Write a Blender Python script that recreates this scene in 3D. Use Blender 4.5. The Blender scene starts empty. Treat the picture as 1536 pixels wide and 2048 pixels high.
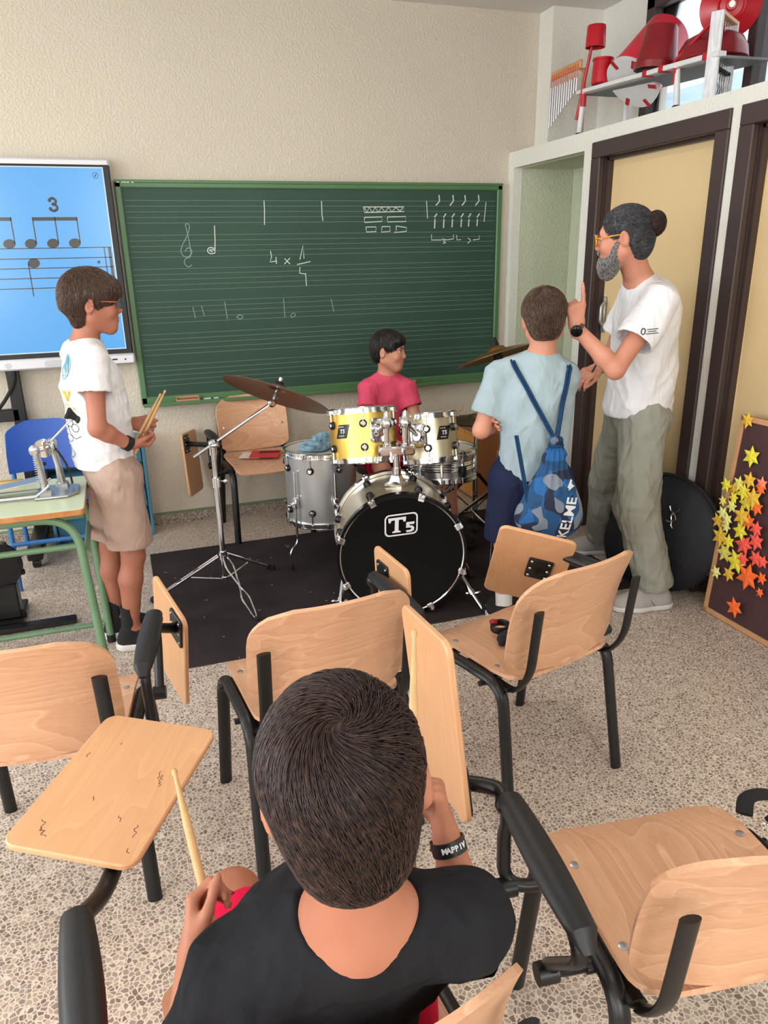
import bpy, math, random
import numpy as np
from mathutils import Matrix, Vector
from mathutils.bvhtree import BVHTree

C = bpy.context.scene.collection
SC = bpy.context.scene
PI = math.pi

# ------------------------------------------------------------------ camera, world, lights, exposure
def V3(*a):
    return np.array(a, float)

YAW, PITCH, ROLL, FPX = math.radians(18.504), math.radians(19.516), math.radians(-1.3017), 1485.2
_cy, _sy, _cp, _sp = math.cos(YAW), math.sin(YAW), math.cos(PITCH), math.sin(PITCH)
_F = Vector((_sy * _cp, _cy * _cp, -_sp))
_R = Vector((_cy, -_sy, 0))
_U = _R.cross(_F)
_R2 = math.cos(ROLL) * _R + math.sin(ROLL) * _U
_U2 = -math.sin(ROLL) * _R + math.cos(ROLL) * _U
cam_data = bpy.data.cameras.new('camera')
cam = bpy.data.objects.new('camera', cam_data)
C.objects.link(cam)
cam.matrix_world = Matrix(((_R2.x, _U2.x, -_F.x, 0), (_R2.y, _U2.y, -_F.y, 0), (_R2.z, _U2.z, -_F.z, 1.6), (0, 0, 0, 1)))
cam_data.sensor_fit = 'AUTO'
cam_data.sensor_width = 36.0
cam_data.lens = FPX / 2048 * 36.0
cam_data.shift_x = (768 - 757.5) / 2048
cam_data.shift_y = (1045.1 - 1024) / 2048
cam_data.clip_start = 0.05
SC.camera = cam

SC.view_settings.view_transform = 'Standard'
SC.view_settings.look = 'None'
SC.view_settings.gamma = 1.0
SC.view_settings.use_curve_mapping = False
SC.view_settings.exposure = -0.06
try:
    SC.cycles.max_bounces = 6
    SC.cycles.diffuse_bounces = 4
    SC.cycles.glossy_bounces = 3
    SC.cycles.transmission_bounces = 6
    SC.cycles.transparent_max_bounces = 8
    SC.cycles.caustics_reflective = False
    SC.cycles.caustics_refractive = False
    SC.cycles.sample_clamp_indirect = 4.0
    SC.cycles.use_denoising = True
    SC.cycles.denoiser = 'OPENIMAGEDENOISE'
except Exception:
    pass

world = bpy.data.worlds.new('daylight')
SC.world = world
world.use_nodes = True
wn = world.node_tree
wn.nodes['Background'].inputs[0].default_value = (0.86, 0.93, 1.0, 1)
wn.nodes['Background'].inputs[1].default_value = 3.2

def area(name, loc, aim, sx, sy, power, col):
    d = bpy.data.lights.new(name, 'AREA')
    d.shape = 'RECTANGLE'
    d.size, d.size_y, d.energy, d.color = sx, sy, power, col
    o = bpy.data.objects.new(name, d)
    C.objects.link(o)
    o.location = loc
    o.rotation_euler = (Vector(aim) - Vector(loc)).to_track_quat('-Z', 'Y').to_euler()
    return o

# daylight through the three windows of the left wall and the two behind the camera; overhead fill without fixtures, added for softer, more even light
for y in (-1.6, 0.9, 3.3):
    area('window_daylight', (-3.95, y, 1.85), (0, y, 1.2), 1.5, 1.9, 66, (0.90, 0.96, 1.0))
for x in (-2.2, 0.7):
    area('rear_window_daylight', (x, -2.95, 1.9), (x, 0, 1.2), 1.6, 1.9, 52, (1.0, 0.985, 0.95))
for (x, y) in ((-1.6, 0.2), (0.9, 0.2), (-1.6, 2.9), (0.9, 2.9)):
    area('ceiling_fill', (x, y, 2.93), (x, y, 0), 0.25, 1.2, 10, (1.0, 0.96, 0.90))

# ------------------------------------------------------------------ small helpers
def lin(c):
    c = c / 255.0
    return c / 12.92 if c <= 0.04045 else ((c + 0.055) / 1.055) ** 2.4

def rgb(r, g, b):
    return (lin(r), lin(g), lin(b), 1.0)

def nrm(v):
    v = np.asarray(v, float)
    return v / (np.linalg.norm(v) + 1e-12)

def frame(f, u):
    """columns: right, forward, up"""
    f = nrm(f)
    r = nrm(np.cross(f, u))
    return np.stack([r, f, np.cross(r, f)], 1)

def rotz(a):
    c, s = math.cos(a), math.sin(a)
    return np.array([[c, -s, 0], [s, c, 0], [0, 0, 1.0]])

def rotx(a):
    c, s = math.cos(a), math.sin(a)
    return np.array([[1.0, 0, 0], [0, c, -s], [0, s, c]])

def roty(a):
    c, s = math.cos(a), math.sin(a)
    return np.array([[c, 0, s], [0, 1.0, 0], [-s, 0, c]])

def axis_frame(d):
    d = nrm(d)
    h = V3(0, 0, 1) if abs(d[2]) < 0.9 else V3(1, 0, 0)
    a = nrm(np.cross(h, d))
    return np.stack([a, np.cross(d, a), d], 1)

MW = {}          # name -> world matrix of every thing, so parts can be given in world coordinates

def thing(name, label, cat, loc=(0, 0, 0), rz=0.0, group=None):
    o = bpy.data.objects.new(name, None)
    C.objects.link(o)
    o.empty_display_size = 0.1
    o.location = loc
    o.rotation_euler = (0, 0, rz)
    MW[o.name] = Matrix.Translation(Vector(loc)) @ Matrix.Rotation(rz, 4, 'Z')
    o['label'] = label
    o['category'] = cat
    if group:
        o['group'] = group
    return o

def link_mesh(name, V, F, mat, parent=None, smooth=40, local=False):
    me = bpy.data.meshes.new(name)
    V = np.asarray(V, float)
    o = bpy.data.objects.new(name, me)
    C.objects.link(o)
    if parent is not None:
        o.parent = parent
        MW[o.name] = MW[parent.name]
        if not local:
            inv = np.array(MW[parent.name].inverted())
            V = V @ inv[:3, :3].T + inv[:3, 3]
    else:
        MW[o.name] = Matrix.Identity(4)
    if isinstance(F, np.ndarray):
        n = F.shape[1]
        me.vertices.add(len(V))
        me.vertices.foreach_set('co', V.astype(np.float32).ravel())
        me.loops.add(F.size)
        me.loops.foreach_set('vertex_index', F.astype(np.int32).ravel())
        me.polygons.add(len(F))
        me.polygons.foreach_set('loop_start', np.arange(0, F.size, n, dtype=np.int32))
        me.update(calc_edges=True)
        me.validate()
    else:
        me.from_pydata(V.tolist(), [], F)
        me.update()
    if smooth:
        me.polygons.foreach_set('use_smooth', [True] * len(me.polygons))
        if smooth < 180:
            try:
                me.set_sharp_from_angle(angle=math.radians(smooth))
            except Exception:
                pass
    if mat is not None:
        for m in (mat if isinstance(mat, (list, tuple)) else [mat]):
            me.materials.append(m)
    return o

class MB:
    """collects boxes, tubes, lathes and plates into one mesh"""
    def __init__(self):
        self.v, self.f, self.m = [], [], []
        self.mi = 0

    def add(self, V, F):
        n = len(self.v)
        self.v.extend([tuple(map(float, p)) for p in V])
        self.f.extend([tuple(i + n for i in q) for q in F])
        self.m.extend([self.mi] * len(F))
        return self

    def box(self, lo, hi, R=None, o=(0, 0, 0), bev=0.0):
        lo, hi = np.minimum(lo, hi).astype(float), np.maximum(lo, hi).astype(float)
        b = min(bev, *(0.49 * (hi - lo)))
        if b <= 0:
            V = np.array([[x, y, z] for z in (lo[2], hi[2]) for y in (lo[1], hi[1]) for x in (lo[0], hi[0])])
            F = [(0, 2, 3, 1), (4, 5, 7, 6), (0, 1, 5, 4), (2, 6, 7, 3), (0, 4, 6, 2), (1, 3, 7, 5)]
        else:
            V, F, idx = [], [], {}
            for sx in (0, 1):
                for sy in (0, 1):
                    for sz in (0, 1):
                        c = [(lo, hi)[s][i] for i, s in enumerate((sx, sy, sz))]
                        d = [b if s == 0 else -b for s in (sx, sy, sz)]
                        for a in range(3):
                            p = [c[i] + (d[i] if i != a else 0) for i in range(3)]
                            idx[(sx, sy, sz, a)] = len(V)
                            V.append(p)
            g = lambda s, a: idx[(s[0], s[1], s[2], a)]
            for a in range(3):
                for s in (0, 1):
                    o1, o2 = (a + 1) % 3, (a + 2) % 3
                    q = []
                    for (i, j) in ((0, 0), (1, 0), (1, 1), (0, 1)):
                        t = [0, 0, 0]
                        t[a], t[o1], t[o2] = s, i, j
                        q.append(g(t, a))
                    F.append(tuple(q if s else q[::-1]))
            for a in range(3):
                o1, o2 = (a + 1) % 3, (a + 2) % 3
                for i in (0, 1):
                    for j in (0, 1):
                        s0, s1 = [0, 0, 0], [0, 0, 0]
                        s0[o1] = s1[o1] = i
                        s0[o2] = s1[o2] = j
                        s1[a] = 1
                        q = (g(s0, o1), g(s1, o1), g(s1, o2), g(s0, o2))
                        F.append(q if (i ^ j) else q[::-1])
            for sx in (0, 1):
                for sy in (0, 1):
                    for sz in (0, 1):
                        q = tuple(g((sx, sy, sz), a) for a in range(3))
                        F.append(q if (sx + sy + sz) % 2 else q[::-1])
            V = np.array(V)
        if R is not None:
            V = V @ np.asarray(R).T
        return self.add(V + np.asarray(o, float), F)

    def tube(self, pts, r, seg=10, closed=False, flat=None, up=None):
        """flat: (width factor, height factor) of the section; up: reference normal for the height"""
        P = np.asarray(pts, float)
        n = len(P)
        r = np.full(n, r, float) if np.isscalar(r) else np.asarray(r, float)
        T = np.zeros_like(P)
        for i in range(n):
            a, b = (P[(i - 1) % n], P[(i + 1) % n]) if closed else (P[max(i - 1, 0)], P[min(i + 1, n - 1)])
            T[i] = nrm(b - a)
        N = np.zeros_like(P)
        h = np.asarray(up, float) if up is not None else (V3(0, 0, 1) if abs(T[0][2]) < 0.9 else V3(1, 0, 0))
        N[0] = nrm(h - T[0] * (h @ T[0]))
        for i in range(1, n):
            w = h if up is not None and abs(T[i] @ nrm(h)) < 0.95 else N[i - 1]
            N[i] = nrm(w - T[i] * (w @ T[i]))
        fx, fy = flat if flat else (1, 1)
        V = []
        for i in range(n):
            B = np.cross(T[i], N[i])
            for k in range(seg):
                a = 2 * PI * k / seg
                V.append(P[i] + r[i] * (fx * math.cos(a) * B + fy * math.sin(a) * N[i]))
        F = []
        for i in range(n if closed else n - 1):
            j = (i + 1) % n
            for k in range(seg):
                l = (k + 1) % seg
                F.append((i * seg + k, i * seg + l, j * seg + l, j * seg + k))
        if not closed:
            F.append(tuple(range(seg))[::-1])
            F.append(tuple((n - 1) * seg + k for k in range(seg)))
        return self.add(V, F)

    def lathe(self, prof, o=(0, 0, 0), d=(0, 0, 1), seg=32, close=True):
        """prof: (radius, height along d)"""
        A = axis_frame(d)
        V, F = [], []
        for (r, z) in prof:
            for k in range(seg):
                a = 2 * PI * k / seg
                V.append(np.asarray(o, float) + A @ V3(r * math.cos(a), r * math.sin(a), z))
        for i in range(len(prof) - 1):
            for k in range(seg):
                l = (k + 1) % seg
                F.append((i * seg + k, i * seg + l, (i + 1) * seg + l, (i + 1) * seg + k))
        if close:
            if prof[0][0] > 1e-6:
                F.append(tuple(range(seg))[::-1])
            if prof[-1][0] > 1e-6:
                F.append(tuple((len(prof) - 1) * seg + k for k in range(seg)))
        return self.add(V, F)

    def cyl(self, a, b, r, seg=16, r2=None):
        a, b = np.asarray(a, float), np.asarray(b, float)
        return self.lathe([(r, 0), (r if r2 is None else r2, np.linalg.norm(b - a))], a, b - a, seg)

    def ell(self, c, r, R=None, seg=16, rings=10):
        R = np.eye(3) if R is None else R
        r = np.full(3, r) if np.isscalar(r) else np.asarray(r)
        V, F = [], []
        for i in range(rings + 1):
            t = PI * i / rings
            for k in range(seg):
                a = 2 * PI * k / seg
                V.append(np.asarray(c) + R @ (r * V3(math.sin(t) * math.cos(a), math.sin(t) * math.sin(a), math.cos(t))))
        for i in range(rings):
            for k in range(seg):
                l = (k + 1) % seg
                F.append((i * seg + k, (i + 1) * seg + k, (i + 1) * seg + l, i * seg + l))
        return self.add(V, F)

    def sheet(self, fn, nu, nv, t):
        """fn(u, v) with u, v in 0..1 gives the top surface; t is the thickness below it"""
        P = np.array([[fn(i / nu, j / nv) for j in range(nv + 1)] for i in range(nu + 1)])
        du, dv = np.gradient(P, axis=0), np.gradient(P, axis=1)
        N = np.cross(du, dv)
        N /= np.linalg.norm(N, axis=2, keepdims=True) + 1e-12
        Q = P - N * t
        W = nv + 1
        M = (nu + 1) * W
        V = np.concatenate([P.reshape(-1, 3), Q.reshape(-1, 3)])
        F = []
        for i in range(nu):
            for j in range(nv):
                a, b, c, d = i * W + j, (i + 1) * W + j, (i + 1) * W + j + 1, i * W + j + 1
                F.append((a, b, c, d))
                F.append((M + d, M + c, M + b, M + a))
        ring = [i * W for i in range(nu + 1)] + [nu * W + j for j in range(1, W)] + [i * W + nv for i in range(nu - 1, -1, -1)] + [j for j in range(nv - 1, 0, -1)]
        for k in range(len(ring)):
            a, b = ring[k], ring[(k + 1) % len(ring)]
            F.append((b, a, M + a, M + b))
        return self.add(V, F)

    def plate(self, outline, t, R=None, o=(0, 0, 0), bev=0.0015):
        """outline: ccw 2-D points in the local xy plane; extruded from z=-t/2 to t/2 with a small edge bevel"""
        O = np.asarray(outline, float)
        c = O.mean(0)
        n = len(O)
        E = np.roll(O, -1, 0) - np.roll(O, 1, 0)
        nn = np.stack([E[:, 1], -E[:, 0]], 1)
        nn /= np.linalg.norm(nn, axis=1, keepdims=True) + 1e-12
        I = O - nn * bev
        L = [(I, -t / 2), (O, -t / 2 + bev), (O, t / 2 - bev), (I, t / 2)]
        V = np.concatenate([np.c_[A, np.full(n, z)] for A, z in L])
        F = []
        for i in range(3):
            for k in range(n):
                l = (k + 1) % n
                F.append((i * n + k, i * n + l, (i + 1) * n + l, (i + 1) * n + k))
        F.append(tuple(range(n))[::-1])
        F.append(tuple(3 * n + k for k in range(n)))
        if R is not None:
            V = V @ np.asarray(R).T
        return self.add(V + np.asarray(o, float), F)

    def build(self, name, mat, parent=None, smooth=40, local=False):
        o = link_mesh(name, self.v, self.f, mat, parent, smooth, local)
        if isinstance(mat, (list, tuple)):
            o.data.polygons.foreach_set('material_index', self.m)
        return o

def rrect(w, h, r, n=6):
    pts = []
    for cx, cy, a0 in ((w / 2 - r, h / 2 - r, 0), (-w / 2 + r, h / 2 - r, 90), (-w / 2 + r, -h / 2 + r, 180), (w / 2 - r, -h / 2 + r, 270)):
        for k in range(n + 1):
            a = math.radians(a0 + 90 * k / n)
            pts.append((cx + r * math.cos(a), cy + r * math.sin(a)))
    return pts

def bez(pts, n=8):
    """Catmull-Rom through the points"""
    P = [np.asarray(p, float) for p in pts]
    P = [2 * P[0] - P[1]] + P + [2 * P[-1] - P[-2]]
    out = []
    for i in range(1, len(P) - 2):
        for k in range(n):
            t = k / n
            a, b, c, d = P[i - 1:i + 3]
            out.append(0.5 * (2 * b + (c - a) * t + (2 * a - 5 * b + 4 * c - d) * t * t + (3 * b - a - 3 * c + d) * t ** 3))
    out.append(P[-2])
    return np.array(out)

def corner(pts, r, n=5):
    """polyline with rounded corners"""
    P = [np.asarray(p, float) for p in pts]
    out = [P[0]]
    for i in range(1, len(P) - 1):
        a, b = nrm(P[i - 1] - P[i]), nrm(P[i + 1] - P[i])
        d = min(r, 0.45 * np.linalg.norm(P[i - 1] - P[i]), 0.45 * np.linalg.norm(P[i + 1] - P[i]))
        for k in range(n + 1):
            t = k / n
            out.append((1 - t) ** 2 * (P[i] + a * d) + 2 * t * (1 - t) * P[i] + t * t * (P[i] + b * d))
    out.append(P[-1])
    return np.array(out)

# ------------------------------------------------------------------ signed-distance bodies
class SDF:
    def __init__(self, lo, hi, h):
        self.lo, self.h = np.asarray(lo, float), h
        self.n = np.ceil((np.asarray(hi) - self.lo) / h).astype(int) + 1
        self.d = np.full(self.n, 1.0, np.float32)

    def block(self, lo, hi):
        a = np.clip(np.floor((lo - self.lo) / self.h).astype(int), 0, self.n)
        b = np.clip(np.ceil((hi - self.lo) / self.h).astype(int) + 1, 0, self.n)
        if np.any(b <= a):
            return None
        sl = tuple(slice(int(x), int(y)) for x, y in zip(a, b))
        ax = [(self.lo[i] + self.h * np.arange(a[i], b[i])).astype(np.float32) for i in range(3)]
        return sl, (ax[0][:, None, None], ax[1][None, :, None], ax[2][None, None, :])

    def put(self, bd, lo, hi, k, op):
        m = k + 3 * self.h
        blk = self.block(np.asarray(lo) - m, np.asarray(hi) + m)
        if blk is None:
            return self
        sl, P = blk
        b = bd(P)
        a = self.d[sl]
        if op == 'sub':
            a, b = -a, b
        if k > 0:
            t = np.clip(0.5 + 0.5 * (a - b) / k, 0, 1)
            r = a + (b - a) * t - k * t * (1 - t)
        else:
            r = np.minimum(a, b)
        self.d[sl] = -r if op == 'sub' else r
        return self

    def cap(self, a, b, ra, rb=None, k=0.02, op='add', flat=1.0, side=None):
        """tapered capsule; flat < 1 squeezes it along `side`"""
        a, b = np.asarray(a, float), np.asarray(b, float)
        rb = ra if rb is None else rb
        ab = b - a
        L2 = ab @ ab + 1e-12
        def f(P):
            x, y, z = P[0] - a[0], P[1] - a[1], P[2] - a[2]
            t = np.clip((x * ab[0] + y * ab[1] + z * ab[2]) / L2, 0, 1)
            x, y, z = x - t * ab[0], y - t * ab[1], z - t * ab[2]
            r = ra + (rb - ra) * t
            if flat != 1.0:
                s = x * side[0] + y * side[1] + z * side[2]
                e = 1 / flat ** 2 - 1
                return (np.sqrt(x * x + y * y + z * z + e * s * s) - r) * (0.5 + 0.5 * flat)
            return np.sqrt(x * x + y * y + z * z) - r
        R = max(ra, rb)
        return self.put(f, np.minimum(a, b) - R, np.maximum(a, b) + R, k, op)

    def fru(self, a, b, ra, rb, k=0.01, op='add', rnd=0.004, flat=1.0, side=None):
        """flat-ended cone from a to b"""
        a, b = np.asarray(a, float), np.asarray(b, float)
        L = np.linalg.norm(b - a)
        d = (b - a) / L
        def f(P):
            x, y, z = P[0] - a[0], P[1] - a[1], P[2] - a[2]
            t = x * d[0] + y * d[1] + z * d[2]
            x, y, z = x - t * d[0], y - t * d[1], z - t * d[2]
            q = x * x + y * y + z * z
            if flat != 1.0:
                s = x * side[0] + y * side[1] + z * side[2]
                q = q + (1 / flat ** 2 - 1) * s * s
            rad = np.sqrt(q) - (ra + (rb - ra) * np.clip(t / L, 0, 1)) + rnd
            ax = np.abs(t - L / 2) - L / 2 + rnd
            return np.minimum(np.maximum(rad, ax), 0) + np.sqrt(np.maximum(rad, 0) ** 2 + np.maximum(ax, 0) ** 2) - rnd
        R = max(ra, rb)
        return self.put(f, np.minimum(a, b) - R, np.maximum(a, b) + R, k, op)

    def ell(self, c, r, R=None, k=0.02, op='add'):
        c, r = np.asarray(c, float), np.asarray(r, float)
        R = np.eye(3) if R is None else np.asarray(R)
        def f(P):
            x, y, z = P[0] - c[0], P[1] - c[1], P[2] - c[2]
            q = [x * R[0, i] + y * R[1, i] + z * R[2, i] for i in range(3)]
            k0 = np.sqrt(sum((q[i] / r[i]) ** 2 for i in range(3)))
            k1 = np.sqrt(sum((q[i] / r[i] ** 2) ** 2 for i in range(3))) + 1e-9
            return k0 * (k0 - 1) / k1
        e = np.sqrt((R ** 2) @ (r ** 2))
        return self.put(f, c - e, c + e, k, op)

    def cut(self, p, n, k=0.0):
        """removes everything on the side the normal n points to"""
        p, n = np.asarray(p, float), nrm(n)
        ax = [(self.lo[i] + self.h * np.arange(self.n[i])).astype(np.float32) for i in range(3)]
        pl = (ax[0] - p[0])[:, None, None] * n[0] + (ax[1] - p[1])[None, :, None] * n[1] + (ax[2] - p[2])[None, None, :] * n[2]
        if k > 0:
            t = np.clip(0.5 - 0.5 * (self.d - pl) / k, 0, 1)
            self.d = (self.d + (pl - self.d) * t + k * t * (1 - t)).astype(np.float32)
        else:
            self.d = np.maximum(self.d, pl.astype(np.float32))
        return self

    def mesh(self):
        d = self.d
        s = d < 0
        s[0, :, :] = s[-1, :, :] = False
        s[:, 0, :] = s[:, -1, :] = False
        s[:, :, 0] = s[:, :, -1] = False
        cnt = np.zeros(np.array(d.shape) - 1, np.int8)
        for i in (0, 1):
            for j in (0, 1):
                for k in (0, 1):
                    cnt += s[i:d.shape[0] - 1 + i, j:d.shape[1] - 1 + j, k:d.shape[2] - 1 + k]
        act = (cnt > 0) & (cnt < 8)
        I = np.argwhere(act)
        idx = np.full(act.shape, -1, np.int32)
        idx[act] = np.arange(len(I))
        corners = np.array([(i, j, k) for i in (0, 1) for j in (0, 1) for k in (0, 1)])
        val = np.stack([d[I[:, 0] + c[0], I[:, 1] + c[1], I[:, 2] + c[2]] for c in corners], 1).astype(float)
        acc, num = np.zeros((len(I), 3)), np.zeros(len(I))
        for a in range(8):
            for b in range(a + 1, 8):
                if np.abs(corners[a] - corners[b]).sum() == 1:
                    va, vb = val[:, a], val[:, b]
                    m = (va < 0) != (vb < 0)
                    t = np.where(m, va / np.where(m, va - vb, 1), 0)
                    t = np.clip(t, 0, 1)
                    acc += np.where(m[:, None], corners[a] + t[:, None] * (corners[b] - corners[a]), 0)
                    num += m
        V = self.lo + self.h * (I + acc / np.maximum(num, 1)[:, None])
        F = []
        for ax in range(3):
            o1, o2 = (ax + 1) % 3, (ax + 2) % 3
            lo, hi = [slice(None)] * 3, [slice(None)] * 3
            lo[ax], hi[ax] = slice(0, -1), slice(1, None)
            A, B = s[tuple(lo)], s[tuple(hi)]
            E = np.argwhere(A != B)
            E = E[(E[:, o1] > 0) & (E[:, o2] > 0) & (E[:, o1] < act.shape[o1]) & (E[:, o2] < act.shape[o2])]
            inside = A[E[:, 0], E[:, 1], E[:, 2]]
            e1, e2 = np.eye(3, dtype=int)[o1], np.eye(3, dtype=int)[o2]
            q = np.stack([idx[tuple((E - x).T)] for x in (0 * e1, e1, e1 + e2, e2)], 1)
            q[~inside] = q[~inside][:, ::-1]
            F.append(q)
        F = np.concatenate(F)
        F = F[(F >= 0).all(1)]
        return V, F

def vnormals(V, F):
    n = np.cross(V[F[:, 2]] - V[F[:, 0]], V[F[:, 3]] - V[F[:, 1]])
    N = np.zeros_like(V)
    for k in range(4):
        np.add.at(N, F[:, k], n)
    return N / (np.linalg.norm(N, axis=1, keepdims=True) + 1e-12)

def smoothed(V, F, it=2, lam=0.5):
    E = np.concatenate([F[:, [0, 1]], F[:, [1, 2]], F[:, [2, 3]], F[:, [3, 0]]])
    for i in range(it):
        S, c = np.zeros_like(V), np.zeros(len(V))
        np.add.at(S, E[:, 0], V[E[:, 1]])
        np.add.at(S, E[:, 1], V[E[:, 0]])
        np.add.at(c, E[:, 0], 1)
        np.add.at(c, E[:, 1], 1)
        V = V + lam * (S / np.maximum(c, 1)[:, None] - V)
    return V

def wrinkle(V, F, amp, freq, seed, stretch=(1, 1, 1), mask=None):
    """cloth folds: soft waves plus a few sharper creases, pushed along the normals"""
    rng = np.random.default_rng(seed)
    N = vnormals(V, F)
    P = V * np.asarray(stretch)
    w = np.zeros(len(V))
    for o in range(3):
        f = freq * (1.7 ** o)
        for i in range(3):
            d, e = nrm(rng.normal(size=3)), nrm(rng.normal(size=3))
            ph = rng.uniform(0, 6, 2)
            a = P @ d * f + ph[0] + 1.6 * np.sin(P @ e * f * 0.6 + ph[1])
            w += (np.sin(a) if o == 0 else 1.5 * (1 - np.abs(np.sin(a * 0.5))) ** 2 - 0.45) / (1.45 ** o)
    w = amp * w / 3
    if mask is not None:
        w = w * mask(V)
    return V + N * w[:, None]

def strands(V, F, roots, flow, nstep, step, rad, lift, seed, jitter=0.25, taper=0.25, gravity=0.0):
    """hair: thin three-sided tubes that follow a flow over the surface (V, F); returns vertices and quads"""
    rng = np.random.default_rng(seed)
    bvh = BVHTree.FromPolygons([Vector(v) for v in V], F.tolist())
    ntot = len(roots)
    paths = np.zeros((ntot, nstep + 1, 3))
    norms = np.zeros((ntot, nstep + 1, 3))
    for i, p in enumerate(roots):
        p = np.array(p)
        wob = rng.normal(size=3) * jitter
        L = rng.uniform(0.6, 1.15)
        l0 = rng.uniform(0.15, 1.0) * lift
        for s in range(nstep + 1):
            q, n, _, _ = bvh.find_nearest(Vector(p))
            if q is None:
                q, n = Vector(p), Vector((0, 0, 1))
            q, n = np.array(q), np.array(n)
            t = s / nstep
            paths[i, s] = q + n * (l0 * math.sin(PI * min(0.25 + 0.6 * t, 1)) - 0.0005)
            norms[i, s] = n
            d = flow(q, n) + wob
            d = d - n * (d @ n)
            p = q + nrm(d) * step * L
    T = np.gradient(paths, axis=1)
    T /= np.linalg.norm(T, axis=2, keepdims=True) + 1e-12
    B = np.cross(T, norms)
    B /= np.linalg.norm(B, axis=2, keepdims=True) + 1e-12
    N2 = np.cross(B, T)
    r = rad * (1 - (1 - taper) * np.linspace(0, 1, nstep + 1) ** 2)[None, :, None] * rng.uniform(0.7, 1.3, (ntot, 1, 1))
    ring = [paths + r * (math.cos(a) * B + math.sin(a) * N2) for a in (PI / 2, PI / 2 + 2.1, PI / 2 + 4.2)]
    W = np.stack(ring, 2).reshape(-1, 3)
    base = (np.arange(ntot)[:, None, None] * (nstep + 1) + np.arange(nstep)[None, :, None]) * 3
    k = np.arange(3)[None, None, :]
    Q = np.stack([base + k, base + (k + 1) % 3, base + 3 + (k + 1) % 3, base + 3 + k], -1).reshape(-1, 4)
    return W, Q

def pick_roots(V, F, n, seed, mask):
    rng = np.random.default_rng(seed)
    c = V[F].mean(1)
    a = np.linalg.norm(np.cross(V[F[:, 2]] - V[F[:, 0]], V[F[:, 3]] - V[F[:, 1]]), axis=1)
    ok = mask(c)
    a = a * ok
    i = rng.choice(len(F), n, p=a / a.sum())
    w = rng.dirichlet((1, 1, 1, 1), n)
    return (V[F[i]] * w[:, :, None]).sum(1)

# ------------------------------------------------------------------ materials
def nodes(name):
    m = bpy.data.materials.new(name)
    m.use_nodes = True
    nt = m.node_tree
    return m, nt, nt.nodes['Principled BSDF'], nt.nodes, nt.links

def basic(name, col, rough=0.5, metal=0.0, spec=0.5, noise=0.0, scale=8.0, bump=0.0, bscale=60.0, stretch=(1, 1, 1), coat=0.0, sheen=0.0):
    m, nt, b, N, L = nodes(name)
    b.inputs['Base Color'].default_value = col
    b.inputs['Roughness'].default_value = rough
    b.inputs['Metallic'].default_value = metal
    b.inputs['Specular IOR Level'].default_value = spec
    b.inputs['Coat Weight'].default_value = coat
    b.inputs['Sheen Weight'].default_value = sheen
    if noise or bump:
        tc = N.new('ShaderNodeTexCoord')
        mp = N.new('ShaderNodeMapping')
        mp.inputs['Scale'].default_value = stretch
        L.new(tc.outputs['Object'], mp.inputs['Vector'])
    if noise:
        t = N.new('ShaderNodeTexNoise')
        t.inputs['Scale'].default_value = scale
        t.inputs['Detail'].default_value = 5
        L.new(mp.outputs[0], t.inputs['Vector'])
        r = N.new('ShaderNodeValToRGB')
        r.color_ramp.elements[0].position, r.color_ramp.elements[1].position = 0.3, 0.7
        r.color_ramp.elements[0].color = tuple(c * (1 - noise) for c in col[:3]) + (1,)
        r.color_ramp.elements[1].color = tuple(min(1, c * (1 + noise)) for c in col[:3]) + (1,)
        L.new(t.outputs['Fac'], r.inputs[0])
        L.new(r.outputs[0], b.inputs['Base Color'])
    if bump:
        t2 = N.new('ShaderNodeTexNoise')
        t2.inputs['Scale'].default_value = bscale
        t2.inputs['Detail'].default_value = 4
        L.new(mp.outputs[0], t2.inputs['Vector'])
        bp = N.new('ShaderNodeBump')
        bp.inputs['Strength'].default_value = bump
        bp.inputs['Distance'].default_value = 0.01
        L.new(t2.outputs['Fac'], bp.inputs['Height'])
        L.new(bp.outputs[0], b.inputs['Normal'])
    return m

def stucco(name, col, dist=0.006, scale=75.0, strength=0.6):
    m, nt, b, N, L = nodes(name)
    b.inputs['Roughness'].default_value = 0.75
    b.inputs['Specular IOR Level'].default_value = 0.25
    tc = N.new('ShaderNodeTexCoord')
    n1 = N.new('ShaderNodeTexNoise')
    n1.inputs['Scale'].default_value = 1.3
    L.new(tc.outputs['Object'], n1.inputs['Vector'])
    mx = N.new('ShaderNodeValToRGB')
    mx.color_ramp.elements[0].color = tuple(c * 0.94 for c in col[:3]) + (1,)
    mx.color_ramp.elements[1].color = tuple(min(1, c * 1.05) for c in col[:3]) + (1,)
    L.new(n1.outputs['Fac'], mx.inputs[0])
    L.new(mx.outputs[0], b.inputs['Base Color'])
    n2 = N.new('ShaderNodeTexNoise')
    n2.inputs['Scale'].default_value = scale
    n2.inputs['Detail'].default_value = 3
    n2.inputs['Roughness'].default_value = 0.55
    L.new(tc.outputs['Object'], n2.inputs['Vector'])
    cr = N.new('ShaderNodeValToRGB')
    cr.color_ramp.elements[0].position, cr.color_ramp.elements[1].position = 0.38, 0.62
    L.new(n2.outputs['Fac'], cr.inputs[0])
    bp = N.new('ShaderNodeBump')
    bp.inputs['Strength'].default_value = strength
    bp.inputs['Distance'].default_value = dist
    L.new(cr.outputs[0], bp.inputs['Height'])
    L.new(bp.outputs[0], b.inputs['Normal'])
    return m

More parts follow.
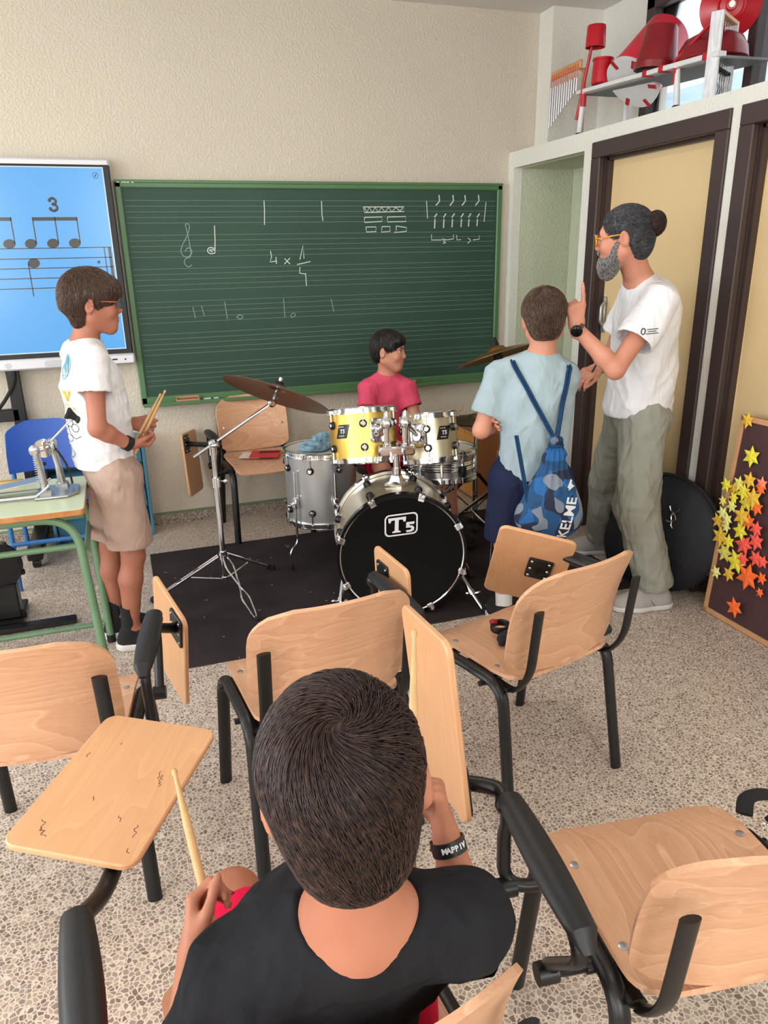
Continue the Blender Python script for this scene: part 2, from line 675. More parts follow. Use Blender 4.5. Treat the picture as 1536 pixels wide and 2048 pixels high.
def terrazzo(name, mul=1.0, scale=80.0, seams=True):
    m, nt, b, N, L = nodes(name)
    b.inputs['Roughness'].default_value = 0.34
    b.inputs['Specular IOR Level'].default_value = 0.35
    tc = N.new('ShaderNodeTexCoord')
    wn_ = N.new('ShaderNodeTexNoise')
    wn_.inputs['Scale'].default_value = 30
    L.new(tc.outputs['Object'], wn_.inputs['Vector'])
    mixv = N.new('ShaderNodeMix')
    mixv.data_type = 'VECTOR'
    mixv.inputs[0].default_value = 0.012
    L.new(tc.outputs['Object'], mixv.inputs[4])
    L.new(wn_.outputs['Color'], mixv.inputs[5])
    v1 = N.new('ShaderNodeTexVoronoi')
    v1.feature = 'DISTANCE_TO_EDGE'
    v1.inputs['Scale'].default_value = scale
    v2 = N.new('ShaderNodeTexVoronoi')
    v2.inputs['Scale'].default_value = scale
    for v in (v1, v2):
        L.new(mixv.outputs[1], v.inputs['Vector'])
    edge = N.new('ShaderNodeValToRGB')
    edge.color_ramp.elements[0].position, edge.color_ramp.elements[1].position = 0.06, 0.125
    L.new(v1.outputs['Distance'], edge.inputs[0])
    sep = N.new('ShaderNodeSeparateColor')
    L.new(v2.outputs['Color'], sep.inputs[0])
    stone = N.new('ShaderNodeValToRGB')
    stone.color_ramp.interpolation = 'CONSTANT'
    els = [(0.0, (146, 131, 120)), (0.22, (160, 144, 130)), (0.45, (176, 158, 142)), (0.62, (140, 124, 112)), (0.76, (188, 172, 156)), (0.9, (126, 110, 98))]
    while len(stone.color_ramp.elements) < len(els):
        stone.color_ramp.elements.new(0.5)
    for e, (p, c) in zip(stone.color_ramp.elements, els):
        e.position = p
        e.color = tuple(x * mul for x in rgb(*c)[:3]) + (1,)
    L.new(sep.outputs[0], stone.inputs[0])
    mx = N.new('ShaderNodeMix')
    mx.data_type = 'RGBA'
    mx.inputs[6].default_value = tuple(x * mul for x in rgb(222, 206, 190)[:3]) + (1,)
    L.new(edge.outputs[0], mx.inputs[0])
    L.new(stone.outputs[0], mx.inputs[7])
    last = mx.outputs[2]
    if seams:
        br = N.new('ShaderNodeTexBrick')
        br.offset = 0.0
        br.inputs['Scale'].default_value = 1.0
        br.inputs['Brick Width'].default_value = 0.40
        br.inputs['Row Height'].default_value = 0.40
        br.inputs['Mortar Size'].default_value = 0.0016
        br.inputs['Mortar Smooth'].default_value = 0.3
        L.new(tc.outputs['Object'], br.inputs['Vector'])
        m2 = N.new('ShaderNodeMix')
        m2.data_type = 'RGBA'
        m2.inputs[7].default_value = rgb(205, 190, 174)
        ml = N.new('ShaderNodeMath')
        ml.operation = 'MULTIPLY'
        ml.inputs[1].default_value = 0.6
        L.new(br.outputs['Fac'], ml.inputs[0])
        L.new(ml.outputs[0], m2.inputs[0])
        L.new(last, m2.inputs[6])
        last = m2.outputs[2]
    L.new(last, b.inputs['Base Color'])
    return m

def wood(name, light, dark, along=0, rough=0.38, rings=7.0, warp=1.0, contrast=1.0):
    """along: the axis (0 x, 1 y, 2 z) the grain runs along in object space"""
    m, nt, b, N, L = nodes(name)
    b.inputs['Roughness'].default_value = rough
    b.inputs['Specular IOR Level'].default_value = 0.4
    tc = N.new('ShaderNodeTexCoord')
    def mapped(s_long, s_cross):
        mp = N.new('ShaderNodeMapping')
        s = [s_cross] * 3
        s[along] = s_long
        mp.inputs['Scale'].default_value = s
        L.new(tc.outputs['Object'], mp.inputs['Vector'])
        return mp.outputs[0]
    n0 = N.new('ShaderNodeTexNoise')          # broad field whose level lines make the cathedral grain
    n0.inputs['Scale'].default_value = 1.0
    n0.inputs['Detail'].default_value = 1.5
    n0.inputs['Distortion'].default_value = warp
    L.new(mapped(1.3, 5.5), n0.inputs['Vector'])
    ml = N.new('ShaderNodeMath')
    ml.operation = 'MULTIPLY'
    ml.inputs[1].default_value = rings * 2
    L.new(n0.outputs['Fac'], ml.inputs[0])
    fr = N.new('ShaderNodeMath')
    fr.operation = 'FRACT'
    L.new(ml.outputs[0], fr.inputs[0])
    rp = N.new('ShaderNodeValToRGB')
    rp.color_ramp.elements[0].position = 0.0
    rp.color_ramp.elements[0].color = (1, 1, 1, 1)
    rp.color_ramp.elements[1].position = 1.0
    rp.color_ramp.elements[1].color = (0.62, 0.62, 0.62, 1)
    e = rp.color_ramp.elements.new(0.12)
    e.color = (0.3, 0.3, 0.3, 1)
    L.new(fr.outputs[0], rp.inputs[0])
    n1 = N.new('ShaderNodeTexNoise')          # fine fibres
    n1.inputs['Scale'].default_value = 1.0
    n1.inputs['Detail'].default_value = 4
    L.new(mapped(9, 260), n1.inputs['Vector'])
    mx = N.new('ShaderNodeMix')
    mx.data_type = 'FLOAT'
    mx.inputs[0].default_value = 0.42
    L.new(rp.outputs[0], mx.inputs[2])
    L.new(n1.outputs['Fac'], mx.inputs[3])
    cr = N.new('ShaderNodeValToRGB')
    cr.color_ramp.elements[0].position, cr.color_ramp.elements[1].position = 0.5 - 0.28 / contrast, 0.5 + 0.34 / contrast
    cr.color_ramp.elements[0].color = dark
    cr.color_ramp.elements[1].color = light
    L.new(mx.outputs[0], cr.inputs[0])
    L.new(cr.outputs[0], b.inputs['Base Color'])
    return m

def emit(name, col, strength):
    m, nt, b, N, L = nodes(name)
    b.inputs['Base Color'].default_value = (0.01, 0.01, 0.01, 1)
    b.inputs['Emission Color'].default_value = col
    b.inputs['Emission Strength'].default_value = strength
    b.inputs['Roughness'].default_value = 0.2
    return m

def glass(name, col=(1, 1, 1, 1), rough=0.0):
    m, nt, b, N, L = nodes(name)
    b.inputs['Base Color'].default_value = col
    b.inputs['Transmission Weight'].default_value = 1.0
    b.inputs['Roughness'].default_value = rough
    b.inputs['IOR'].default_value = 1.3
    return m

M = {}
M['wall'] = stucco('wall_paint', rgb(212, 202, 184), strength=0.4)
M['white_wall'] = stucco('white_wall_paint', rgb(226, 224, 214), dist=0.002)
M['niche'] = stucco('pale_green_paint', rgb(202, 206, 180), dist=0.004)
M['ceiling'] = basic('ceiling_paint', rgb(222, 218, 214), 0.9, spec=0.1)
M['terrazzo'] = terrazzo('terrazzo')
M['skirting'] = terrazzo('terrazzo_skirting', 0.62, 75, False)
M['green_line'] = basic('green_paint', rgb(118, 138, 104), 0.7)
M['dark_wood'] = basic('dark_brown_paint', rgb(62, 48, 46), 0.42, noise=0.1, scale=3)
M['door'] = basic('cream_laminate', rgb(222, 194, 146), 0.42, noise=0.02, scale=2)
M['alu'] = basic('aluminium', rgb(190, 190, 188), 0.35, metal=0.8)
M['ivory'] = basic('ivory', rgb(226, 214, 184), 0.5)
M['chrome'] = basic('chrome', (0.80, 0.80, 0.82, 1), 0.12, metal=1.0)
M['steel'] = basic('brushed_steel', (0.52, 0.52, 0.53, 1), 0.3, metal=1.0)
M['black_metal'] = basic('black_metal', rgb(13, 13, 14), 0.36, noise=0.1)
M['black_plastic'] = basic('black_plastic', rgb(19, 20, 23), 0.45, bump=0.04, bscale=400)
M['black_rubber'] = basic('black_rubber', rgb(20, 20, 21), 0.75)
M['seat_wood'] = wood('beech_seat', rgb(230, 188, 154), rgb(196, 142, 108), 1)
M['back_wood'] = wood('beech_back', rgb(228, 184, 148), rgb(198, 144, 108), 0)
M['tablet_wood'] = wood('beech_tablet', rgb(226, 178, 134), rgb(204, 150, 106), 1, contrast=0.7)
M['edge_wood'] = basic('plywood_edge', rgb(196, 138, 92), 0.5)
# ------------------------------------------------------------------ the room
YW, XW, ZC = 4.785, 2.555, 3.02
def struct(name, mb, mat, parent=None, smooth=0):
    o = mb.build(name, mat, parent, smooth)
    if parent is None:
        o['kind'] = 'structure'
    return o

def holes_wall(axis, at, th, u0, u1, z0, z1, holes):
    """wall slab with rectangular openings; axis 'x': spans y at x=at..at+th, axis 'y': spans x at y=at..at+th"""
    b = MB()
    us = sorted({u0, u1} | {h[0] for h in holes} | {h[1] for h in holes})
    for a, c in zip(us[:-1], us[1:]):
        zs = [(z0, z1)]
        for h in holes:
            if h[0] <= a and h[1] >= c:
                zs = [s for (p, q) in zs for s in ((p, min(q, h[2])), (max(p, h[3]), q)) if s[1] - s[0] > 1e-4]
        for p, q in zs:
            if axis == 'x':
                b.box((at, a, p), (at + th, c, q))
            else:
                b.box((a, at, p), (c, at + th, q))
    return b

struct('floor', MB().box((-4.2, -3.2, -0.1), (3.25, 5.0, 0.0)), M['terrazzo'])
struct('ceiling', MB().box((-4.2, -3.2, ZC), (3.25, 5.0, ZC + 0.1)), M['ceiling'])
wb = MB().box((-4.2, YW, 0), (3.25, YW + 0.2, ZC))
struct('wall_back', wb, M['wall'])
struct('wall_left', holes_wall('x', -4.2, 0.2, -3.2, YW, 0, ZC, [(-2.4, -0.8, 0.85, 2.85), (0.1, 1.7, 0.85, 2.85), (2.5, 4.1, 0.85, 2.85)]), M['wall'])
struct('wall_front', holes_wall('y', -3.2, 0.2, -4.0, 3.25, 0, ZC, [(-3.05, -1.35, 0.9, 2.85), (-0.15, 1.55, 0.9, 2.85)]), M['wall'])

# built-in closet block along the right side: face at XW with a niche and two doors, its top used as a ledge
NY0, NY1, D1a, D1b, D2b, D2a = 3.919, 4.716, 2.832, 3.832, 2.774, 1.774
wr = MB()
for (y0, y1, z0, z1) in ((NY1, YW, 0, 2.233), (D1b, NY0, 0, 2.233), (NY0, NY1, 2.138, 2.233), (D2b, D1a, 0, 2.233),
                         (D1a, D1b, 2.166, 2.233), (D2a, D2b, 2.166, 2.233), (-3.0, D2a, 0, 2.233)):
    wr.box((XW, y0, z0), (XW + 0.06, y1, z1))
wr.box((XW + 0.06, -3.0, 2.15), (3.09, YW, 2.233))                       # the slab on top
struct('wall_right', wr, M['white_wall'])
struct('wall_niche', MB().box((XW + 0.06, NY1 + 0.002, 0), (3.09, YW, 2.15)).box((3.0, 3.875, 0), (3.09, NY1, 2.15)).box((XW + 0.06, 3.86, 0), (3.09, 3.9, 2.15))
       .box((XW + 0.06, 3.9, 2.135), (3.0, NY1, 2.15)), M['niche'])
# pilaster and the upper wall with its window band
struct('trim_1', MB().box((2.738, 4.626, 2.233), (3.25, YW, ZC)), M['white_wall'])
WY0, WY1, WZ0, WZ1 = -1.2, 4.16, 2.26, 2.96
struct('wall_right_upper', holes_wall('x', 3.09, 0.16, -3.0, 4.626, 2.233, ZC, [(WY0, WY1, WZ0, WZ1)]), M['white_wall'])
wf = MB()
for (y0, y1, z0, z1) in ((WY1 - 0.07, WY1, WZ0, WZ1), (WY0, WY0 + 0.07, WZ0, WZ1), (WY0, WY1, WZ1 - 0.07, WZ1), (WY0, WY1, WZ0, WZ0 + 0.05),
                         (3.30, 3.36, WZ0, WZ1), (1.9, 1.96, WZ0, WZ1), (0.4, 0.46, WZ0, WZ1)):
    wf.box((3.06, y0, z0), (3.15, y1, z1), bev=0.004)
w1 = struct('window_1', wf, M['dark_wood'])
gl = MB().box((3.10, WY0 + 0.05, WZ0 + 0.03), (3.106, WY1 - 0.05, WZ1 - 0.05))
def thin_glass(name):
    m, nt, b, N, L = nodes(name)
    t = N.new('ShaderNodeBsdfTransparent')
    g = N.new('ShaderNodeBsdfGlossy')
    g.inputs['Roughness'].default_value = 0.02
    f = N.new('ShaderNodeFresnel')
    f.inputs['IOR'].default_value = 1.25
    mx = N.new('ShaderNodeMixShader')
    L.new(f.outputs[0], mx.inputs[0])
    L.new(t.outputs[0], mx.inputs[1])
    L.new(g.outputs[0], mx.inputs[2])
    L.new(mx.outputs[0], N['Material Output'].inputs[0])
    return m
M['pane'] = thin_glass('window_glass')
gl.build('pane', M['pane'], w1, 0)
# what is outside that window: a pale facade with a grey-blue band, lit by the sky
ox = MB().box((5.6, -3, 0), (5.8, 9, 2.95))
struct('wall_outside', ox, basic('white_facade', rgb(240, 240, 238), 0.8))
bd = MB().box((5.56, -3, 2.95), (5.8, 9, 3.12))
struct('trim_2', bd, basic('blue_grey_band', rgb(150, 170, 188), 0.6))
struct('wall_outside_upper', MB().box((5.75, -3, 3.12), (5.9, 9, 6)), basic('pale_grey_facade', rgb(226, 228, 234), 0.8))  # upper facade in a slightly greyer, bluer white

# skirting with its painted green line
struct('baseboard_back', MB().box((-4.0, YW - 0.012, 0), (XW, YW, 0.068)), M['skirting'])
struct('trim_3', MB().box((-4.0, YW - 0.003, 0.068), (XW, YW, 0.082)), M['green_line'])

# doors: dark casing, recessed cream panel
def door(n, ya, yb, opening_handle):
    cs = MB()
    w, top = 0.08, 2.166
    cs.box((XW - 0.014, yb - w, 0), (XW + 0.02, yb, top - w + 0.001), bev=0.004)
    cs.box((XW - 0.014, ya, 0), (XW + 0.02, ya + w, top - w + 0.001), bev=0.004)
    cs.box((XW - 0.014, ya, top - w), (XW + 0.02, yb, top), bev=0.004)
    for y0, y1 in ((yb - w, yb - w + 0.02), (ya + w - 0.02, ya + w)):
        cs.box((XW + 0.02, y0, 0), (XW + 0.10, y1, top - w))
    cs.box((XW + 0.02, ya, top - w), (XW + 0.10, yb, top - w + 0.02))
    # stop strips inside the jamb
    cs.box((XW + 0.036, yb - w - 0.014, 0), (XW + 0.07, yb - w, top - w))
    cs.box((XW + 0.036, ya + w, 0), (XW + 0.07, ya + w + 0.014, top - w))
    cs.box((XW + 0.036, ya + w, top - w - 0.014), (XW + 0.07, yb - w, top - w))
    d = struct('door_%d' % n, cs, M['dark_wood'], smooth=30)
    pn = MB().box((XW + 0.072, ya + w, 0.004), (XW + 0.108, yb - w, top - w))
    pn.box((XW + 0.069, yb - w - 0.016, 0.01), (XW + 0.073, yb - w - 0.001, top - w))
    p = pn.build('door_panel', M['door'], d, 0)
    if opening_handle:
        y = yb - w - 0.035
        h = MB().box((XW + 0.055, y - 0.012, 1.18), (XW + 0.069, y + 0.012, 1.375), bev=0.004)
        h.tube(corner([(XW + 0.066, y - 0.006, 1.215), (XW + 0.02, y - 0.03, 1.235), (XW + 0.02, y - 0.03, 1.33), (XW + 0.066, y - 0.006, 1.35)], 0.02), 0.008, 8)
        h.build('handle', M['alu'], d)
    else:
        for z in (1.9, 1.17, 0.3):
            MB().cyl((XW + 0.05, yb - w + 0.004, z - 0.055), (XW + 0.05, yb - w + 0.004, z + 0.055), 0.011, 12).build('hinge', M['ivory'], d)
    return d
door(1, D1a, D1b, True)
door(2, D2a, D2b, False)

# ------------------------------------------------------------------ chalkboard
BX0, BX1, BZ0, BZ1 = 0.083, 2.497, 0.785, 2.049
BY = YW - 0.005
t = thing('chalkboard', 'wide green chalkboard ruled with music staves on the wall', 'chalkboard', ((BX0 + BX1) / 2, YW, BZ0))
M['board'] = basic('chalkboard_green', rgb(52, 78, 66), 0.55, spec=0.3, noise=0.10, scale=1.6)
M['board_frame'] = basic('green_frame', rgb(82, 120, 78), 0.4, noise=0.06, scale=3)
M['chalk'] = basic('chalk', rgb(205, 215, 205), 0.9)
M['faint_chalk'] = basic('faint_chalk', rgb(140, 158, 146), 0.9)
M['stave'] = basic('stave_line', rgb(112, 136, 112), 0.8)
MB().box((BX0 + 0.02, BY - 0.018, BZ0 + 0.02), (BX1 - 0.02, BY, BZ1 - 0.02)).build('writing_panel', M['board'], t, 0)
fr = MB()
for (x0, x1, z0, z1) in ((BX0, BX1, BZ1 - 0.042, BZ1), (BX0, BX1, BZ0, BZ0 + 0.05), (BX0, BX0 + 0.036, BZ0, BZ1), (BX1 - 0.036, BX1, BZ0, BZ1)):
    fr.box((x0, BY - 0.03, z0), (x1, BY, z1), bev=0.006)
fr.box((BX0, BY - 0.036, BZ1 - 0.016), (BX1, BY, BZ1), bev=0.003)
fr.build('frame', M['board_frame'], t, 30)
tr = MB().box((BX0 + 0.005, BY - 0.075, BZ0 - 0.004), (BX1 - 0.005, BY - 0.02, BZ0 + 0.010), bev=0.004)
tr.box((BX0 + 0.005, BY - 0.079, BZ0 - 0.004), (BX1 - 0.005, BY - 0.071, BZ0 + 0.018), bev=0.003)
tr.build('chalk_tray', M['board_frame'], t, 30)
st = MB()
zlist = []
for g in range(6):
    for k in range(5):
        z = 1.943 - g * 0.185 - k * 0.0299
        zlist.append(z)
        st.box((BX0 + 0.045, BY - 0.0195, z - 0.0012), (BX1 - 0.045, BY - 0.018, z + 0.0012))
st.build('stave_lines', M['stave'], t, 0)
def stroke(mb, pts, w=0.0032, smooth=True):
    P = [(x, BY - 0.0195, z) for x, z in pts]
    if smooth and len(P) > 2:
        P = bez(P, 5)
    mb.tube(P, w, 6, flat=(1, 0.25), up=(0, -1, 0))
CHALK = {
 'cleff': [(0.464, 1.592), (0.440, 1.581), (0.422, 1.604), (0.433, 1.629), (0.460, 1.639), (0.464, 1.675), (0.461, 1.730), (0.453, 1.790), (0.450, 1.815), (0.465, 1.817), (0.471, 1.798), (0.452, 1.752), (0.421, 1.703), (0.409, 1.671), (0.420, 1.643), (0.449, 1.639), (0.471, 1.661), (0.465, 1.683), (0.448, 1.686), (0.432, 1.670)],
 'note': [(0.616, 1.808), (0.612, 1.728), (0.605, 1.656)],
 'noteh': [(0.607, 1.681), (0.578, 1.687), (0.562, 1.671), (0.575, 1.654), (0.602, 1.656), (0.603, 1.673), (0.574, 1.673), (0.591, 1.662)],
 'b1': [(0.920, 1.944), (0.919, 1.892), (0.913, 1.809)],
 'b2': [(1.273, 1.942), (1.272, 1.863), (1.277, 1.829)],
 '4a': [(0.939, 1.662), (0.943, 1.627), (0.931, 1.599), (0.975, 1.603)],
 '4b': [(0.970, 1.627), (0.971, 1.586)],
 'x1': [(1.023, 1.617), (1.055, 1.584)],
 'x2': [(1.057, 1.619), (1.020, 1.585)],
 '1a': [(1.119, 1.609), (1.143, 1.690), (1.145, 1.614)],
 'fr': [(1.099, 1.580), (1.185, 1.596)],
 '4c': [(1.117, 1.565), (1.112, 1.530), (1.149, 1.523)],
 '4d': [(1.150, 1.529), (1.152, 1.452)],
 'v1': [(0.445, 1.353), (0.453, 1.286)],
 'v2': [(0.496, 1.357), (0.508, 1.298)],
 'v3': [(0.636, 1.378), (0.645, 1.275)],
 'v4': [(1.001, 1.382), (1.003, 1.268)],
 'v5': [(1.307, 1.371), (1.323, 1.288)],
 'o1': [(0.701, 1.284), (0.720, 1.295), (0.741, 1.285), (0.721, 1.271), (0.701, 1.284)],
 'o2': [(1.039, 1.275), (1.056, 1.293), (1.071, 1.280), (1.051, 1.266), (1.039, 1.275)],
 'r1': [(1.540, 1.908), (1.809, 1.908), (1.809, 1.882), (1.546, 1.876), (1.540, 1.908)],
 'r1s': [(1.547, 1.902), (1.562, 1.879), (1.576, 1.905), (1.599, 1.879), (1.616, 1.905), (1.638, 1.879), (1.659, 1.905), (1.681, 1.879), (1.705, 1.905), (1.728, 1.879), (1.752, 1.905), (1.782, 1.885), (1.802, 1.902)],
 'r2': [(1.545, 1.848), (1.661, 1.850), (1.660, 1.824), (1.544, 1.819), (1.545, 1.848)],
 'r3': [(1.697, 1.850), (1.819, 1.852), (1.822, 1.823), (1.697, 1.821), (1.697, 1.850)],
 'r4': [(1.553, 1.792), (1.620, 1.792), (1.619, 1.765), (1.556, 1.763), (1.553, 1.792)],
 'r5': [(1.660, 1.794), (1.713, 1.794), (1.713, 1.765), (1.656, 1.762), (1.660, 1.794)],
 'r6': [(1.754, 1.797), (1.825, 1.787), (1.825, 1.764), (1.740, 1.758), (1.757, 1.773), (1.754, 1.797)],
 'br1': [(1.963, 1.943), (1.970, 1.840)],
 'br2': [(2.383, 1.938), (2.372, 1.817)],
 'q0': [(2.049, 1.979), (2.053, 1.943), (2.028, 1.917)],
 'q1': [(2.146, 1.979), (2.150, 1.943), (2.126, 1.917)],
 'q2': [(2.231, 1.979), (2.235, 1.944), (2.211, 1.917)],
 'q3': [(2.327, 1.980), (2.332, 1.944), (2.307, 1.917)],
 's0': [(2.018, 1.846), (2.036, 1.869)],
 't0': [(2.022, 1.837), (2.019, 1.780)],
 's1': [(2.081, 1.845), (2.099, 1.869)],
 't1': [(2.085, 1.836), (2.082, 1.782)],
 's2': [(2.141, 1.845), (2.159, 1.869)],
 't2': [(2.145, 1.836), (2.142, 1.785)],
 's3': [(2.205, 1.845), (2.223, 1.869)],
 't3': [(2.209, 1.836), (2.206, 1.787)],
 's4': [(2.259, 1.845), (2.276, 1.869)],
 't4': [(2.263, 1.835), (2.260, 1.790)],
 's5': [(2.320, 1.844), (2.337, 1.868)],
 't5': [(2.324, 1.835), (2.321, 1.792)],
 'u1': [(1.998, 1.744), (1.998, 1.710), (2.072, 1.710)],
 'u2': [(2.093, 1.709), (2.154, 1.715), (2.153, 1.742)],
 'u3': [(2.175, 1.739), (2.179, 1.708), (2.207, 1.711)],
 'u4': [(2.294, 1.707), (2.342, 1.712), (2.337, 1.734)],
 '3a': [(2.072, 1.716), (2.093, 1.712), (2.082, 1.703), (2.097, 1.694), (2.079, 1.688)],
 '3b': [(2.258, 1.719), (2.276, 1.704), (2.255, 1.686)],
}

CHALK_GROUPS = (('chalk_treble_clef', ('cleff',)), ('chalk_note', ('note', 'noteh')), ('chalk_bar_line', ('b1',)), ('chalk_bar_line', ('b2',)),
                ('chalk_fraction', ('4a', '4b', 'x1', 'x2', '1a', 'fr', '4c', '4d')), ('chalk_boxes', ('r1', 'r1s', 'r2', 'r3', 'r4', 'r5', 'r6')),
                ('chalk_rhythm', tuple(k for k in CHALK if k[0] in 'qstu' or k[:2] in ('br', '3a', '3b'))), ('chalk_measure', ('v1', 'v2', 'v3', 'v4', 'v5', 'o1', 'o2')))
for nm_, keys in CHALK_GROUPS:
    cm = MB()
    faint = nm_ in ('chalk_treble_clef', 'chalk_measure')
    for n_ in keys:
        curvy = n_ in ('cleff', 'noteh', 'o1', 'o2', '3a', '3b')
        w = 0.0042 if n_[0] in 'qst' else (0.0023 if faint else 0.0027)
        stroke(cm, CHALK[n_], w, curvy)
    cm.build(nm_, M['faint_chalk'] if faint else M['chalk'], t)
lg = MB()
for x in (0.098, 0.122, 0.136, 0.152, 0.176):
    lg.box((x, BY - 0.0375, BZ1 - 0.017), (x + 0.012, BY - 0.0355, BZ1 - 0.011))
lg.build('maker_mark', M['chalk'], t, 0)
# things on the tray
tz = BZ0 + 0.010
M['chalk_box'] = basic('cardboard', rgb(186, 138, 104), 0.7)
e = thing('chalk_box', 'small open cardboard box lying at the left end of the chalk tray', 'box', (0.36, BY - 0.048, tz))
MB().box((0.285, BY - 0.066, tz), (0.425, BY - 0.032, tz + 0.004)).box((0.285, BY - 0.066, tz), (0.289, BY - 0.032, tz + 0.03)).box((0.421, BY - 0.066, tz), (0.425, BY - 0.032, tz + 0.03)).box(
    (0.285, BY - 0.068, tz), (0.425, BY - 0.064, tz + 0.018)).box((0.285, BY - 0.034, tz), (0.425, BY - 0.03, tz + 0.033)).build('tray', M['chalk_box'], e, 0)
MB().box((0.292, BY - 0.062, tz + 0.004), (0.418, BY - 0.036, tz + 0.02), bev=0.004).build('felt', basic('brown_felt', rgb(110, 70, 52), 0.9), e)
for i, (x, ln, lab) in enumerate(((0.452, 0.042, 'longer white chalk piece on the tray right of the cardboard box'), (0.516, 0.026, 'short white chalk stub on the tray, farther right than the longer piece'))):
    e = MB().cyl((x, BY - 0.05, tz + 0.008), (x + ln, BY - 0.046, tz + 0.008), 0.006, 10).build('chalk_stick', M['chalk'])
    e['label'], e['category'] = lab, 'chalk'
e = thing('board_eraser', 'wooden board eraser on the tray right of the pink-shirted drummer', 'eraser', (1.80, BY - 0.048, tz))
MB().box((1.70, BY - 0.066, tz + 0.012), (1.87, BY - 0.03, tz + 0.03), bev=0.004).build('grip', M['edge_wood'], e)
MB().box((1.70, BY - 0.066, tz), (1.87, BY - 0.03, tz + 0.012)).build('felt', basic('grey_felt', rgb(120, 112, 104), 0.95), e, 0)

# ------------------------------------------------------------------ interactive screen on its stand
S, SX0, SX1, SZ0, SZ1 = 4.69, -1.80, 0.074, 1.05, 2.149
t = thing('interactive_screen', 'large interactive screen showing a music score beside the chalkboard', 'screen', (-0.86, 4.73, 0))
M['white_plastic'] = basic('white_plastic', rgb(222, 222, 226), 0.4)
M['screen_blue'] = emit('lit_screen', rgb(98, 182, 250), 0.95)
M['screen_edge'] = emit('lit_screen_edge', rgb(214, 240, 252), 1.0)
M['ink'] = emit('score_ink', rgb(66, 62, 60), 0.9)
MB().box((SX0, S + 0.004, SZ0 + 0.01), (SX1 - 0.004, S + 0.075, SZ1), bev=0.012).build('casing', M['white_plastic'], t)
MB().box((SX0 + 0.005, S - 0.004, 1.098), (SX1 - 0.005, S + 0.02, 2.115), bev=0.006).build('bezel', M['black_plastic'], t)
d = MB().box((-1.76, S - 0.006, 1.139), (0.034, S, 2.103)).build('display', M['screen_edge'], t, 0)
MB().box((-1.755, S - 0.0075, 1.145), (0.029, S - 0.003, 2.098)).build('score_page', M['screen_blue'], d, 0)
sc = MB()
def sbox(x0, x1, z0, z1):
    sc.box((x0, S - 0.009, z0), (x1, S - 0.007, z1))
def sell(x, z, rx, rz, a=0.0):
    pts = [(rx * math.cos(q) * math.cos(a) - rz * math.sin(q) * math.sin(a), rx * math.cos(q) * math.sin(a) + rz * math.sin(q) * math.cos(a)) for q in np.linspace(0, 2 * PI, 22)[:-1]]
    sc.plate(pts, 0.002, R=np.array([[1, 0, 0], [0, 0, -1], [0, 1, 0]]), o=(x, S - 0.008, z), bev=0.0002)
for z in (1.696, 1.643, 1.593, 1.541, 1.489):
    sbox(-1.755, 0.022, z - 0.0025, z + 0.0025)
for b0 in (-0.358, -0.358 - 0.33, -0.358 - 0.68, -0.358 - 1.01):
    sbox(b0, b0 + 0.225, 1.835, 1.853)
    for k in range(3):
        x = b0 + k * 0.1115
        sbox(x - 0.003, x + 0.003, 1.72, 1.853)
        sell(x - 0.028, 1.720, 0.031, 0.024, 0.18)
sell(-0.388, 1.620, 0.031, 0.025, 0.2)
sbox(-0.419, -0.413, 1.447, 1.62)
sbox(-0.017, -0.011, 1.489, 1.696)
sbox(0.006, 0.022, 1.489, 1.696)
for z in (1.619, 1.569):
    sell(-0.052, z, 0.0085, 0.0085)
tri = bez([(-0.262, 1.938), (-0.245, 1.947), (-0.230, 1.938), (-0.232, 1.923), (-0.247, 1.917), (-0.230, 1.911), (-0.227, 1.894), (-0.245, 1.884), (-0.264, 1.893)], 6)
sc.tube([(x, S - 0.008, z) for x, z in tri], 0.0065, 6, flat=(1, 0.2), up=(0, -1, 0))
for x, z in ((-0.259, 1.936), (-0.260, 1.895)):
    sell(x, z, 0.009, 0.009)
sc.build('music_notation', M['ink'], d, 0)
ic = MB()
ic.tube([(-0.008 + 0.014 * math.cos(q), S - 0.008, 2.062 + 0.014 * math.sin(q)) for q in np.linspace(0, 2 * PI, 20)[:-1]], 0.0015, 5, closed=True)
ic.tube([(-0.014, S - 0.008, 2.055), (-0.002, S - 0.008, 2.069)], 0.002, 5)
ic.build('pen_icon', M['ink'], d)
bb = MB().box((SX0, S - 0.018, SZ0), (SX1, S + 0.06, 1.112), bev=0.010).build('bottom_bar', M['white_plastic'], t)
M['light_grey'] = basic('light_grey', rgb(196, 198, 204), 0.45)
MB().plate(rrect(0.24, 0.034, 0.015), 0.004, R=np.array([[1, 0, 0], [0, 0, -1], [0, 1, 0]]), o=(-0.30, S - 0.019, 1.082)).build('speaker_slot', M['light_grey'], bb)
MB().cyl((-0.61, S - 0.020, 1.080), (-0.61, S - 0.010, 1.080), 0.016, 20).build('button', M['light_grey'], bb)
MB().box((-0.052, S - 0.020, 1.078), (-0.024, S - 0.010, 1.086)).cyl((0.020, S - 0.020, 1.080), (0.020, S - 0.010, 1.080), 0.005, 10).build('port', M['black_plastic'], bb)
sd = MB()
for x in (-0.60, -1.15):
    sd.box((x - 0.035, S + 0.02, 0.10), (x + 0.035, S + 0.06, 1.3), bev=0.004)
sd.box((-1.15, S + 0.02, 0.76), (-0.60, S + 0.06, 0.83), bev=0.004)
for x in (-0.60, -1.15):
    sd.box((x - 0.04, S - 0.42, 0.05), (x + 0.04, S + 0.085, 0.11), bev=0.006)
    for y in (S - 0.38, S + 0.05):
        sd.cyl((x - 0.02, y, 0.028), (x + 0.02, y, 0.028), 0.028, 14)
sd.build('stand', M['black_metal'], t)
